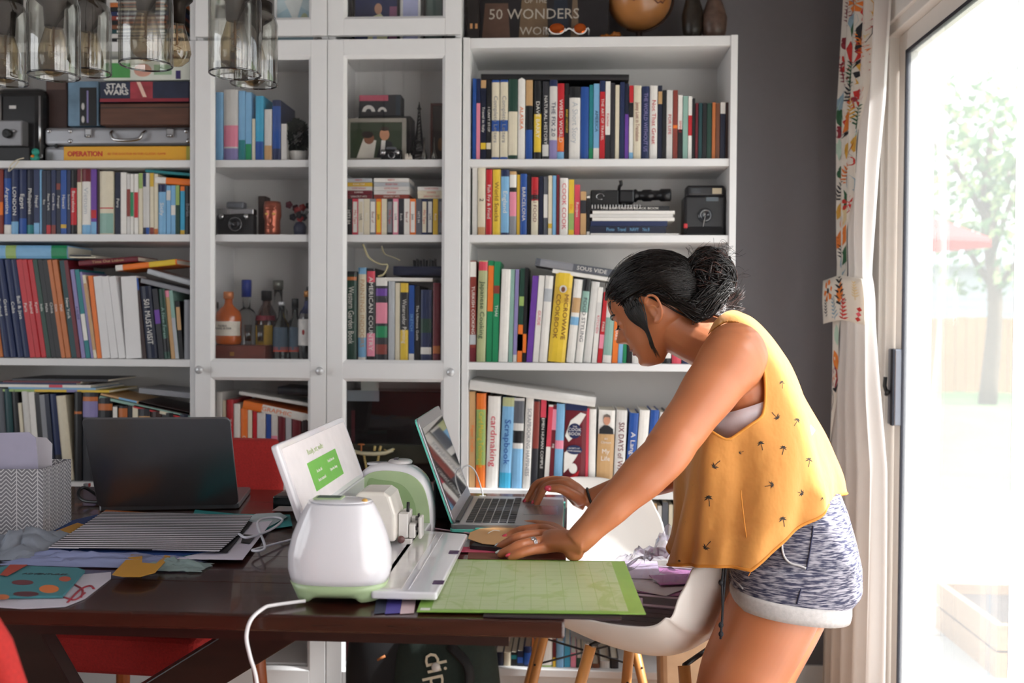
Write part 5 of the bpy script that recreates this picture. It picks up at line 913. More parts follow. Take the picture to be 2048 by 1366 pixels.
xd = (HB[1]-HB[0]).normalized(); yd = V((-xd.y, xd.x, 0)); B0 = V((HB[0].x, HB[0].y, TZ+.008)); B1 = V((HB[1].x, HB[1].y, TZ+.008))
plated([B0, B1, B1+yd*.22, B0+yd*.22], .013, .012, 'base', SILV, gl_, .002)
plated([B0+xd*.02+yd*.03+V((0, 0, .0066)), B1-xd*.02+yd*.03+V((0, 0, .0066)), B1-xd*.02+yd*.125+V((0, 0, .0066)), B0+xd*.02+yd*.125+V((0, 0, .0066))], .0012, .003, 'keyboard', mat('1a1a1c', .5), gl_, 0)
nm = (HB[1]-HB[0]).cross(HT[0]-HB[0]).normalized(); sg = 1 if nm.y > 0 else -1
plated([HB[0]+xd*.012+nm*sg*.004+V((0, 0, .012)), HB[1]-xd*.012+nm*sg*.004+V((0, 0, .012)), HT[1]-xd*.012+nm*sg*.004-V((0, 0, .008)), HT[0]+xd*.012+nm*sg*.004-V((0, 0, .008))], .001, .003, 'screen', mat('0b0c10', .08), gl_, 0)
b = S(); q = onZ(160, 1003, TZ+.006); b.tube(crom([q+V((.02, .05, .004)), q+V((-.012, .045, .025)), q+V((-.014, .02, .015)), q+V((.01, .0, .002)), q+V((.06, -.01, .001))], 6), .004, 8); o = b.build('power_cable', mat('17171a', .35)); tag(o, 'black power cable curled between herringbone box and grey laptop', 'cable')
MB().box(q+V((-.008, .05, .03)), (.012, .012, .008)).build('plug', CHROME, o)
# ================================================================== OPEN LAPTOP IN TEAL CASE
lx0, lx1, ly0, ly1 = .083, .310, -.938, -.608; TEAL = mat('5fc3b4', .35); ms = mat('a9aaae', .3, .75, .02)
lt = thing('open_laptop', ((lx0+lx1)/2, (ly0+ly1)/2, TZ), 'open silver laptop in a thin teal case under her hands', 'laptop')
plated([(lx0-.002, ly0-.002, TZ+.005), (lx1+.002, ly0-.002, TZ+.005), (lx1+.002, ly1+.002, TZ+.005), (lx0-.002, ly1+.002, TZ+.005)], .006, .013, 'case_bottom', TEAL, lt, .001)
plated([(lx0, ly0, TZ+.013), (lx1, ly0, TZ+.013), (lx1, ly1, TZ+.013), (lx0, ly1, TZ+.013)], .011, .012, 'base', ms, lt, .0015)
LZ = TZ+.0187
km = None
for r in range(6):       # keys run along Y, rows along X
    ncol = 14 if r < 5 else 9; x = lx0+.036+r*.0172; ys = [(-.136+c_*.0195) for c_ in range(14)] if r < 5 else [-.136, -.1165, -.097, -.0775, 0, .0775, .097, .1165, .136]
    for yy in ys:
        ln = .0165 if not (r == 5 and yy == 0) else .115
        if km is None or ln > .02:
            o = MB().box((0, 0, 0), (.0142, ln, .0016)).build('key', mat('26272b', .5), lt, local=True)
            if ln < .02: km = o
        else: o = km.copy(); COL.objects.link(o)
        o.parent = lt; o.location = (x-(lx0+lx1)/2, yy, LZ+.0004-TZ)
plated([(lx0+.142, -.773-.052, LZ+.0001), (lx0+.215, -.773-.052, LZ+.0001), (lx0+.215, -.773+.052, LZ+.0001), (lx0+.142, -.773+.052, LZ+.0001)], .0006, .004, 'trackpad', mat('9a9b9f', .22, .6), lt, 0)
MB().bb((lx0+.004, ly0+.02, TZ+.014), (lx0+.016, ly1-.02, LZ+.004)).build('hinge', mat('2a2b2e', .4), lt)
for yy in (-.936, -.934): pass
MB().bb((lx0+.05, ly0-.0035, TZ+.001), (lx0+.10, ly0-.001, TZ+.012)).build('case_clip', TEAL, lt, bevel=.001); MB().bb((lx1+.0, ly1-.05, TZ+.001), (lx1+.004, ly1-.02, TZ+.012)).build('case_clip', TEAL, lt)
S0, S1 = V((lx0+.006, ly0, TZ+.018)), V((lx0+.006, ly1, TZ+.018)); T0, T1 = V((.012, ly0, .985)), V((.012, ly1, .985)); sd = (T0-S0).normalized(); nn = V((sd.z, 0, -sd.x))
plated([S0-nn*.003, S1-nn*.003, T1-nn*.003, T0-nn*.003], .004, .012, 'case_lid', TEAL, lt, .001); plated([S0+nn*.0006, S1+nn*.0006, T1+nn*.0006, T0+nn*.0006], .004, .012, 'lid', ms, lt, .001)
iy = .012; plated([S0+nn*.0031+sd*.026+V((0, iy, 0)), S1+nn*.0031+sd*.026-V((0, iy, 0)), T1+nn*.0031-sd*.022-V((0, iy, 0)), T0+nn*.0031-sd*.022+V((0, iy, 0))], .0008, .002, 'screen', mat('17181c', .06, .0, 0, coat=1), lt, 0)
b = S(); p0 = V((lx0+.02, ly1+.001, TZ+.010)); b.tube(crom([V((lx0+.035, ly1-.0, TZ+.014)), V((lx0+.034, ly1+.012, TZ+.025)), V((lx0+.015, ly1+.02, TZ+.075)), V((lx0-.01, ly1+.02, TZ+.085)), V((lx0-.03, ly1+.03, TZ+.04)), V((lx0-.05, ly1+.04, TZ+.004))], 6), .0018, 6)
o = b.build('charging_cable', WHITE); tag(o, 'thin white charging cable arching behind the teal laptop', 'cable'); MB().box((lx0+.035, ly1+.003, TZ+.0155), (.016, .010, .006)).build('plug', WHITE, o, bevel=.001)
# ================================================================== CUTTING MACHINE
cm = thing('cutting_machine', (-.03, -1.2, TZ), 'white and sage green craft cutting machine with its lid open on the table', 'machine'); CW = mat('dcdae0', .16, var=.0, coat=.5); SG_ = mat('a8bd93', .3); SG2 = mat('8ea878', .4)
def selp(cx, cy, rx, ry, z, n=40, e=.78, top=0): return [V((cx+rx*math.copysign(abs(math.cos(a))**e, math.cos(a)), cy+ry*math.copysign(abs(math.sin(a))**e, math.sin(a)), z)) for a in [2*PI*j/n for j in range(n)]]
kx, ky = -.030, -1.425
hw = [(0, .062), (.012, .067), (.030, .075), (.05, .0795), (.075, .079), (.1, .073), (.125, .063), (.143, .054), (.150, .050)]
b = S(); b.loft([selp(kx, ky, lerp_tab(hw, z), lerp_tab(hw, z)*.66, TZ+z) for z in (.031, .04, .05, .06, .075, .09, .1, .112, .125, .135, .143, .148, .1495)]); b.build('near_end_cap', CW, cm, bevel=0)
b = S(); zs = (.004, .012, .02, .0305); rings = []
for z in zs: rings.append([p+V((0, 0, (.014*max(0, 1-((p.x-kx)/.038)**4) if p.y < ky-.01 and z < .008 else 0))) for p in selp(kx, ky, lerp_tab(hw, z)+.0005, (lerp_tab(hw, z)+.0005)*.66, TZ+z, 64)])
b.loft(rings); b.build('near_foot_band', SG_, cm)
S().ell((kx, ky, TZ+.152), (.050, .032, .004)).build('cap_top', CW, cm)
MB().bb((kx-.040, ky-.014, TZ+.1545), (kx+.005, ky+.014, TZ+.1575)).build('tool_cup_rim', SG_, cm, bevel=.004); MB().bb((kx-.035, ky-.010, TZ+.157), (kx+.001, ky+.010, TZ+.158)).build('tool_cup_recess', mat('3f5147', .6), cm)  # dark plate on the rim paints the shaded depth of the cup
S().ell((kx+.040, ky-.010, TZ+.1535), (.005, .005, .004)).build('button', mat('c79a4b', .4), cm)
# far arch cap
fy = -.945; AR = [(-.072, 0), (-.075, .03), (-.074, .10), (-.066, .125), (-.040, .137), (.0, .138), (.035, .130), (.062, .105), (.075, .06), (.078, 0)]
def archp(k, y, dx=0): return [V((kx+dx+x*k, y, TZ+z*(k if k == 1 else (k*.98)))) for x, z in [(q.x, q.z) for q in crom([(a_, 0, c_) for a_, c_ in AR], 4)]]
b = S(); b.loft([archp(.97, fy), archp(1, fy+.008), archp(1, fy+.05), archp(.93, fy+.075)]); b.build('far_end_cap', CW, cm)
MB().prism(archp(.93, fy), (0, -1, 0), .004).build('inner_face', SG_, cm, bevel=.001)
MB().prism([V((kx+x, fy-.0042, TZ+z)) for x, z in [(q.x, q.z) for q in crom([(-.055, 0, 0), (-.056, 0, .102), (-.03, 0, .108), (.015, 0, .098), (.042, 0, .06), (.045, 0, 0)], 4)]], (0, -1, 0), .0012).build('inner_recess', SG2, cm)  # proud plate whose darker green paints the shade of a recess
S().lathe([(.024, 0), (.025, .004), (.022, .007), (.0, .007)], (kx+.005, fy+.035, TZ+.137), 28).build('dial', mat('cfcacb', .3), cm); S().lathe([(.024, 0), (.024, .003), (.0, .003)], (kx-.04, fy+.035, TZ+.134), 20).build('button', CW, cm)
MB().bb((kx-.008, fy+.03, TZ+.143), (kx-.001, fy+.05, TZ+.147)).build('dial_pointer', mat('4a4550', .4), cm)
# body between the caps
MB().bb((kx-.070, ky+.035, TZ+.006), (kx+.005, fy, TZ+.075)).build('rear_body', CW, cm, bevel=.008, segs=3); MB().bb((kx-.06, ky+.03, TZ+.004), (kx+.075, fy, TZ+.022)).build('base', CW, cm, bevel=.004)
b = S(); b.lathe([(.007, 0), (.007, fy-ky-.03)], (kx+.018, ky+.03, TZ+.035), 12, (0, 1, 0)); b.build('roller', mat('59565a', .3, .6), cm)
MB().bb((kx-.025, ky+.03, TZ+.078), (kx-.015, fy, TZ+.088)).build('guide_rail', mat('2b2326', .4), cm)
hy = -1.12
b = MB(); b.loft([[V((kx-.035*k+dx, hy+sy*.045, TZ+z)) if sx < 0 else V((kx+.040*k+dx, hy+sy*.045, TZ+z)) for sx, sy in ((-1, -1), (1, -1), (1, 1), (-1, 1))] for z, k, dx in ((.03, 1, 0), (.08, 1, 0), (.112, .85, -.004), (.120, .6, -.006))]); b.build('carriage_housing', mat('e4ddd6', .25, coat=.3), cm, bevel=.006, segs=3)
cl_ = mat('ddd9d6', .3)
for (dx, dy, dz, sx, sy, sz) in ((.050, -.01, .055, .018, .022, .045), (.052, .016, .06, .016, .018, .038), (.066, -.01, .045, .012, .018, .026), (.066, .014, .052, .012, .015, .03), (.056, -.012, .024, .020, .020, .014), (.080, .0, .05, .006, .03, .040)):
    MB().box((kx+dx, hy+dy, TZ+dz), (sx, sy, sz)).build('tool_clamp', cl_, cm, bevel=.002)
for dy in (-.012, .014):
    for dz in (.05, .068): MB().box((kx+.0735, hy+dy, TZ+dz), (.003, .007, .007)).build('screw', mat('3b3638', .4), cm)
S().tube([(kx+.055, hy, TZ+.07), (kx+.056, hy, TZ+.095)], .003, 8).build('pen_tip', BLACK, cm); S().ell((kx+.048, hy-.03, TZ+.032), (.007, .006, .007)).build('wheel', mat('6b4a48', .4), cm)
# tray
TRX0, TRX1, TRY0, TRY1 = kx+.055, .126, -1.462, -1.045
o_, nn_ = plate([(TRX0, TRY0, TZ+.020), (TRX1, TRY0, TZ+.020), (TRX1+.003, TRY1, TZ+.020), (TRX0, TRY1+.03, TZ+.020)], .01, .006)
MB().prism([p-V((0, 0, .010)) for p in o_], (0, 0, 1), .012).build('open_tray', CW, cm, bevel=.003, segs=3)
MB().bb((TRX0+.01, TRY0+.014, TZ+.0215), (TRX0+.045, TRY1-.01, TZ+.0232)).build('tray_recess_panel', mat('d7d2d1', .12, coat=.6), cm, bevel=.001); MB().bb((TRX0+.055, TRY0+.014, TZ+.0215), (TRX0+.0565, TRY1-.01, TZ+.0232)).build('tray_ridge', CW, cm)
for yy in (-1.20, -1.405): MB().bb((TRX1-.014, yy-.010, TZ+.0218), (TRX1+.0035, yy+.010, TZ+.0235)).build('finger_notch', mat('4a2f55', .5), cm, bevel=.002)
MB().bb((kx+.04, -1.40, TZ), (kx+.06, -1.05, TZ+.012)).build('tray_hinge', CW, cm)
MB().bb((TRX1-.03, -1.40, TZ), (TRX1-.02, -1.10, TZ+.012)).build('tray_support', CW, cm)
# lid
Ln, Lf = -1.405, -.945; lb = lambda y: V((-.098, y, .866)); ltp = lambda y: V((-.142, y, .988))
plated([lb(Ln), lb(Lf), ltp(Lf), ltp(Ln)], .011, .008, 'lid', CW, cm, .003)
ld = (ltp(Ln)-lb(Ln)).normalized(); ln_ = V((ld.z, 0, -ld.x))
plated([lb(Ln)+ln_*.006+ld*.010+V((0, .014, 0)), lb(Lf)+ln_*.006+ld*.010-V((0, .014, 0)), ltp(Lf)+ln_*.006-ld*.01-V((0, .014, 0)), ltp(Ln)+ln_*.006-ld*.01+V((0, .014, 0))], .001, .003, 'lid_liner', mat('e9e2e4', .3), cm, 0)
c0 = lb(Ln)+ln_*.0068; G = lambda y, h: V((0, y-Ln, 0))+c0+ld*h
plated([G(Ln+.115, .030), G(Ln+.315, .030), G(Ln+.315, .080), G(Ln+.115, .080)], .0006, .001, 'green_label', mat('74b84f', .4), cm, 0)
for s_, y_, h_, sz in (('Insert material', Ln+.17, .045, .0085), ('Load, then cut', Ln+.26, .066, .008), ('Open the clamp', Ln+.26, .050, .008), ('Set the dial', Ln+.17, .060, .008)): text(s_, sz, bm_('W'), frame4(G(y_, h_)+ln_*.0008, (0, 1, 0), ld), cm, 'label_lettering', sx=1)
text('Ready, set, make', .014, mat('c5d3a8', .5), frame4(G(Ln+.19, .096)+ln_*.0003, (0, 1, 0), ld), cm, 'lid_lettering', sx=1.1)
MB().bb((-.104, Ln, .835), (-.092, Lf, .868)).build('lid_hinge', CW, cm, bevel=.002); MB().bb((kx-.072, ky+.04, TZ+.07), (kx-.060, fy, TZ+.085)).build('hinge_ledge', CW, cm)
# its cable falling over the table edge
q0 = onZ(560, 1212, TZ+.006); b = S(); b.tube(crom([q0+V((.03, .03, 0)), q0+V((-.01, 0, .001)), onY(528, 1216, -1.515), onY(503, 1238, -1.545), onY(493, 1272, -1.55), onY(500, 1312, -1.55), onY(513, 1360, -1.545), onY(520, 1450, -1.53), onY(500, 1600, -1.5)], 8), .0027, 8)
tag(b.build('white_cable', mat('e4e0e2', .35)), 'white power cable looping off the table edge beneath the cutting machine', 'cable')
# ================================================================== CUTTING MAT and papers
def shader_add(m, fn): fn(m.node_tree, m.node_tree.nodes['Principled BSDF']); return m
gm = bpy.data.materials.new('mat_grid'); gm.use_nodes = True; N = gm.node_tree; P_ = N.nodes['Principled BSDF']; P_.inputs['Roughness'].default_value = .35
tcn = N.nodes.new('ShaderNodeTexCoord'); br = N.nodes.new('ShaderNodeTexBrick'); br.offset = 0; br.inputs['Scale'].default_value = 1; br.inputs['Brick Width'].default_value = .0254; br.inputs['Row Height'].default_value = .0254; br.inputs['Mortar Size'].default_value = .0005
br.inputs['Color1'].default_value = (*lin('a9b78c'), 1); br.inputs['Color2'].default_value = (*lin('a6b588'), 1); br.inputs['Mortar'].default_value = (*lin('8aa35c'), 1)
ns = N.nodes.new('ShaderNodeTexNoise'); ns.inputs['Scale'].default_value = 14; ns.inputs['Detail'].default_value = 6; ns.inputs['Distortion'].default_value = 1.5; cr = N.nodes.new('ShaderNodeValToRGB'); cr.color_ramp.elements[0].position = .52; cr.color_ramp.elements[1].position = .6
cr.color_ramp.elements[0].color = (0, 0, 0, 1); cr.color_ramp.elements[1].color = (.7, .7, .7, 1); mx = N.nodes.new('ShaderNodeMix'); mx.data_type = 'RGBA'; mx.inputs[7].default_value = (*lin('8fa561'), 1)
N.links.new(tcn.outputs['Object'], br.inputs[0]); N.links.new(tcn.outputs['Object'], ns.inputs[0]); N.links.new(ns.outputs[0], cr.inputs[0]); N.links.new(cr.outputs[0], mx.inputs[0]); N.links.new(br.outputs[0], mx.inputs[6]); N.links.new(mx.outputs[2], P_.inputs['Base Color'])
mt = thing('cutting_mat', (.262, -1.335, TZ), 'translucent lime green cutting mat with grid, overhanging the table corner', 'mat'); mt.rotation_euler = (0, 0, math.radians(2.5))
MB().box((0, 0, .0045), (.335, .320, .0018)).build('mat_sheet', mat('7fa64a', .35), mt, local=True, bevel=.0004); MB().box((-.002, 0, .0057), (.290, .300, .0006)).build('grid_panel', gm, mt, local=True)
MB().box((-.156, -.150, .0056), (.014, .010, .0005)).build('corner_mark', bm_('w'), mt, local=True)
o = MB().box((.30, -1.46, TZ+.0017), (.20, .10, .0016)).build('black_folder', mat('2a1a24', .5)); tag(o, 'dark purple folder edge sticking out under the green mat', 'folder')
def sheet(pts, z, c, label, cat='paper', name='paper_sheet', th=.0008, m=None, lift=None, group=None):
    P = [onZ(x, y, z) for x, y in pts]; c0_ = sum(P, V((0, 0, 0)))/len(P); q = MB(); q.prism([p-c0_ for p in P], (0, 0, 1), th)
    o = q.build(name, m or mat(c, .6, var=.03)); o.location = c0_; tag(o, label, cat, group); return o
for i, (x0, x1, c_, l) in enumerate(((748, 770, '2c3046', 'dark swatch card at the left under the machine tray'), (770, 800, '4c4494', 'violet swatch card under the machine tray'), (800, 828, 'cdb3b8', 'pale pink swatch card between violet card and green mat'))): sheet([(x0, 1228), (x1, 1226), (x1+6, 1180), (x0+8, 1180)], TZ+.001, c_, l, 'card', 'swatch_card')
PZ = TZ+.001
sheet([(935, 1118), (1020, 1119), (1130, 1119), (1132, 1078), (1000, 1072), (940, 1082)], PZ, '6b3a2a', 'reddish brown paper lying under her near hand', name='brown_paper')
sheet([(905, 1104), (1005, 1106), (1010, 1096), (912, 1094)], PZ+.0012, 'c0506a', 'narrow pink paper strip left of her near hand')
o = sheet([(940, 1098), (1030, 1106), (1045, 1094), (960, 1086)], PZ+.0024, '131216', 'black phone lying under the fingertips of her near hand', 'phone', 'phone', .007)
sheet([(906, 1125), (966, 1126), (966, 1121), (908, 1119)], PZ+.0012, 'e6e2e0', 'small white label strip at the top left corner of the green mat', 'label')
tagp = sheet([(936, 1078), (940, 1066), (960, 1058), (1000, 1055), (1032, 1057), (1040, 1070), (1025, 1086), (1000, 1091), (965, 1088)], TZ+.012, 'c79a68', 'tan kraft paper tag with a string between laptop and machine tray', 'tag', 'kraft_tag', .0012)
b = S(); q = onZ(1000, 1062, TZ+.0145); b.tube(crom([q, q+V((-.012, -.01, .003)), q+V((-.022, -.03, .001))], 5), .0008, 5); b.build('string', bm_('w'), tagp)
b = S(); c_ = onZ(1072, 1060, LZ+.002); b.smooth = False; b.loft([[V((c_.x+.043*math.cos(a)*k, c_.y+.032*math.sin(a)*k, LZ+.0012)) for a in [PI*.0+PI*i/20 for i in range(21)]] for k in (1.0, .86)], cap=False, closed=False); tag(b.build('paper_curl', mat('ece6ea', .5), solid=.001), 'white curved paper cut-out lying on the laptop palm rest', 'paper')
b = S(); b.tube(crom([onZ(862, 1056, TZ+.002), onZ(905, 1062, TZ+.002), onZ(935, 1066, TZ+.002), onZ(960, 1072, TZ+.002)], 5), .0016, 6); tag(b.build('pink_cord', mat('c9a0ac', .5)), 'thin pink cord running from the machine to the papers', 'cord')
# black boxes behind machine
o = MB().bb(onZ(545, 1022, TZ+.001), onZ(545, 1022, TZ+.001)+V((.085, .09, .034))).build('card_holder', mat('121214', .15, coat=.6), bevel=.004); tag(o, 'glossy black case behind the open white machine lid', 'case'); MB().bb(onZ(545, 1022, TZ+.026)+V((-.0008, -.0008, 0)), onZ(545, 1022, TZ+.026)+V((.0858, .05, .0012))).build('seam', CHROME, o)
o = MB().bb(onZ(866, 1040, TZ+.001), onZ(866, 1040, TZ+.001)+V((.035, .12, .085))).build('speaker_box', mat('18171a', .4), bevel=.005); tag(o, 'black upright box between the machine arch and the teal laptop', 'box'); o.location.x += .0
# ---- left heap of papers
stm = bpy.data.materials.new('stripes'); stm.use_nodes = True; N = stm.node_tree; P_ = N.nodes['Principled BSDF']; P_.inputs['Roughness'].default_value = .6
tcn = N.nodes.new('ShaderNodeTexCoord'); sx_ = N.nodes.new('ShaderNodeSeparateXYZ'); N.links.new(tcn.outputs['Object'], sx_.inputs[0])
def mth(N, op, a, b=None, c=None):
    n = N.nodes.new('ShaderNodeMath'); n.operation = op
    for i, q in enumerate((a, b, c)):
        if q is None: continue
        if isinstance(q, (int, float)): n.inputs[i].default_value = q
        else: N.links.new(q, n.inputs[i])
    return n.outputs[0]
fr_ = mth(N, 'FRACT', mth(N, 'MULTIPLY', mth(N, 'ADD', sx_.outputs[1], mth(N, 'MULTIPLY', sx_.outputs[0], -.06)), 62.0)); g_ = mth(N, 'GREATER_THAN', fr_, .5); mx = N.nodes.new('ShaderNodeMix'); mx.data_type = 'RGBA'; mx.inputs[6].default_value = (*lin('d9d5de'), 1); mx.inputs[7].default_value = (*lin('17151c'), 1); N.links.new(g_, mx.inputs[0]); N.links.new(mx.outputs[2], P_.inputs['Base Color'])
G_1 = 'papers heaped at the left of the table'
L = [([(40, 1092), (62, 1060), (215, 1025), (300, 1030), (200, 1095)], 0, '1f3f7a', 'navy paper sheet under the striped one, poking out at left'), ([(30, 1094), (155, 1046), (170, 1050), (120, 1092)], 1, 'c08a2c', 'mustard paper letter shape at the left of the striped sheet'), ([(55, 1096), (100, 1078), (160, 1065), (150, 1096)], 2, '3f9a98', 'teal paper wedge left of the striped sheet'),
     ([(180, 1042), (212, 1020), (300, 1026), (280, 1040)], 1, 'b0622c', 'orange brown paper peeking behind the striped sheet'), ([(90, 1106), (360, 1112), (440, 1100), (460, 1060), (120, 1080)], 3, '27488c', 'blue paper sheet directly under the striped sheet'), ([(385, 1032), (390, 1020), (470, 1028), (580, 1030), (585, 1052), (520, 1062), (420, 1050)], 0, '2f8f92', 'teal paper behind the striped sheet at right'),
     ([(470, 1050), (512, 1028), (560, 1026), (575, 1034), (530, 1058)], 1.2, 'b9c8cf', 'pale speckled paper at the upper right of the striped sheet'), ([(350, 1118), (485, 1120), (545, 1042), (500, 1046), (440, 1098)], 2.4, 'dcd5e4', 'white die-cut sheet at the right of the striped sheet'), ([(482, 1085), (500, 1087), (512, 1071), (487, 1069)], 3.6, '17151a', 'small black cut-out on the white die-cut sheet'),
     ([(145, 1117), (255, 1119), (252, 1107), (155, 1107)], 3.0, 'e4dfea', 'narrow white cut sheet below the striped sheet'), ([(430, 1105), (455, 1105), (505, 1045), (495, 1042)], 3.8, '1a1820', 'black paper edge along the right of the striped sheet'), ([(255, 1113), (385, 1112), (360, 1102), (250, 1100)], 2.4, '2f7f8c', 'teal strip below the striped sheet'),
     ([(224, 1150), (262, 1110), (285, 1109), (284, 1126), (312, 1128), (330, 1111), (341, 1113), (310, 1146), (280, 1154), (245, 1154)], 4.6, 'c28c2c', 'mustard curved paper cut-out hanging below the striped sheet')]
for pts, k, c_, l in L: sheet(pts, TZ+.003+k*.0022, c_, l, group=None)
sheet([(208, 1024), (505, 1031), (478, 1068), (438, 1103), (200, 1098), (97, 1096)], TZ+.016, None, 'black and white striped paper sheet on the heap left of the machine', name='striped_sheet', th=.0012, m=stm)
crumple('tissue_paper', onZ(50, 1095, TZ+.004), (.07, .10, .045), mat('9fa6b4', .4, trans=.3), 5, 'crumpled pale grey tissue at the left end of the paper heap', 'tissue')
crumple('tissue_paper', onZ(210, 1125, TZ+.002), (.17, .035, .025), mat('9aa2cc', .4, trans=.3), 8, 'long crumpled bluish tissue strip in front of the paper heap', 'tissue')
crumple('tissue_paper', onZ(345, 1134, TZ+.002), (.06, .03, .02), mat('9fb4b4', .4, trans=.3), 11, 'small pale green crumpled tissue beside the mustard cut-out', 'tissue')
b = S(); b.tube(crom([onZ(478, 1068, TZ+.024), onZ(495, 1075, TZ+.03), onZ(540, 1060, TZ+.03), onZ(565, 1040, TZ+.028), onZ(545, 1035, TZ+.026), onZ(515, 1045, TZ+.025), onZ(530, 1095, TZ+.02), onZ(505, 1100, TZ+.012), onZ(560, 1085, TZ+.006), onZ(600, 1075, TZ+.004)], 8), .0024, 8); tag(b.build('usb_cable', mat('dcdbe4', .4)), 'white cable looped over the teal papers left of the machine', 'cable')
sw = sheet([(0, 1215), (45, 1218), (130, 1214), (170, 1198), (222, 1158), (222, 1145), (160, 1150), (0, 1170), (-60, 1180), (-60, 1216)], TZ+.001, 'c9c3d0', 'white paper with red doodles at the front left of the table')
b = S()
for pts in ([(135, 1205), (160, 1180), (180, 1172), (188, 1178)], [(128, 1195), (150, 1200), (170, 1186)], [(150, 1170), (165, 1180), (162, 1195)]): b.tube(crom([onZ(x, y, TZ+.0022) for x, y in pts], 5), .0018, 5)
b.build('doodle', mat('9a2c3c', .6), sw)
bkc = sheet([(-60, 1205), (0, 1198), (125, 1196), (170, 1145), (155, 1140), (20, 1135), (-60, 1150)], TZ+.003, '3f7f88', 'teal booklet with orange and dark red fish print at front left', 'booklet', 'booklet', .004)
for (x, y, rx, ry, c_) in ((98, 1178, 20, 8, 'd8763c'), (45, 1165, 22, 5, '6a2c34'), (52, 1188, 26, 5, '5a2a34'), (130, 1158, 12, 5, 'b4523c'), (5, 1194, 14, 5, 'c06a3c')):
    q = MB(); q.prism([onZ(x+rx*math.cos(i*PI/8), y+ry*math.sin(i*PI/8), TZ+.0072) for i in range(16)], (0, 0, 1), .0003); q.build('print', mat(c_, .6), bkc)
text('ADVENTURES', .012, bm_('k'), frame4(onZ(90, 1148, TZ+.0075), (1, 0, 0), (0, 1, 0)), bkc, 'lettering').matrix_parent_inverse = wm(bkc).inverted()
sheet([(0, 1150), (20, 1130), (55, 1130), (15, 1152)], TZ+.009, 'a8402c', 'red paper corner at the far left behind the teal booklet')
# ================================================================== HERRINGBONE BOX
Aq = onZ(86, 1076, TZ); Bq = onZ(143, 1046, TZ); dr = (Bq-Aq); dr.z = 0; Ls = dr.length; dr.normalize(); dl = V((-dr.y, dr.x, 0)); dl = dl if dl.x < 0 else -dl
zz = Aq-CAM; kk = zz.dot(_fw)/F_PX; HBX = (1076-938)*kk
hm = bpy.data.materials.new('herringbone'); hm.use_nodes = True; N = hm.node_tree; P_ = N.nodes['Principled BSDF']; P_.inputs['Roughness'].default_value = .7
tcn = N.nodes.new('ShaderNodeTexCoord'); sx_ = N.nodes.new('ShaderNodeSeparateXYZ'); N.links.new(tcn.outputs['Object'], sx_.inputs[0])
u_ = mth(N, 'ADD', sx_.outputs[0], sx_.outputs[1]); pp = mth(N, 'PINGPONG', u_, .010); s_ = mth(N, 'FRACT', mth(N, 'MULTIPLY', mth(N, 'SUBTRACT', sx_.outputs[2], pp), 125)); ln1 = mth(N, 'LESS_THAN', s_, .34); ln2 = mth(N, 'LESS_THAN', mth(N, 'PINGPONG', mth(N, 'ADD', u_, .010), .020), .0008)
tot = mth(N, 'MAXIMUM', ln1, ln2); mx = N.nodes.new('ShaderNodeMix'); mx.data_type = 'RGBA'; mx.inputs[6].default_value = (*lin('77747a'), 1); mx.inputs[7].default_value = (*lin('c9c6c8'), 1); N.links.new(tot, mx.inputs[0]); N.links.new(mx.outputs[2], P_.inputs['Base Color'])
hb = thing('storage_box', Aq, 'grey fabric storage box with white herringbone pattern at left', 'box'); Ll = .26; hb.rotation_euler = (0, 0, math.atan2(-dl.y, -dl.x)+0)
# local frame: x runs from left end to the near corner, y runs away
hx = -dl; hy_ = dr
def hbx(x0, x1, y0, y1, z0, z1): 
    q = MB(); q.bb((x0, y0, z0), (x1, y1, z1)); return q
wl = .004
for (a_) in ((-Ll, 0, 0, wl, 0, HBX), (-Ll, 0, Ls-wl, Ls, 0, HBX), (-wl, 0, wl, Ls-wl, 0, HBX), (-Ll, -Ll+wl, wl, Ls-wl, 0, HBX)): hbx(*a_).build('side_wall', hm, hb, local=True, bevel=.001)
hbx(-Ll+wl, -wl, wl, Ls-wl, 0, .004).build('bottom', hm, hb, local=True)
for i, (x0, x1, y, h, c_, l, rl) in enumerate(((-.20, -.012, .03, HBX+.065, 'aaa5bb', 'lavender grey folder standing in the herringbone box', -3), (-.17, -.002, .045, HBX+.05, 'c9c4cc', 'pale grey folder behind the lavender one in the herringbone box', 2), (-.045, -.008, .07, HBX+.028, 'd6d0bf', 'small cream card tilted in the corner of the herringbone box', -14))):
    q = MB(); q.prism([(x0, 0, -.0), (x1, 0, 0), (x1-.004, 0, h-.012), (x1-.016, 0, h), (x0, 0, h+.004)], (0, 1, 0), .0016); o = q.build('folder' if i < 2 else 'card', mat(c_, .6)); tag(o, l, 'folder' if i < 2 else 'card')
    o.matrix_basis = wm(hb) @ Matrix.Translation((0, y, .006)) @ Matrix.Rotation(math.radians(rl), 4, 'Y')
o = S().tube([(0, 0, 0), (0, 0, .17)], .0036, 6).build('pencil', mat('a88fd0', .4)); tag(o, 'lilac pencil sticking out of the herringbone box', 'pencil'); S().lathe([(.0036, .17), (.0, .182)], (0, 0, 0), 6).build('tip', mat('d8b890', .6), o, local=True)
o.matrix_basis = wm(hb) @ Matrix.Translation((-.13, .09, .006)) @ Matrix.Rotation(math.radians(9), 4, 'Y')
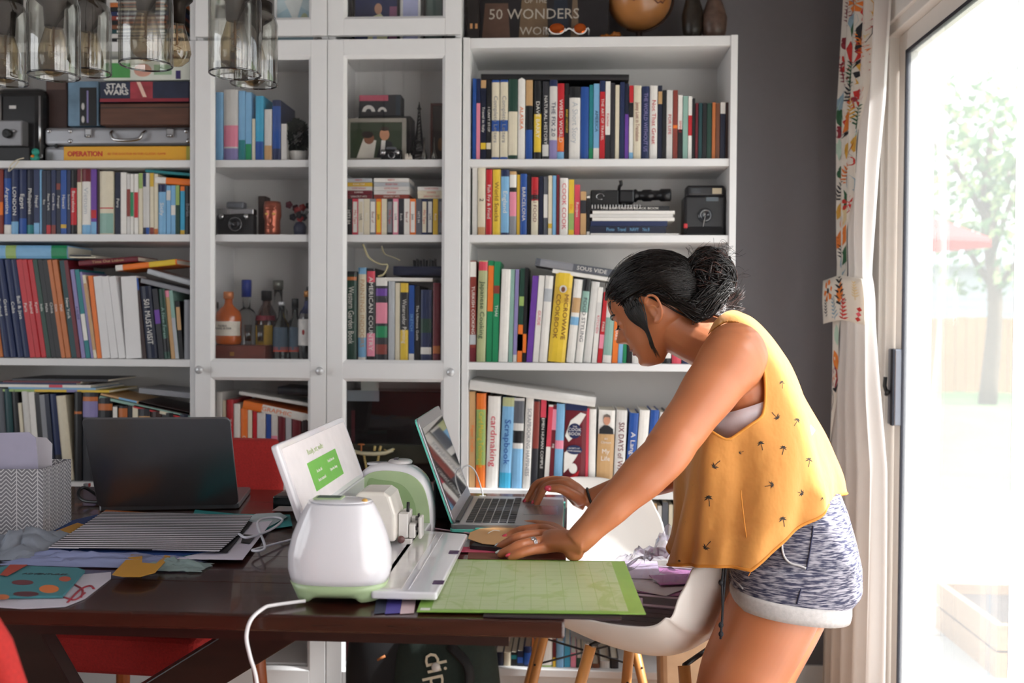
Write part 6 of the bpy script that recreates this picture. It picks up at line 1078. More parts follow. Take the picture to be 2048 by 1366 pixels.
# ================================================================== DARK GREEN BAG under the table
pb_ = onY(890, 1345, -.20); t = thing('green_backpack', (pb_.x, -.16, 0), 'dark green bag with cream lettering on the floor under the table', 'bag'); gr = mat('23302a', .8, var=.15, bump=.3, scale=90)
b = S(); b.loft([selp(pb_.x, -.17, r*.15, r*.085, z, 28, .8) for z, r in ((0, .9), (.02, 1), (.15, 1.03), (.26, .95), (.32, .8), (.345, .5), (.35, .2))]); b.build('body', gr, t)
b = S(); b.tube(crom([(pb_.x+.02, -.25, .30), (pb_.x+.075, -.275, .24), (pb_.x+.06, -.28, .12), (pb_.x+.03, -.27, .05)], 6), .014, 8, sq=.4); b.build('strap', mat('191a1c', .7), t)
text('dip', .085, bm_('C'), frame4(V((pb_.x-.015, -.262, .235)), (.25, 0, -1), (1, 0, .25)), t, 'lettering').matrix_parent_inverse = wm(t).inverted(); S().lathe([(.012, 0), (.012, .004), (.0, .005)], onY(872, 1334, -.265), 16, (0, -1, 0)).build('round_pin', bm_('W'), t)
pk = onY(770, 1330, -.18); t = thing('dark_backpack', (pk.x, -.14, 0), 'black backpack on the floor against the cabinet under the table', 'bag'); b = S(); b.loft([selp(pk.x, -.13, r*.12, r*.08, z, 28, .8) for z, r in ((0, .9), (.02, 1), (.2, 1.0), (.3, .9), (.36, .6), (.375, .2))]); b.build('body', mat('131316', .8), t); S().tube([onY(755, 1320, -.225), onY(770, 1312, -.225)], .004, 6).build('zip_pull', mat('a8683c', .4), t)
for zz_, nm_b, hh in ((ZF, 'bottom', .2), (ZE, 'second lowest', .22)):  # baskets added as dark filler to deepen the gloom of the low left shelves
    for i in range(3):
        x0 = -1.57+i*.25; o = MB().box((0, 0, hh/2), (.235, .22, hh), taper=1.0).build('storage_basket', mat(('2c211d', '221c1e', '33251d')[i], .8, bump=.5, scale=120), bevel=.008); o.location = (x0+.12, .15, zz_); tag(o, f'dark brown storage basket on the {nm_b} left shelf, '+('left', 'middle', 'right')[i]+' of three', 'basket', 'dark baskets under the left shelves')
        MB().bb((-.04, -.1125, hh*.62), (.04, -.1095, hh*.8)).build('handle_slot', BLACK, o, local=True)
# a low row seen through the cabinet doors near the floor
shelfrow((420, 1240), .2637, 440, ZF, 'the bottom shelf of the tower cabinet', 'books at the bottom of the tower cabinet', [(1010, 1050, 100, 'M'), (1054, 1095, 110, 'K'), (1100, 1140, 90, 'k'), (1143, 1162, 60, 'a'), (1166, 1200, 100, 'K'), (1204, 1250, 90, 'A'), (1254, 1300, 80, 'N')])
# ================================================================== CURTAIN
ct = thing('curtain', (1.17, .02, 0), 'leaf-printed curtain with white lining tied back beside the sliding door', 'curtain')
CL = [(-300, 1682), (0, 1690), (240, 1676), (480, 1676), (548, 1678), (562, 1668), (600, 1666), (640, 1668), (700, 1668), (820, 1666), (940, 1662), (1100, 1656), (1366, 1650), (1850, 1640)]
CR = [(-300, 1792), (0, 1778), (200, 1770), (330, 1758), (480, 1748), (548, 1744), (560, 1748), (600, 1752), (645, 1752), (760, 1757), (860, 1764), (960, 1772), (1150, 1780), (1366, 1792), (1850, 1800)]
Yl, Yr = .10, -.13
def curtpt(u, y, off=0.0, amp=1.0, ph=0.0, nf=5):
    a = onY(lerp_tab(CL, y), y, Yl); c = onY(lerp_tab(CR, y), y, Yr); c.x = min(c.x, XR-.035); d = c-a; d.z = 0; wd = d.length; d.normalize(); n = V((-d.y, d.x, 0)); n = -n if n.y > 0 else n
    cin = lerp_tab([(0, 1), (450, .6), (560, .35), (640, .35), (800, .8), (1366, 1.1)], y)
    k3 = min(1, max(0, (u-u1(y)+.1)/.2)); w_ = math.sin(u*PI*2*nf+ph+.6*math.sin(y*.004))*.016*amp*cin*(.3+.7*k3)+.03*math.sin(PI*u)*cin*.6
    z = a.z+(c.z-a.z)*u
    return a+d*(wd*u)+n*(w_+off)+V((0, 0, z-a.z))
def topz(y): return y
LIN = mat('f2ece8', .8, trans=.45, var=.01); PRI = mat('f0e8dd', .8, trans=.25, var=.02)
ys = [-330+i*22 for i in range(100)]; ys = [y for y in ys if onY(1720, y, 0).z > .03]
def u1(y): return .0+ lerp_tab([(-300, .80), (150, .74), (300, .62), (480, .42), (560, .40), (640, .26), (700, .20), (800, .12), (900, .06), (1850, .05)], y)
def lin_(u, y):
    k = min(1, max(0, (u1(y)+.06-u)/.12)); return curtpt(u, y, -.035*k, 1-.6*k)
S().grid([[curtpt(u1(y)-.05+(1.05-u1(y))*j/70, y) for j in range(71)] for y in ys]).build('lining', LIN, ct)
def ppt(s_, y): return curtpt(.02+s_*(u1(y)-.02), y, .005, 1.0)
S().grid([[ppt(j/40, y) for j in range(41)] for y in ys]).build('printed_panel', PRI, ct)
PC = ['c8322c', 'e07a2e', 'd9a441', '2d5d3c', '26262b', '8fa9b8', 'b9d0bd', '8c2a36', 'e6cfa0', 'e8606a']
rnd = random.Random(12); PCM = [mat(c_, .8) for c_ in PC]
def motif(kind, c0_, c1_):
    L_ = []
    if kind == 0: # leaf with vein
        L_.append(([(0, -1), (.45, -.4), (.5, .1), (.3, .6), (0, 1), (-.3, .6), (-.5, .1), (-.45, -.4)], c0_)); L_.append(([(-.04, -.8), (.04, -.8), (.03, .8), (-.03, .8)], c1_))
    elif kind == 1: # frond
        L_.append(([(-.05, -1), (.05, -1), (.04, 1), (-.04, 1)], c0_))
        for k in range(6):
            yy = -.7+k*.3; w_ = .6-.06*k
            for sx in (-1, 1): L_.append(([(0, yy), (sx*w_*.5, yy+.12), (sx*w_, yy+.32), (sx*w_*.45, yy+.26), (0, yy+.14)][::sx], c0_))
    elif kind == 2: # diamonds
        for k in range(3):
            yy = -.66+k*.66; L_.append(([(0, yy-.33), (.4, yy), (0, yy+.33), (-.4, yy)], c0_ if k % 2 == 0 else c1_))
    elif kind == 3: # flower
        for k in range(6): a = k*PI/3; L_.append(([(.15*math.cos(a), .15*math.sin(a)), (.8*math.cos(a-.35), .8*math.sin(a-.35)), (.95*math.cos(a), .95*math.sin(a)), (.8*math.cos(a+.35), .8*math.sin(a+.35))], c0_))
        L_.append(([(.25*math.cos(k*PI/4), .25*math.sin(k*PI/4)) for k in range(8)], c1_))
    elif kind == 4: # bulb plus cap
        L_.append(([(.5*math.cos(k*PI/6), -.2+.6*math.sin(k*PI/6)) for k in range(12)], c0_)); L_.append(([(-.4, .3), (.4, .3), (.2, .8), (-.2, .8)], c1_))
    elif kind == 5: # tulip pinecone
        L_.append(([(-.5, -.5), (0, -.9), (.5, -.5), (.6, .3), (.3, .9), (.1, .4), (0, 1), (-.1, .4), (-.3, .9), (-.6, .3)], c0_))
        for k in range(3): L_.append(([(-.36+.36*k, -.25), (-.2+.36*k-.18, 0), (-.36+.36*k, .25), (-.55+.36*k, 0)], c1_))
        L_.append(([(-.6, -.6), (0, -1.05), (.6, -.6), (.45, -.85), (0, -1.3), (-.45, -.85)], 4))
    return L_
def putmotif(fn, cx, cy, sx, sy, rot, kind, c0_, c1_, off=.0008, nm='printed_motif', sm=False):
    b = MB(); b.smooth = sm
    for k, (pts, c_) in enumerate(motif(kind, c0_, c1_)):
        q = []
        for x, y in pts: xr = x*math.cos(rot)-y*math.sin(rot); yr = x*math.sin(rot)+y*math.cos(rot); q.append(fn(cx+xr*sx, cy-yr*sy)+V((-.35, -1, 0)).normalized()*(off+.0003*k))
        c = sum(q, V((0, 0, 0)))/len(q); b.cur = c_; b.add(q+[c], [(i, (i+1) % len(q), len(q)) for i in range(len(q))])
    b.build(nm, PCM, ct)
spots = [(.55, 8, 3, 1, 2), (.85, 40, 2, 0, 0), (.25, 30, 1, 7, 0), (.8, 70, 5, 4, 8), (.35, 62, 0, 3, 6), (.62, 75, 4, 5, 5), (.5, 42, 0, 5, 5), (.78, 92, 1, 1, 0), (.15, 88, 4, 7, 7), (.55, 105, 5, 0, 7), (.85, 125, 2, 0, 0), (.2, 128, 3, 0, 7), (.7, 150, 2, 2, 4), (.45, 150, 1, 3, 3), (.4, 188, 1, 4, 3), (.2, 150, 1, 7, 0), (.82, 185, 4, 0, 1), (.68, 200, 3, 0, 7),
         (.15, 205, 0, 5, 6), (.6, 222, 1, 2, 2), (.42, 245, 5, 1, 0), (.85, 235, 1, 3, 4), (.15, 235, 0, 3, 3), (.45, 305, 0, 2, 3), (.8, 290, 0, 2, 1), (.75, 320, 4, 0, 4), (.12, 300, 0, 6, 3), (.45, 352, 1, 1, 1), (.8, 365, 0, 5, 5), (.5, 395, 0, 3, 6), (.85, 408, 3, 0, 9), (.4, 445, 4, 1, 4), (.15, 385, 1, 4, 3), (.7, 470, 0, 1, 2), (.35, 500, 1, 4, 4), (.75, 510, 0, 3, 3), (.5, 530, 0, 5, 5), (.2, 480, 0, 1, 1),
         (.3, 20, 0, 7, 7), (.9, 12, 0, 2, 2), (.55, 175, 4, 6, 6), (.1, 265, 4, 7, 7), (.92, 270, 4, 6, 5), (.6, 430, 0, 8, 2), (.2, 345, 4, 3, 3), (.3, 420, 0, 2, 1), (.5, 670, 0, 6, 6), (.5, 720, 0, 1, 2), (.5, 755, 5, 7, 1), (.4, 800, 0, 4, 4), (.4, -60, 5, 1, 0), (.7, -30, 1, 3, 3), (.3, -110, 3, 0, 2), (.7, -120, 0, 5, 6), (.5, -180, 2, 0, 1), (.25, -220, 1, 4, 4), (.75, -240, 0, 3, 1), (.5, -290, 5, 2, 0)]
for s_, y, k, c0_, c1_ in spots:
    wd = 88*u1(y); r = {5: 22, 0: 19, 1: 20, 2: 20, 3: 17, 4: 13}[k]*1.12; r2 = r
    putmotif(lambda a, yy: ppt(min(.985, max(.01, a)), yy), s_, y, min(.55, r/max(wd, 20)), r2*1.05, rnd.uniform(-.5, .5), k, c0_, c1_)
# tie band
def tb_pt(a, t_): # a along 0..1, t_ 0 bottom 1 top
    y = lerp_tab([(0, 648), (.6, 640), (1, 650)], a)+(-(86+6*a))*t_
    p = curtpt(a, 600, 0, .3); q = curtpt(min(1, max(0, a)), y, .034+.010*math.sin(PI*a), .25); return q
S().grid([[tb_pt(j/24, i/6) for j in range(25)] for i in range(7)]).build('tie_band', PRI, ct, solid=.002)
b = MB()
for s_, t_, r, k, c0_, c1_ in ((.22, .72, 1, 3, 1, 4), (.55, .62, 1.4, 1, 4, 4), (.56, .62, .9, 0, 1, 4), (.4, .25, 1, 1, 5, 5), (.62, .2, 1, 1, 0, 0), (.85, .7, .7, 1, 8, 8), (.9, .2, .6, 2, 0, 9), (.12, .3, .8, 1, 4, 4)):
    putmotif(lambda a, tt: tb_pt(min(.99, max(.01, a)), min(.97, max(.03, tt))), s_, t_, .17*r, -.28*r, rnd.uniform(-.3, .3), k, c0_, c1_, .0022)
rz = 2.40; S().tube([(1.14, .18, rz), (1.14, -4.35, rz)], .012, 10).build('curtain_rod', DKMETAL); tag(bpy.data.objects['curtain_rod'], 'dark metal curtain rod above the sliding door', 'curtain rod')
# unseen sheer curtain, added as a broad sunlit diffuser for the side light
SHR = bpy.data.materials.new('sheer'); SHR.use_nodes = True; N = SHR.node_tree; N.nodes.remove(N.nodes['Principled BSDF']); o_ = N.nodes['Material Output']; t1_ = N.nodes.new('ShaderNodeBsdfTransparent'); t2_ = N.nodes.new('ShaderNodeBsdfTranslucent'); t2_.inputs[0].default_value = (.91, .90, .90, 1); d1_ = N.nodes.new('ShaderNodeBsdfDiffuse'); d1_.inputs[0].default_value = (.91, .90, .90, 1)
ma_ = N.nodes.new('ShaderNodeMixShader'); mb_ = N.nodes.new('ShaderNodeMixShader'); ma_.inputs[0].default_value = .35; mb_.inputs[0].default_value = .96; N.links.new(t2_.outputs[0], ma_.inputs[1]); N.links.new(d1_.outputs[0], ma_.inputs[2]); N.links.new(t1_.outputs[0], mb_.inputs[1]); N.links.new(ma_.outputs[0], mb_.inputs[2]); N.links.new(mb_.outputs[0], o_.inputs[0])
b = S(); b.grid([[V((1.145+.028*math.sin(j*1.1), -4.30+.0315*j, z)) for j in range(103)] for z in (.03, .8, 1.6, 2.39)]); tag(b.build('curtain', SHR), 'sheer white curtain drawn across the sliding doors nearest the camera', 'curtain')
# ================================================================== WOMAN
SK = bpy.data.materials.new('skin'); SK.use_nodes = True; N = SK.node_tree; P_ = N.nodes['Principled BSDF']
P_.inputs['Roughness'].default_value = .42; P_.inputs['Subsurface Weight'].default_value = .18; P_.inputs['Subsurface Radius'].default_value = (1, .35, .18); P_.inputs['Subsurface Scale'].default_value = .02
ns = N.nodes.new('ShaderNodeTexNoise'); ns.inputs['Scale'].default_value = 16; mx = N.nodes.new('ShaderNodeMix'); mx.data_type = 'RGBA'; mx.inputs[6].default_value = (*lin('ad6843'), 1); mx.inputs[7].default_value = (*lin('bc754d'), 1)
tcn = N.nodes.new('ShaderNodeTexCoord'); N.links.new(tcn.outputs['Object'], ns.inputs[0]); N.links.new(ns.outputs[0], mx.inputs[0]); N.links.new(mx.outputs[2], P_.inputs['Base Color'])
wo = thing('person', (.95, -.9, 0), 'dark-haired woman in a mustard tank top and grey shorts leaning over the table', 'person')
YM = -.90
def ring(Fp, Bp, W, Sp=None, n=40, ym=YM, e=.9, yoff=0.0, vv=0.0):
    F_, B_p = onY(*Fp, ym), onY(*Bp, ym); C = (F_+B_p)/2; A = (B_p-F_)/2; sag = V((0, 0, 0))
    if Sp:
        q = onY(*Sp, ym-W); sag = q-(C+V((0, -W, 0))); sag.y = 0
    R = []
    for j in range(n):
        a = 2*PI*j/n; c, s = math.cos(a), math.sin(a); c = math.copysign(abs(c)**e, c); s = math.copysign(abs(s)**e, s)
        p = C+A*c+sag*(s*s)+V((0, -W*s+yoff, 0))
        if vv:
            e_ = Bp if c > 0 else Fp; k = abs(c); pn = onY(Sp[0]+(e_[0]-Sp[0])*k, Sp[1]+(e_[1]-Sp[1])*k, ym-W*abs(s))
            if s < 0: pn.y = 2*ym-pn.y
            p = p+(pn-p)*vv
        R.append(p)
    return R
body = S()
def L(rings): body.loft(rings)
# torso
TOR = [((1475, 1150), (1680, 1150), .150), ((1475, 1090), (1685, 1075), .155), ((1478, 1030), (1672, 1010), .140), ((1470, 980), (1645, 940), .125), ((1440, 920), (1625, 865), .125), ((1415, 868), (1592, 800), .132), ((1398, 815), (1566, 752), .142), ((1394, 765), (1535, 716), .145), ((1396, 725), (1505, 688), .130), ((1400, 700), (1475, 670), .08)]
L([ring(f, b_, w_) for f, b_, w_ in TOR])
def limb(pts, rad, n=48, sq=1.0): # pts: world points; smooth interpolation of radii
    P = crom(pts, 6); m_ = len(pts)-1; rs = []
    for i in range(len(P)):
        t = i/6; k = min(int(t), m_-1); f = t-k; f = f*f*(3-2*f); rs.append(rad[k]+(rad[k+1]-rad[k])*f)
    body.tube(P, rs, n, sq=sq)
def ball(p, r, rot=None): body.ell(p, (r, r, r) if isinstance(r, (int, float)) else r, rot, 18, 12)
# near arm
nsh = onY(1464, 722, -1.03); nel = onY(1330, 905, -1.145); nwr = onZ(1152, 1086, TZ+.036)
am = lambda a, c, t: a+(c-a)*t
limb([onY(1485, 712, -.97), nsh, am(nsh, nel, .3)+V((0, 0, .002)), am(nsh, nel, .65), nel], [.055, .063, .054, .046, .042])
ball(nsh+V((.006, .01, .008)), (.063, .056, .066)); ball(onY(1492, 728, -.985), (.055, .055, .060))
limb([am(nsh, nel, .8), nel+V((.004, 0, .0)), am(nel, nwr, .22)+V((0, 0, -.003)), am(nel, nwr, .55), am(nel, nwr, .85), nwr], [.043, .0425, .042, .034, .026, .0245])
# far arm
fsh = onY(1448, 735, -.745); fel = onY(1398, 925, -.70); fwr = onY(1172, 1003, -.690)
limb([onY(1480, 710, -.82), fsh, am(fsh, fel, .5), fel], [.055, .056, .047, .040]); ball(fsh, .058)
limb([am(fsh, fel, .85), fel, am(fel, fwr, .3)-V((0, 0, .004)), am(fel, fwr, .7), fwr], [.040, .040, .038, .029, .024])
# neck and upper chest
limb([onY(1465, 712, YM), onY(1425, 690, YM), onY(1375, 668, YM-.0), onY(1335, 640, YM+.005)], [.07, .056, .052, .055], 24)
ball(onY(1440, 715, YM), (.055, .10, .05))
# legs (bent a little, feet on the floor)
def leg(dy, px, s):
    y = YM+dy; hip = onY(1588+px, 1130, y); kn = onY(1412+px, 1500, y-.01*s); an = V((kn.x+.15, y, .085))
    limb([hip+V((.0, 0, .05)), hip, am(hip, kn, .25), am(hip, kn, .55), am(hip, kn, .85), kn, am(kn, an, .25)+V((.018, 0, 0)), am(kn, an, .6)+V((.012, 0, 0)), an], [.066, .080, .088, .083, .062, .056, .055, .042, .033], 48)
    limb([an+V((.02, 0, -.02)), an+V((-.03, 0, -.045)), an+V((-.10, 0, -.062)), an+V((-.165, 0, -.068))], [.032, .036, .026, .015], 16); return hip, kn, an
LN = leg(-.086, 0, 1); LF = leg(.086, 22, -1)
ball(onY(1615, 1090, YM-.07), (.068, .070, .085)); ball(onY(1615, 1090, YM+.07), (.068, .070, .085))
# hands
NAIL = []
def finger(P, r, nail=None, up=V((0, 0, 1))):
    body.tube(crom(P, 4), [r[0]+(r[1]-r[0])*i/((len(P)-1)*4) for i in range((len(P)-1)*4+1)], 12); body.ell(P[-1], (r[1], r[1], r[1]), None, 10, 8)
    if nail is not None: NAIL.append((P[-1], (P[-1]-P[-2]).normalized(), nail, r[1], up))
hz = lambda x, y, z: onZ(x, y, TZ+z)
nm_ = [hz(1092, 1096, .020), hz(1086, 1083, .027), hz(1083, 1070, .030), hz(1088, 1058, .029)]  # knuckles pinky..index
pips = [hz(1060, 1101, .020), hz(1042, 1090, .027), hz(1038, 1075, .031), hz(1050, 1060, .027)]; dips = [hz(1036, 1109, .014), hz(1018, 1101, .017), hz(1015, 1086, .019), hz(1028, 1066, .018)]; tips = [hz(1022, 1114, .009), hz(1002, 1108, .009), hz(1000, 1094, .009), hz(1014, 1075, .010)]
body.loft([[c_+V((0, wy*math.cos(a), 0))+V((0, 0, hz_*math.sin(a))) for a in [2*PI*j/16 for j in range(16)]] for c_, wy, hz_ in ((nwr+V((.01, 0, 0)), .026, .021), (am(nwr, (nm_[1]+nm_[2])/2, .35), .034, .021), (am(nwr, (nm_[1]+nm_[2])/2, .75), .043, .018), ((nm_[1]+nm_[2])/2+V((0, 0, -.004)), .042, .014))])
for i in range(4):
    body.ell(nm_[i], (.012, .0115, .0105), None, 10, 8); finger([am(nwr, nm_[i], .5), nm_[i], pips[i], dips[i], tips[i]], [(.0112, .0076), (.0118, .0083), (.0122, .0086), (.0116, .0082)][i], ['r', 's', 's', 'r'][i])
limb([am(nwr, nm_[3], .15)+V((0, .01, -.008)), hz(1112, 1060, .018), hz(1078, 1050, .014), hz(1052, 1049, .011), hz(1040, 1051, .009)], [.016, .013, .0105, .009, .0075], 12); NAIL.append((hz(1040, 1051, .009), V((-1, .1, 0)), 'r', .0075, V((0, 0, 1))))
body.ell(hz(1148, 1106, .017), (.018, .018, .015), None, 12, 8)
# far hand on the trackpad
fm = [onY(1128, 968, -.705), onY(1122, 961, -.685), onY(1116, 960, -.664), onY(1114, 965, -.645)]
fp = [onY(1094, 972, -.705), onY(1088, 967, -.688), onY(1076, 966, -.668), onY(1078, 970, -.650)]; fd = [onY(1080, 994, -.706), onY(1078, 990, -.69), onY(1062, 985, -.670), onY(1066, 987, -.655)]; ft = [onY(1072, 1012, -.706), onY(1070, 1004, -.692), onY(1053, 1001, -.672), onY(1058, 1000, -.658)]
mc = (fm[1]+fm[2])/2; hd = (mc-fwr).normalized()
body.loft([[c_+V((0, wy*math.cos(a), 0))+V((.3, 0, .95))*hz_*math.sin(a) for a in [2*PI*j/16 for j in range(16)]] for c_, wy, hz_ in ((fwr, .024, .022), (am(fwr, mc, .35)+V((0, 0, -.002)), .032, .026), (am(fwr, mc, .75), .038, .021), (mc-V((0, 0, .003)), .037, .013))])
for i in range(4): finger([am(fwr, fm[i], .5), fm[i], fp[i], fd[i], ft[i]], (.0105, .0072), 's' if i == 0 else 'r', V((-.6, -.4, .6)))
th_ = [am(fwr, fm[0], .25)+V((0, -.012, -.005)), onY(1146, 990, -.725), onY(1122, 978, -.738), onY(1099, 977, -.740)]
finger(th_, (.015, .0085)); NAIL.append((th_[-1], (th_[-1]-th_[-2]).normalized(), 'r', .0095, V((0, -1, .2))))
# ---- head in its own axes: x forward, y towards the camera side, z up
pt_, yw = math.radians(26), math.radians(20)
HX = V((-math.cos(pt_)*math.cos(yw), math.cos(pt_)*math.sin(yw), -math.sin(pt_))); HY = V((-math.sin(yw), -math.cos(yw), 0)).normalized(); HZ = HX.cross(HY); HZ = HZ if HZ.z > 0 else -HZ
ear = onY(1296, 630, -.955); H0 = ear-HY*.070
HS = .99
def hp_(x, y, z):
    if z < -.01: z = -.01+(z+.01)*.88
    return H0+(HX*x+HY*y+HZ*z)*HS
prof_f = [(-.104, .040), (-.099, .062), (-.090, .076), (-.080, .079), (-.071, .073), (-.064, .077), (-.058, .082), (-.052, .0785), (-.046, .085), (-.039, .082), (-.033, .081), (-.027, .088), (-.020, .103), (-.013, .106), (-.004, .099), (.006, .091), (.016, .084), (.024, .082), (.034, .087), (.05, .088), (.068, .083), (.085, .070), (.100, .050), (.112, .020), (.119, -.012)]
base_f = [(-.104, .038), (-.092, .066), (-.07, .070), (-.045, .072), (-.02, .074), (0, .076), (.02, .078), (.035, .083), (.05, .086), (.068, .082), (.085, .070), (.100, .050), (.112, .020), (.119, -.012)]
back_f = [(-.104, .030), (-.092, .020), (-.075, .000), (-.05, -.03), (-.03, -.070), (0, -.092), (.03, -.100), (.06, -.097), (.085, -.080), (.100, -.062), (.112, -.040), (.119, -.014)]
half_w = [(-.104, .008), (-.097, .022), (-.085, .034), (-.07, .044), (-.05, .054), (-.03, .061), (-.01, .066), (.01, .070), (.04, .074), (.06, .072), (.08, .064), (.095, .052), (.108, .034), (.116, .016), (.119, .002)]
def gs(x, s): return math.exp(-(x/s)**2)
R = []; NZ = 84; NA = 72
for i in range(NZ+1):
    z = -.104+.223*i/NZ; f, bf, bk, hw_ = lerp_tab(prof_f, z), lerp_tab(base_f, z), lerp_tab(back_f, z), lerp_tab(half_w, z); row = []
    sig = .0145 if -.03 < z < .02 else (.020 if z < -.03 else .03)
    for j in range(NA):
        a = 2*PI*j/NA; c, s = math.cos(a), math.sin(a); y = hw_*math.copysign(abs(s)**.85, s); mid = (bf+bk)/2
        x = mid+(bf-mid)*math.copysign(abs(c)**(.8 if c > 0 else .95), c) if c > 0 else mid+(mid-bk)*math.copysign(abs(c)**.95, c)
        if c > 0:
            x += (f-bf)*gs(y, sig)
            x -= .0085*gs(abs(y)-.031, .014)*gs(z-.012, .011); x += .004*gs(abs(y)-.036, .016)*gs(z+.016, .014); x += .003*gs(abs(y)-.02, .022)*gs(z-.032, .008)
            x += .005*gs(abs(y)-.013, .005)*gs(z+.018, .007)
        row.append(hp_(x, y, z))
    R.append(row)
body.loft(R)
for sy in (-1, 1): body.ell(hp_(.066, sy*.031, .012), (.0125, .0125, .0125), None, 14, 10)
# ears: rim tube, lobe and shallow bowl
for sy in (1, -1):
    E = [(-.004, .069, .018), (-.010, .076, .030), (-.022, .080, .033), (-.032, .082, .024), (-.034, .081, .006), (-.028, .078, -.012), (-.016, .074, -.024), (-.006, .070, -.022)]
    body.tube(crom([hp_(x, sy*y, z) for x, y, z in E], 5), [.0036]*(7*5+1), 8); body.ell(hp_(-.018, sy*.071, .004), (.013, .004, .024), Matrix((HX, HY, HZ)).transposed(), 14, 10); body.ell(hp_(-.011, sy*.073, -.020), (.007, .004, .007), Matrix((HX, HY, HZ)).transposed(), 10, 8)
    body.tube(crom([hp_(-.008, sy*.074, .014), hp_(-.020, sy*.078, .012), hp_(-.024, sy*.077, -.004), hp_(-.014, sy*.075, -.014)], 4), .0026, 6)
raw = bpy.data.objects.new('raw', body.mesh()); COL.objects.link(raw)
def remeshed(o, vox, it=4, f=.5):
    m_ = o.modifiers.new('r', 'REMESH'); m_.mode = 'VOXEL'; m_.voxel_size = vox; m_.use_smooth_shade = True
    s_ = o.modifiers.new('s', 'SMOOTH'); s_.factor = f; s_.iterations = it
    dg = bpy.context.evaluated_depsgraph_get(); me = bpy.data.meshes.new_from_object(o.evaluated_get(dg)); bpy.data.objects.remove(o)
    me.polygons.foreach_set('use_smooth', [True]*len(me.polygons)); return me
me = remeshed(raw, .0024, 9)
bo = bpy.data.objects.new('body', me); COL.objects.link(bo); me.materials.clear(); me.materials.append(SK); bo.parent = wo; bo.matrix_parent_inverse = wm(wo).inverted()
bvh = BVHTree.FromObject(bo, bpy.context.evaluated_depsgraph_get())
# brows, lashes, iris, lips
HR = mat('120e0d', .38, var=.2, scale=200)
b = S()
for sy in (-1, 1):
    P = []
    for k in range(9):
        yy = sy*(.012+.036*k/8); q = hp_(.12, yy, .030+.006*math.sin(PI*k/10)); hit = bvh.ray_cast(q, -HX)
        if hit[0]: P.append(hit[0]+HX*.0005)
    if len(P) > 3: b.tube(P, [.0015, .0028]+[.0028]*(len(P)-3)+[.001], 6)
b.build('eyebrow', HR, bo)
b = S()
for sy in (-1, 1):
    for k in range(14):
        a = -1+2*k/13; p_ = hp_(.0775-.006*a*a, sy*(.031+.0125*a), .011-.002*a*a); b.tube([p_, p_+HX*.005*HS-HZ*.004, p_+HX*.010-HZ*.004], [.0005, .0004, .0001], 4)
    b.tube([hp_(.0780-.006*a*a, sy*(.031+.0125*a), .012-.002*a*a) for a in [-1+.2*k for k in range(11)]], .0011, 5)
b.build('eyelashes', HR, bo)
b = S()
for sy in (-1, 1): b.ell(hp_(.0765, sy*.031, .007), (.0028, .0028, .0028), None, 10, 8)
b.build('iris', mat('1a0f0a', .1, coat=1), bo)
b = S()
for z_, r in ((-.0455, .0032), (-.0575, .0036)):
    P = []
    for k in range(9):
        yy = -.022+.044*k/8; hit = bvh.ray_cast(hp_(.13, yy, z_-.001*abs(k-4)), -HX)
        if hit[0]: P.append(hit[0]-HX*.001)
    if len(P) > 4: b.tube(P, [r*max(.25, math.sin(PI*(k+.5)/len(P))) for k in range(len(P))], 8)
b.build('lips', mat('8d4b44', .4, sss=.1), bo)
# nails
for c_, ms_ in (('r', mat('e0425a', .2, coat=.6)), ('s', mat('cfd0d2', .15, .5, coat=.6))):
    b = S()
    for p_, d_, k, r, up in NAIL:
        if k != c_: continue
        u = (up-d_*up.dot(d_)).normalized(); s_ = d_.cross(u); rot = Matrix((d_, s_, u)).transposed(); b.ell(p_+u*r*.62+d_*r*.35, (r*.95, r*.72, r*.42), rot, 12, 8)
    b.build('painted_nails', ms_, bo)
rg = am(nm_[1], pips[1], .48); rd = (pips[1]-nm_[1]).normalized(); ra = rd.orthogonal().normalized(); rb_ = rd.cross(ra); b = S()
for o_ in (-.0028, 0, .0028): b.tube([rg+rd*o_+(ra*math.cos(i*PI/10)+rb_*math.sin(i*PI/10))*.0108 for i in range(21)], .0011, 6)
b.ell(rg+V((0, -.007, .008)), (.0035, .003, .003), None, 8, 6); b.build('ring', mat('dcdce0', .12, 1, 0), wo)
wp = am(fel, fwr, .955); wd_ = (fwr-fel).normalized(); ra = wd_.orthogonal().normalized(); rb_ = wd_.cross(ra); S().tube([wp+(ra*math.cos(i*PI/12)+rb_*math.sin(i*PI/12))*.0268 for i in range(25)], .0028, 8).build('hair_tie', BLACK, wo)
# ---- hair
HM = bpy.data.materials.new('hair'); HM.use_nodes = True; P_ = HM.node_tree.nodes['Principled BSDF']; P_.inputs['Base Color'].default_value = (.006, .0035, .003, 1); P_.inputs['Roughness'].default_value = .3; P_.inputs['Specular IOR Level'].default_value = .4
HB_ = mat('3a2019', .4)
HC = (-.008, 0, .026); RA = (.103, .082, .102)
def hl(phi): # hairline height by azimuth (0 front)
    return lerp_tab([(0, .074), (35, .070), (55, .050), (70, .022), (80, .036), (88, .046), (102, .046), (118, .012), (140, -.035), (165, -.058), (180, -.062)], abs(math.degrees(phi)))
def skull(x, y, z): # push a direction to the scalp plus hair thickness
    d = V((x-HC[0], y, z-HC[2])); k = math.sqrt((d.x/RA[0])**2+(d.y/RA[1])**2+(d.z/RA[2])**2); return d/max(k, 1e-6)
def spt(d, off=0.0):
    k = math.sqrt((d.x/RA[0])**2+(d.y/RA[1])**2+(d.z/RA[2])**2); e = d/k; e = e+e.normalized()*off; return hp_(HC[0]+e.x, e.y, HC[2]+e.z)
BUN = V((-.135, .0, .006)); bd = (BUN-V(HC)).normalized()
def lowext(phi): return hl(phi)-HC[2]
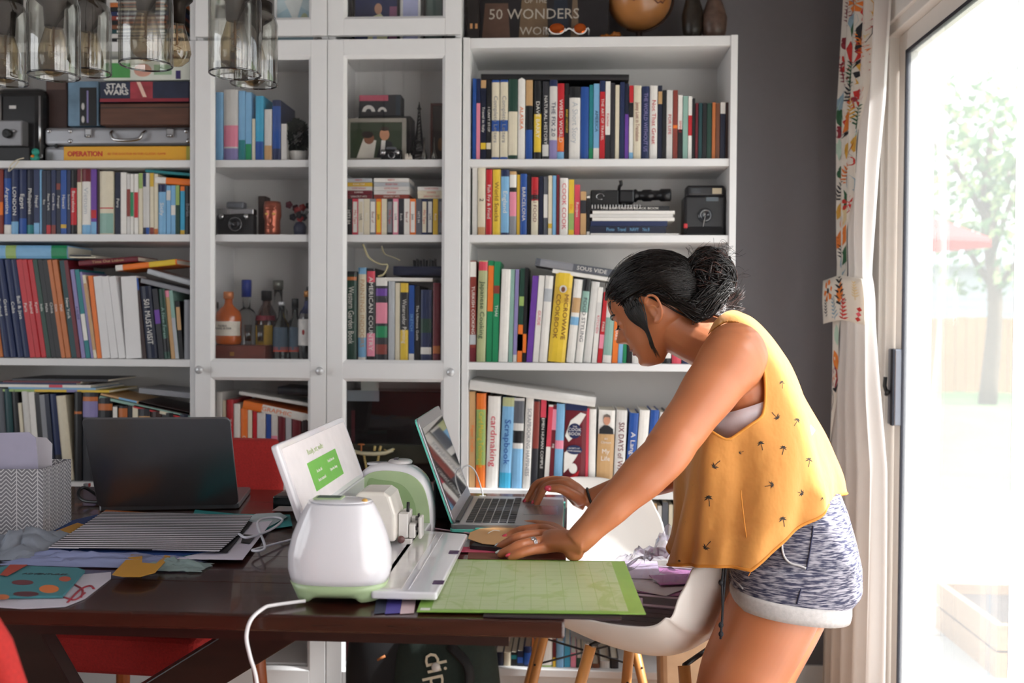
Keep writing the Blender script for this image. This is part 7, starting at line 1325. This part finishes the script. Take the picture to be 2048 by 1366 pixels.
def rootdir(phi, z):
    # direction whose skull point lies at azimuth phi, height z
    zz = (z-HC[2])/RA[2]; zz = max(-.93, min(.97, zz)); r = math.sqrt(1-zz*zz); return V((RA[0]*r*math.cos(phi), RA[1]*r*math.sin(phi), RA[2]*zz))
b = S(); rows = []
for i in range(16):
    row = []
    for j in range(64):
        phi = -PI+2*PI*j/64; z0 = hl(phi); z1 = HC[2]+RA[2]*.995; z = z0+(z1-z0)*math.sin(i/15*PI/2); row.append(spt(rootdir(phi, z), -.0015 if i else -.006))
    rows.append(row)
b.loft(rows, cap=True); b.build('hair_cap', HM, wo)
rnd = random.Random(21); b = S(); hi = S()
def strand(B, P, r, n=4, tip=.3): m_ = len(P); B.tube(P, [r*(tip+(1-tip)*math.sin(PI*min(.5+.5*i/(m_-1), 1))) if i > m_*.5 else r for i in range(m_)], n)
bunw = hp_(BUN.x, 0, BUN.z)
for k in range(1500):
    phi = rnd.uniform(-PI, PI); z0 = hl(phi)+rnd.uniform(-.002, .004)+abs(rnd.gauss(0, .35))*.06
    d0 = rootdir(phi, min(z0, HC[2]+RA[2]*.95)).normalized(); dt = bd+V((0, rnd.uniform(-.25, .25), rnd.uniform(-.22, .28))); dt.normalize(); ang = d0.angle(dt)
    if ang < .15: continue
    P = []; off = rnd.uniform(-.001, .004); wv = rnd.uniform(0, 6); lift = V((0, 0, .25 if abs(phi) > 1.2 else .0))
    N_ = 13
    for i in range(N_):
        t = i/(N_-1); s1 = math.sin((1-t)*ang)/math.sin(ang); s2 = math.sin(t*ang)/math.sin(ang); d = d0*s1+dt*s2
        side = d0.cross(dt).normalized(); d = d+side*.03*math.sin(t*PI+wv)*math.sin(t*PI)
        k_ = math.sqrt((d.x/RA[0])**2+(d.y/RA[1])**2+(d.z/RA[2])**2)
        if abs(phi) < 1.45 and d.z/k_+HC[2] < .050 and -.055 < d.x/k_+HC[0] < .035: d.z = (.050-HC[2])*k_
        P.append(spt(d, off+.0015*math.sin(t*PI)+(.006*t*t)))
    strand(b, P, rnd.uniform(.0007, .0014))
b.build('swept_hair', HM, wo)
# sideburn locks falling in front of the near ear
b = S()
for k in range(110):
    x0 = rnd.uniform(-.003, .040); z0 = rnd.uniform(.022, .052); P = [hp_(x0, .0745+rnd.uniform(0, .002), z0), hp_(x0*.8+.004, .0745, .004), hp_(.012+x0*.18+rnd.uniform(-.002, .002), .071, -.030), hp_(.019+x0*.10+rnd.uniform(-.003, .003), .063, -.062), hp_(.022+rnd.uniform(-.005, .005), .053, -.094+rnd.uniform(-.006, .012))]; P = P[:(3, 4, 4, 5)[k % 4]]; nn_ = (len(P)-1)*5+1
    b.tube(crom(P, 5), [.0012*(1-.85*(i/(nn_-1))**2) for i in range(nn_)], 4)
for k in range(14):
    P = [hp_(.060, .06, .062), hp_(.068, .062, .05+rnd.uniform(-.006, .006)), hp_(.066, .066, .034+rnd.uniform(-.004, .004))]; b.tube(crom(P, 4), .0006, 4)
b.build('side_lock', HM, wo)
# low loose hair at the nape
b = S()
for k in range(480):
    phi = rnd.uniform(1.55, 2.9)*1; z0 = hl(phi)+rnd.uniform(-.006, .01); p0 = spt(rootdir(phi, z0), 0); sp_ = rnd.uniform(0, .036); p1 = hp_(-.088+rnd.uniform(-.01, .01), .052+rnd.uniform(-.01, .01), -.050+sp_+rnd.uniform(-.012, .006)); p2 = hp_(-.125+rnd.uniform(-.012, .012), .040+rnd.uniform(-.012, .01), -.042+sp_+rnd.uniform(-.01, .01)); p3 = hp_(-.150+rnd.uniform(-.02, .02), .015, -.012+rnd.uniform(-.02, .02))
    b.tube(crom([p0, p1, p2, p3], 5), .0012, 4)
b.build('nape_hair', HM, wo)
bc = onY(1418, 556, YM-.01); bs = S(); bs.ell(bc, (.048, .046, .052), None, 20, 14); bs.ell(onY(1385, 592, YM-.01), (.040, .040, .026), None, 20, 14); bs.build('bun_core', HM, wo); b = S(); hi = S()
for k in range(620):
    ax = V((rnd.gauss(0, .45), -1+rnd.gauss(0, .5), rnd.gauss(0, .5))).normalized(); a0 = ax.orthogonal().normalized(); a1 = ax.cross(a0); s0 = rnd.uniform(0, 6.28); ln = rnd.uniform(1.2, 3.6); h = rnd.uniform(-.9, .9); rr = math.sqrt(1-h*h); P = []
    for i in range(12):
        a = s0+ln*i/11; d = (a0*math.cos(a)+a1*math.sin(a))*rr+ax*(h+.12*math.sin(a*2)); R_ = 1+rnd.uniform(-.004, .004)+.05*math.sin(a*3+k); P.append(bc+V((d.x*.051*R_, d.y*.049*R_, d.z*.057*R_)))
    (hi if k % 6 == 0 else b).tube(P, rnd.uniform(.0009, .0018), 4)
for k in range(120): # stray tail under the bun
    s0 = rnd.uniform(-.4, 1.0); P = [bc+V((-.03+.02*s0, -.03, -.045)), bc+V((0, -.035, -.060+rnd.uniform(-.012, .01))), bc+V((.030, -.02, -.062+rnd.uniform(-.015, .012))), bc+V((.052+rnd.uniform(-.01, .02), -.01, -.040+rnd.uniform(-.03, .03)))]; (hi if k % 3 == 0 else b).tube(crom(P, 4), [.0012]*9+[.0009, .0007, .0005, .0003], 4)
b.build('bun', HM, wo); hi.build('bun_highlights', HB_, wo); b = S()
for k in range(60):
    d = V((rnd.gauss(0, 1), rnd.gauss(-.4, .6), rnd.gauss(0, 1))).normalized(); p0 = bc+V((d.x*.05, d.y*.048, d.z*.055)); b.tube(crom([p0, p0+d*.010+V((0, 0, rnd.uniform(-.008, .008))), p0+d*.020+V((rnd.uniform(-.01, .015), 0, rnd.uniform(-.014, .01))), p0+d*.024+V((rnd.uniform(-.01, .02), 0, rnd.uniform(-.02, .012)))], 4), .00035, 3)
for k in range(50):
    phi = rnd.uniform(-.9, 1.6); dd = rootdir(phi, hl(phi)+rnd.uniform(.0, .05)); p0 = spt(dd, .003); b.tube(crom([p0, spt(dd+V((-.02, 0, .01)), .010), spt(dd+V((-.05, 0, .02)), rnd.uniform(.004, .012))], 4), .0003, 3)
b.build('flyaway_hair', HM, wo)['kind'] = 'stuff'
# ---- bandeau under the top
BR = [((1400, 828), (1568, 770), .1445), ((1402, 845), (1576, 786), .1475), ((1412, 880), (1592, 815), .1475), ((1436, 925), (1618, 855), .136)]
S().loft([ring(*r[:3], Sp=None) if False else ring((r[0][0]-6, r[0][1]), (r[1][0]+4, r[1][1]-3), r[2]+.003) for r in BR], cap=False).build('bandeau', mat('d9d4dd', .7, bump=.2, scale=40), wo, solid=.002)
# ---- mustard tank top
SH_ = [((1342, 1128), (1688, 985), .200, (1500, 1137)), ((1347, 1085), (1677, 948), .194, (1500, 1086)), ((1353, 1030), (1660, 910), .178, (1500, 1030)), ((1358, 960), (1640, 860), .172, (1500, 960)), ((1364, 890), (1618, 808), .168, (1492, 888)), ((1372, 830), (1595, 762), .166, (1485, 815)), ((1380, 780), (1566, 712), .163, (1475, 745)), ((1390, 738), (1536, 670), .150, (1462, 690)), ((1400, 708), (1504, 640), .126, (1450, 650)), ((1408, 684), (1476, 626), .092, (1440, 632))]
NS = 220; NV = 110
ctrl = [ring(f, b_, w_, s_, n=NS, e=.92, vv=max(0, 1-k_*.4)) for k_, (f, b_, w_, s_) in enumerate(SH_)]
rows = []
cols_ = [crom([ctrl[k][j] for k in range(len(ctrl))], 12) for j in range(NS)]
NV = len(cols_[0]); P2 = [[cols_[j][i] for j in range(NS)] for i in range(NV)]
for i in range(NV):
    v = i/(NV-1)
    for j in range(NS):
        a = 2*PI*j/NS; p_ = P2[i][j]; d = V((math.cos(a), -math.sin(a), 0)); k = max(0, 1-v*1.45)
        fold = .007*k*math.sin(a*9+1.2*math.sin(v*5)+.8)+.003*k*math.sin(a*17+v*6)+.010*math.exp(-((v-.30)/.22)**2)*math.sin(a*5+7*v)
        q = p_*3.2; fold += .010*k*noise.noise(V((q.x*2.0, q.y*2, q.z*1.0)))+.004*noise.noise(q*4)
        P2[i][j] = p_+d*fold*(.6 if v > .7 else 1)
arm = [(1437, 650), (1450, 643), (1470, 643), (1492, 652), (1510, 674), (1522, 705), (1529, 745), (1531, 790), (1527, 825), (1518, 838), (1500, 850), (1478, 866), (1457, 879), (1438, 872), (1417, 858), (1400, 845), (1380, 810), (1378, 760), (1388, 720), (1405, 685), (1422, 662)]
armd = [(q.x, q.y) for q in crom([(x, y, 0) for x, y in arm]+[(arm[0][0], arm[0][1], 0)], 6)][:-1]
def inpoly(x, y, P):
    r = False; j = len(P)-1
    for i in range(len(P)):
        if (P[i][1] > y) != (P[j][1] > y) and x < (P[j][0]-P[i][0])*(y-P[i][1])/(P[j][1]-P[i][1])+P[i][0]: r = not r
        j = i
    return r
def inarm(p):
    q = V(p)
    if q.y > YM: q.y = 2*YM-q.y
    return inpoly(*topx(q), armd)
b = S(); b.smooth = True; vs = [p for r in P2 for p in r]; IN = [inarm(p) for p in vs]; fs = []
for i in range(NV-1):
    for j in range(NS):
        f = (i*NS+j, i*NS+(j+1) % NS, (i+1)*NS+(j+1) % NS, (i+1)*NS+j)
        if sum(IN[q] for q in f) < 4: fs.append(f)
for q in {q for f in fs for q in f if IN[q]}:
    p = V(vs[q]); far = p.y > YM
    if far: p.y = 2*YM-p.y
    x, y = topx(p); best = None
    for k in range(len(armd)):
        (x0, y0), (x1, y1) = armd[k-1], armd[k]; L2 = (x1-x0)**2+(y1-y0)**2
        t = max(0, min(1, ((x-x0)*(x1-x0)+(y-y0)*(y1-y0))/max(L2, 1e-9))); cx, cy = x0+(x1-x0)*t, y0+(y1-y0)*t; d2 = (cx-x)**2+(cy-y)**2
        if best is None or d2 < best[0]: best = (d2, cx, cy)
    r_ = onY(best[1], best[2], p.y)
    if far: r_.y = 2*YM-p.y
    vs[q] = r_
b.add(vs, fs); MUS = bpy.data.materials.new('mustard'); MUS.use_nodes = True; N = MUS.node_tree; P_ = N.nodes['Principled BSDF']; P_.inputs['Base Color'].default_value = (*lin('d8964a'), 1); P_.inputs['Roughness'].default_value = .8; P_.inputs['Sheen Weight'].default_value = .25
o_ = N.nodes['Material Output']; tl = N.nodes.new('ShaderNodeBsdfTranslucent'); tl.inputs[0].default_value = (*lin('e8a040'), 1); mx = N.nodes.new('ShaderNodeMixShader'); mx.inputs[0].default_value = .18; N.links.new(P_.outputs[0], mx.inputs[1]); N.links.new(tl.outputs[0], mx.inputs[2]); N.links.new(mx.outputs[0], o_.inputs[0])
ns = N.nodes.new('ShaderNodeTexNoise'); ns.inputs['Scale'].default_value = 9; ns.inputs['Detail'].default_value = 3; bp = N.nodes.new('ShaderNodeBump'); bp.inputs['Strength'].default_value = .5; bp.inputs['Distance'].default_value = .01; N.links.new(ns.outputs[0], bp.inputs['Height']); N.links.new(bp.outputs[0], P_.inputs['Normal'])
top = b.build('tank_top', MUS, wo, solid=.0018)
sb = BVHTree.FromPolygons(vs, fs)
HEM = mat('c77f2c', .8)
b = S(); b.tube([p+V((0, 0, -.001)) for p in P2[0]]+[P2[0][0]], .0032, 6); b.build('hem', HEM, top)
b = S()
for sgn in (1, -1):
    pr_ = []
    for x, y in armd:
        xo, yo = 1460+(x-1460)*1.03, 760+(y-760)*1.02; d = ray(xo, yo).normalized(); hit = sb.ray_cast(CAM+d*.5, d)
        # nearest surface point of the opening's edge
        if hit[0] and hit[0].y < YM-.02: p_ = onY(x, y, hit[0].y)
        else:
            continue
        if p_ is None: continue
        q = V(p_)
        if sgn < 0: q.y = 2*YM-q.y
        if not pr_ or (q-pr_[-1]).length > .002: pr_.append(q)
    for _ in range(3): pr_ = [(pr_[i-1]+pr_[i]*2+pr_[(i+1) % len(pr_)])/4 for i in range(len(pr_))]
    b.tube(pr_+[pr_[0]], .0028, 6)
b.build('armhole_binding', mat('d08c36', .8), top)
# printed palm trees
PALM = mat('2b2620', .8)
def decal(px, py, s, rot):
    d = ray(px, py).normalized(); hit = sb.ray_cast(CAM+d*.5, d)
    if not hit[0]: return
    b = MB()
    def pj(u, v):
        ur, vr = u*math.cos(rot)-v*math.sin(rot), u*math.sin(rot)+v*math.cos(rot); dd = ray(px+ur*s, py-vr*s).normalized(); h_ = sb.ray_cast(CAM+dd*.5, dd); return (h_[0] if h_[0] and (h_[0]-hit[0]).length < .05 else hit[0])-dd*.0016
    tr = [(-.08, -1), (.06, -1), (.14, -.3), (.10, .3), (.0, .3), (.02, -.3)]; q = [pj(*t) for t in tr]; b.add(q, [tuple(range(len(q)))])
    for a in (-.3, .5, 1.2, 1.9, 2.6, 3.45):
        ca, sa = math.cos(a), math.sin(a); f = [(0, .3), (.35*ca-.12*sa, .3+.35*sa+.12*ca), (.75*ca, .3+.6*sa-.15), (.3*ca+.1*sa, .3+.28*sa-.12*ca)]; q = [pj(*t) for t in f]; b.add(q, [(0, 1, 2, 3)])
    b.build('palm_print', PALM, top)
for px, py, s, rot in ((1564, 768, 9, .1), (1602, 792, 5, 0), (1552, 832, 11, -2.3), (1593, 843, 10, -.5), (1522, 890, 11, .3), (1566, 899, 11, -.15), (1618, 923, 11, -.1), (1432, 930, 12, -3.9), (1376, 963, 12, .9), (1540, 970, 11, -1.3), (1600, 985, 11, -1.9), (1417, 1000, 13, .15), (1646, 1000, 8, .2), (1362, 1045, 12, -.5), (1566, 1042, 12, .25), (1414, 1092, 12, -3.8), (1635, 905, 6, 0), (1529, 686, 5, 0), (1655, 965, 6, .2), (1482, 905, 6, 2), (1358, 1124, 6, 0)): decal(px, py, s, rot)
S().tube(crom([onY(1481, 980, -1.085), onY(1488, 1040, -1.09), onY(1495, 1090, -1.092), onY(1500, 1132, -1.092)], 5), .0012, 5).build('side_seam', HEM, top)
b = S(); b.tube(crom([onY(1499, 1130, -1.09), onY(1501, 1142, -1.09), onY(1497, 1152, -1.09)], 4), .001, 4); b.build('loose_thread', HEM, top)
# ---- shorts
sh = S(); SR = [((1475, 1010), (1672, 975), .135), ((1466, 1050), (1688, 1018), .152), ((1454, 1100), (1702, 1070), .170), ((1450, 1140), (1712, 1120), .186), ((1458, 1175), (1712, 1165), .186), ((1490, 1192), (1700, 1190), .15)]
sh.loft([ring(f, b_, w_) for f, b_, w_ in SR])
def legtube(dy, top_, bot):
    q = []
    for (fx, fy_), (bx, by), w_ in (top_, am2(top_, bot, .5), bot): q.append(ring((fx, fy_), (bx, by), w_, ym=YM+dy))
    return q
def am2(a, c, t): return (tuple(a[0][k]+(c[0][k]-a[0][k])*t for k in (0, 1)), tuple(a[1][k]+(c[1][k]-a[1][k])*t for k in (0, 1)), a[2]+(c[2]-a[2])*t)
NB = ((1466, 1200), (1694, 1232), .098); FB = ((1452, 1172), (1690, 1205), .098)
sh.loft(legtube(-.092, ((1462, 1120), (1712, 1120), .098), NB)); sh.loft(legtube(.092, ((1460, 1110), (1705, 1110), .098), FB))
raw = bpy.data.objects.new('raw', sh.mesh()); COL.objects.link(raw); me = remeshed(raw, .005, 6)
HT_ = bpy.data.materials.new('heather'); HT_.use_nodes = True; N = HT_.node_tree; P_ = N.nodes['Principled BSDF']; P_.inputs['Roughness'].default_value = .9
tcn = N.nodes.new('ShaderNodeTexCoord'); mp = N.nodes.new('ShaderNodeMapping'); mp.inputs['Scale'].default_value = (50, 50, 420); mp.inputs['Rotation'].default_value = (0, .12, 0); ns = N.nodes.new('ShaderNodeTexNoise'); ns.inputs['Scale'].default_value = 1; ns.inputs['Detail'].default_value = 4; cr = N.nodes.new('ShaderNodeValToRGB')
cr.color_ramp.elements[0].position = .42; cr.color_ramp.elements[1].position = .62; cr.color_ramp.elements[0].color = (*lin('30324a'), 1); cr.color_ramp.elements[1].color = (*lin('9d9aa3'), 1)
N.links.new(tcn.outputs['Object'], mp.inputs[0]); N.links.new(mp.outputs[0], ns.inputs[0]); N.links.new(ns.outputs[0], cr.inputs[0]); N.links.new(cr.outputs[0], P_.inputs['Base Color'])
so = bpy.data.objects.new('shorts', me); COL.objects.link(so); me.materials.clear(); me.materials.append(HT_); so.parent = wo; so.matrix_parent_inverse = wm(wo).inverted()
CUF = mat('b7b3b2', .9, var=.12, scale=140, bump=.3)
for dy, B_c, up_ in ((-.092, NB, 30), (.092, FB, 28)):
    def rr(dz, k, g): return ring((B_c[0][0]-g, B_c[0][1]-dz), (B_c[1][0]+g, B_c[1][1]-dz), B_c[2]+k, ym=YM+dy, n=48)
    S().loft([rr(-2, -.002, -2), rr(-3, .003, 2), rr(8, .0055, 4), rr(up_-6, .0055, 4), rr(up_, .002, 1)], cap=False).build('rolled_cuff', CUF, so, solid=.002)
sbv = BVHTree.FromObject(so, bpy.context.evaluated_depsgraph_get())
def onshort(px, py): d = ray(px, py).normalized(); h_ = sbv.ray_cast(CAM+d*.5, d); return (h_[0] if h_[0] else onY(px, py, -1.08))-d*.0012
for pts, c_, r_ in (([(1569, 1066), (1564, 1090), (1568, 1112), (1580, 1126), (1600, 1132), (1612, 1137)], 'c8c6c8', .0022), ([(1626, 1052), (1624, 1075), (1614, 1135), (1600, 1185), (1594, 1208)], '2c2e48', .0016), ([(1459, 1130), (1463, 1150), (1478, 1168), (1486, 1178)], 'b9b7ba', .0016)):
    S().tube(crom([onshort(x, y) for x, y in pts], 5), r_, 6).build('stitching', mat(c_, .8), so)
b = S(); dz_ = onY(1446, 1130, -.93)
for ox, l_ in ((0, 148), (5, 118)): b.tube(crom([onY(1447+ox, 1128, -1.05), onY(1444+ox, 1170, -1.05), onY(1445+ox*.3, 1130+l_*.6, -1.05), onY(1441+ox*.6, 1130+l_, -1.05)], 6), .0022, 6)
for y_ in (1165, 1250, 1268): b.ell(onY(1442, y_, -1.05), (.005, .005, .006), None, 8, 6)
b.build('drawstring', mat('14141c', .7), so)
# lettering becomes plain mesh so that every word is a piece of its own
dg = bpy.context.evaluated_depsgraph_get()
for o in [o for o in bpy.data.objects if o.type == 'FONT']:
    me = bpy.data.meshes.new_from_object(o.evaluated_get(dg)); nm = o.name.split('.')[0]; n = bpy.data.objects.new(nm, me); COL.objects.link(n)
    n.parent = o.parent; n.matrix_parent_inverse = o.matrix_parent_inverse.copy(); n.matrix_basis = o.matrix_basis.copy()
    if not me.materials: me.materials.append(o.data.materials[0])
    bpy.data.objects.remove(o)
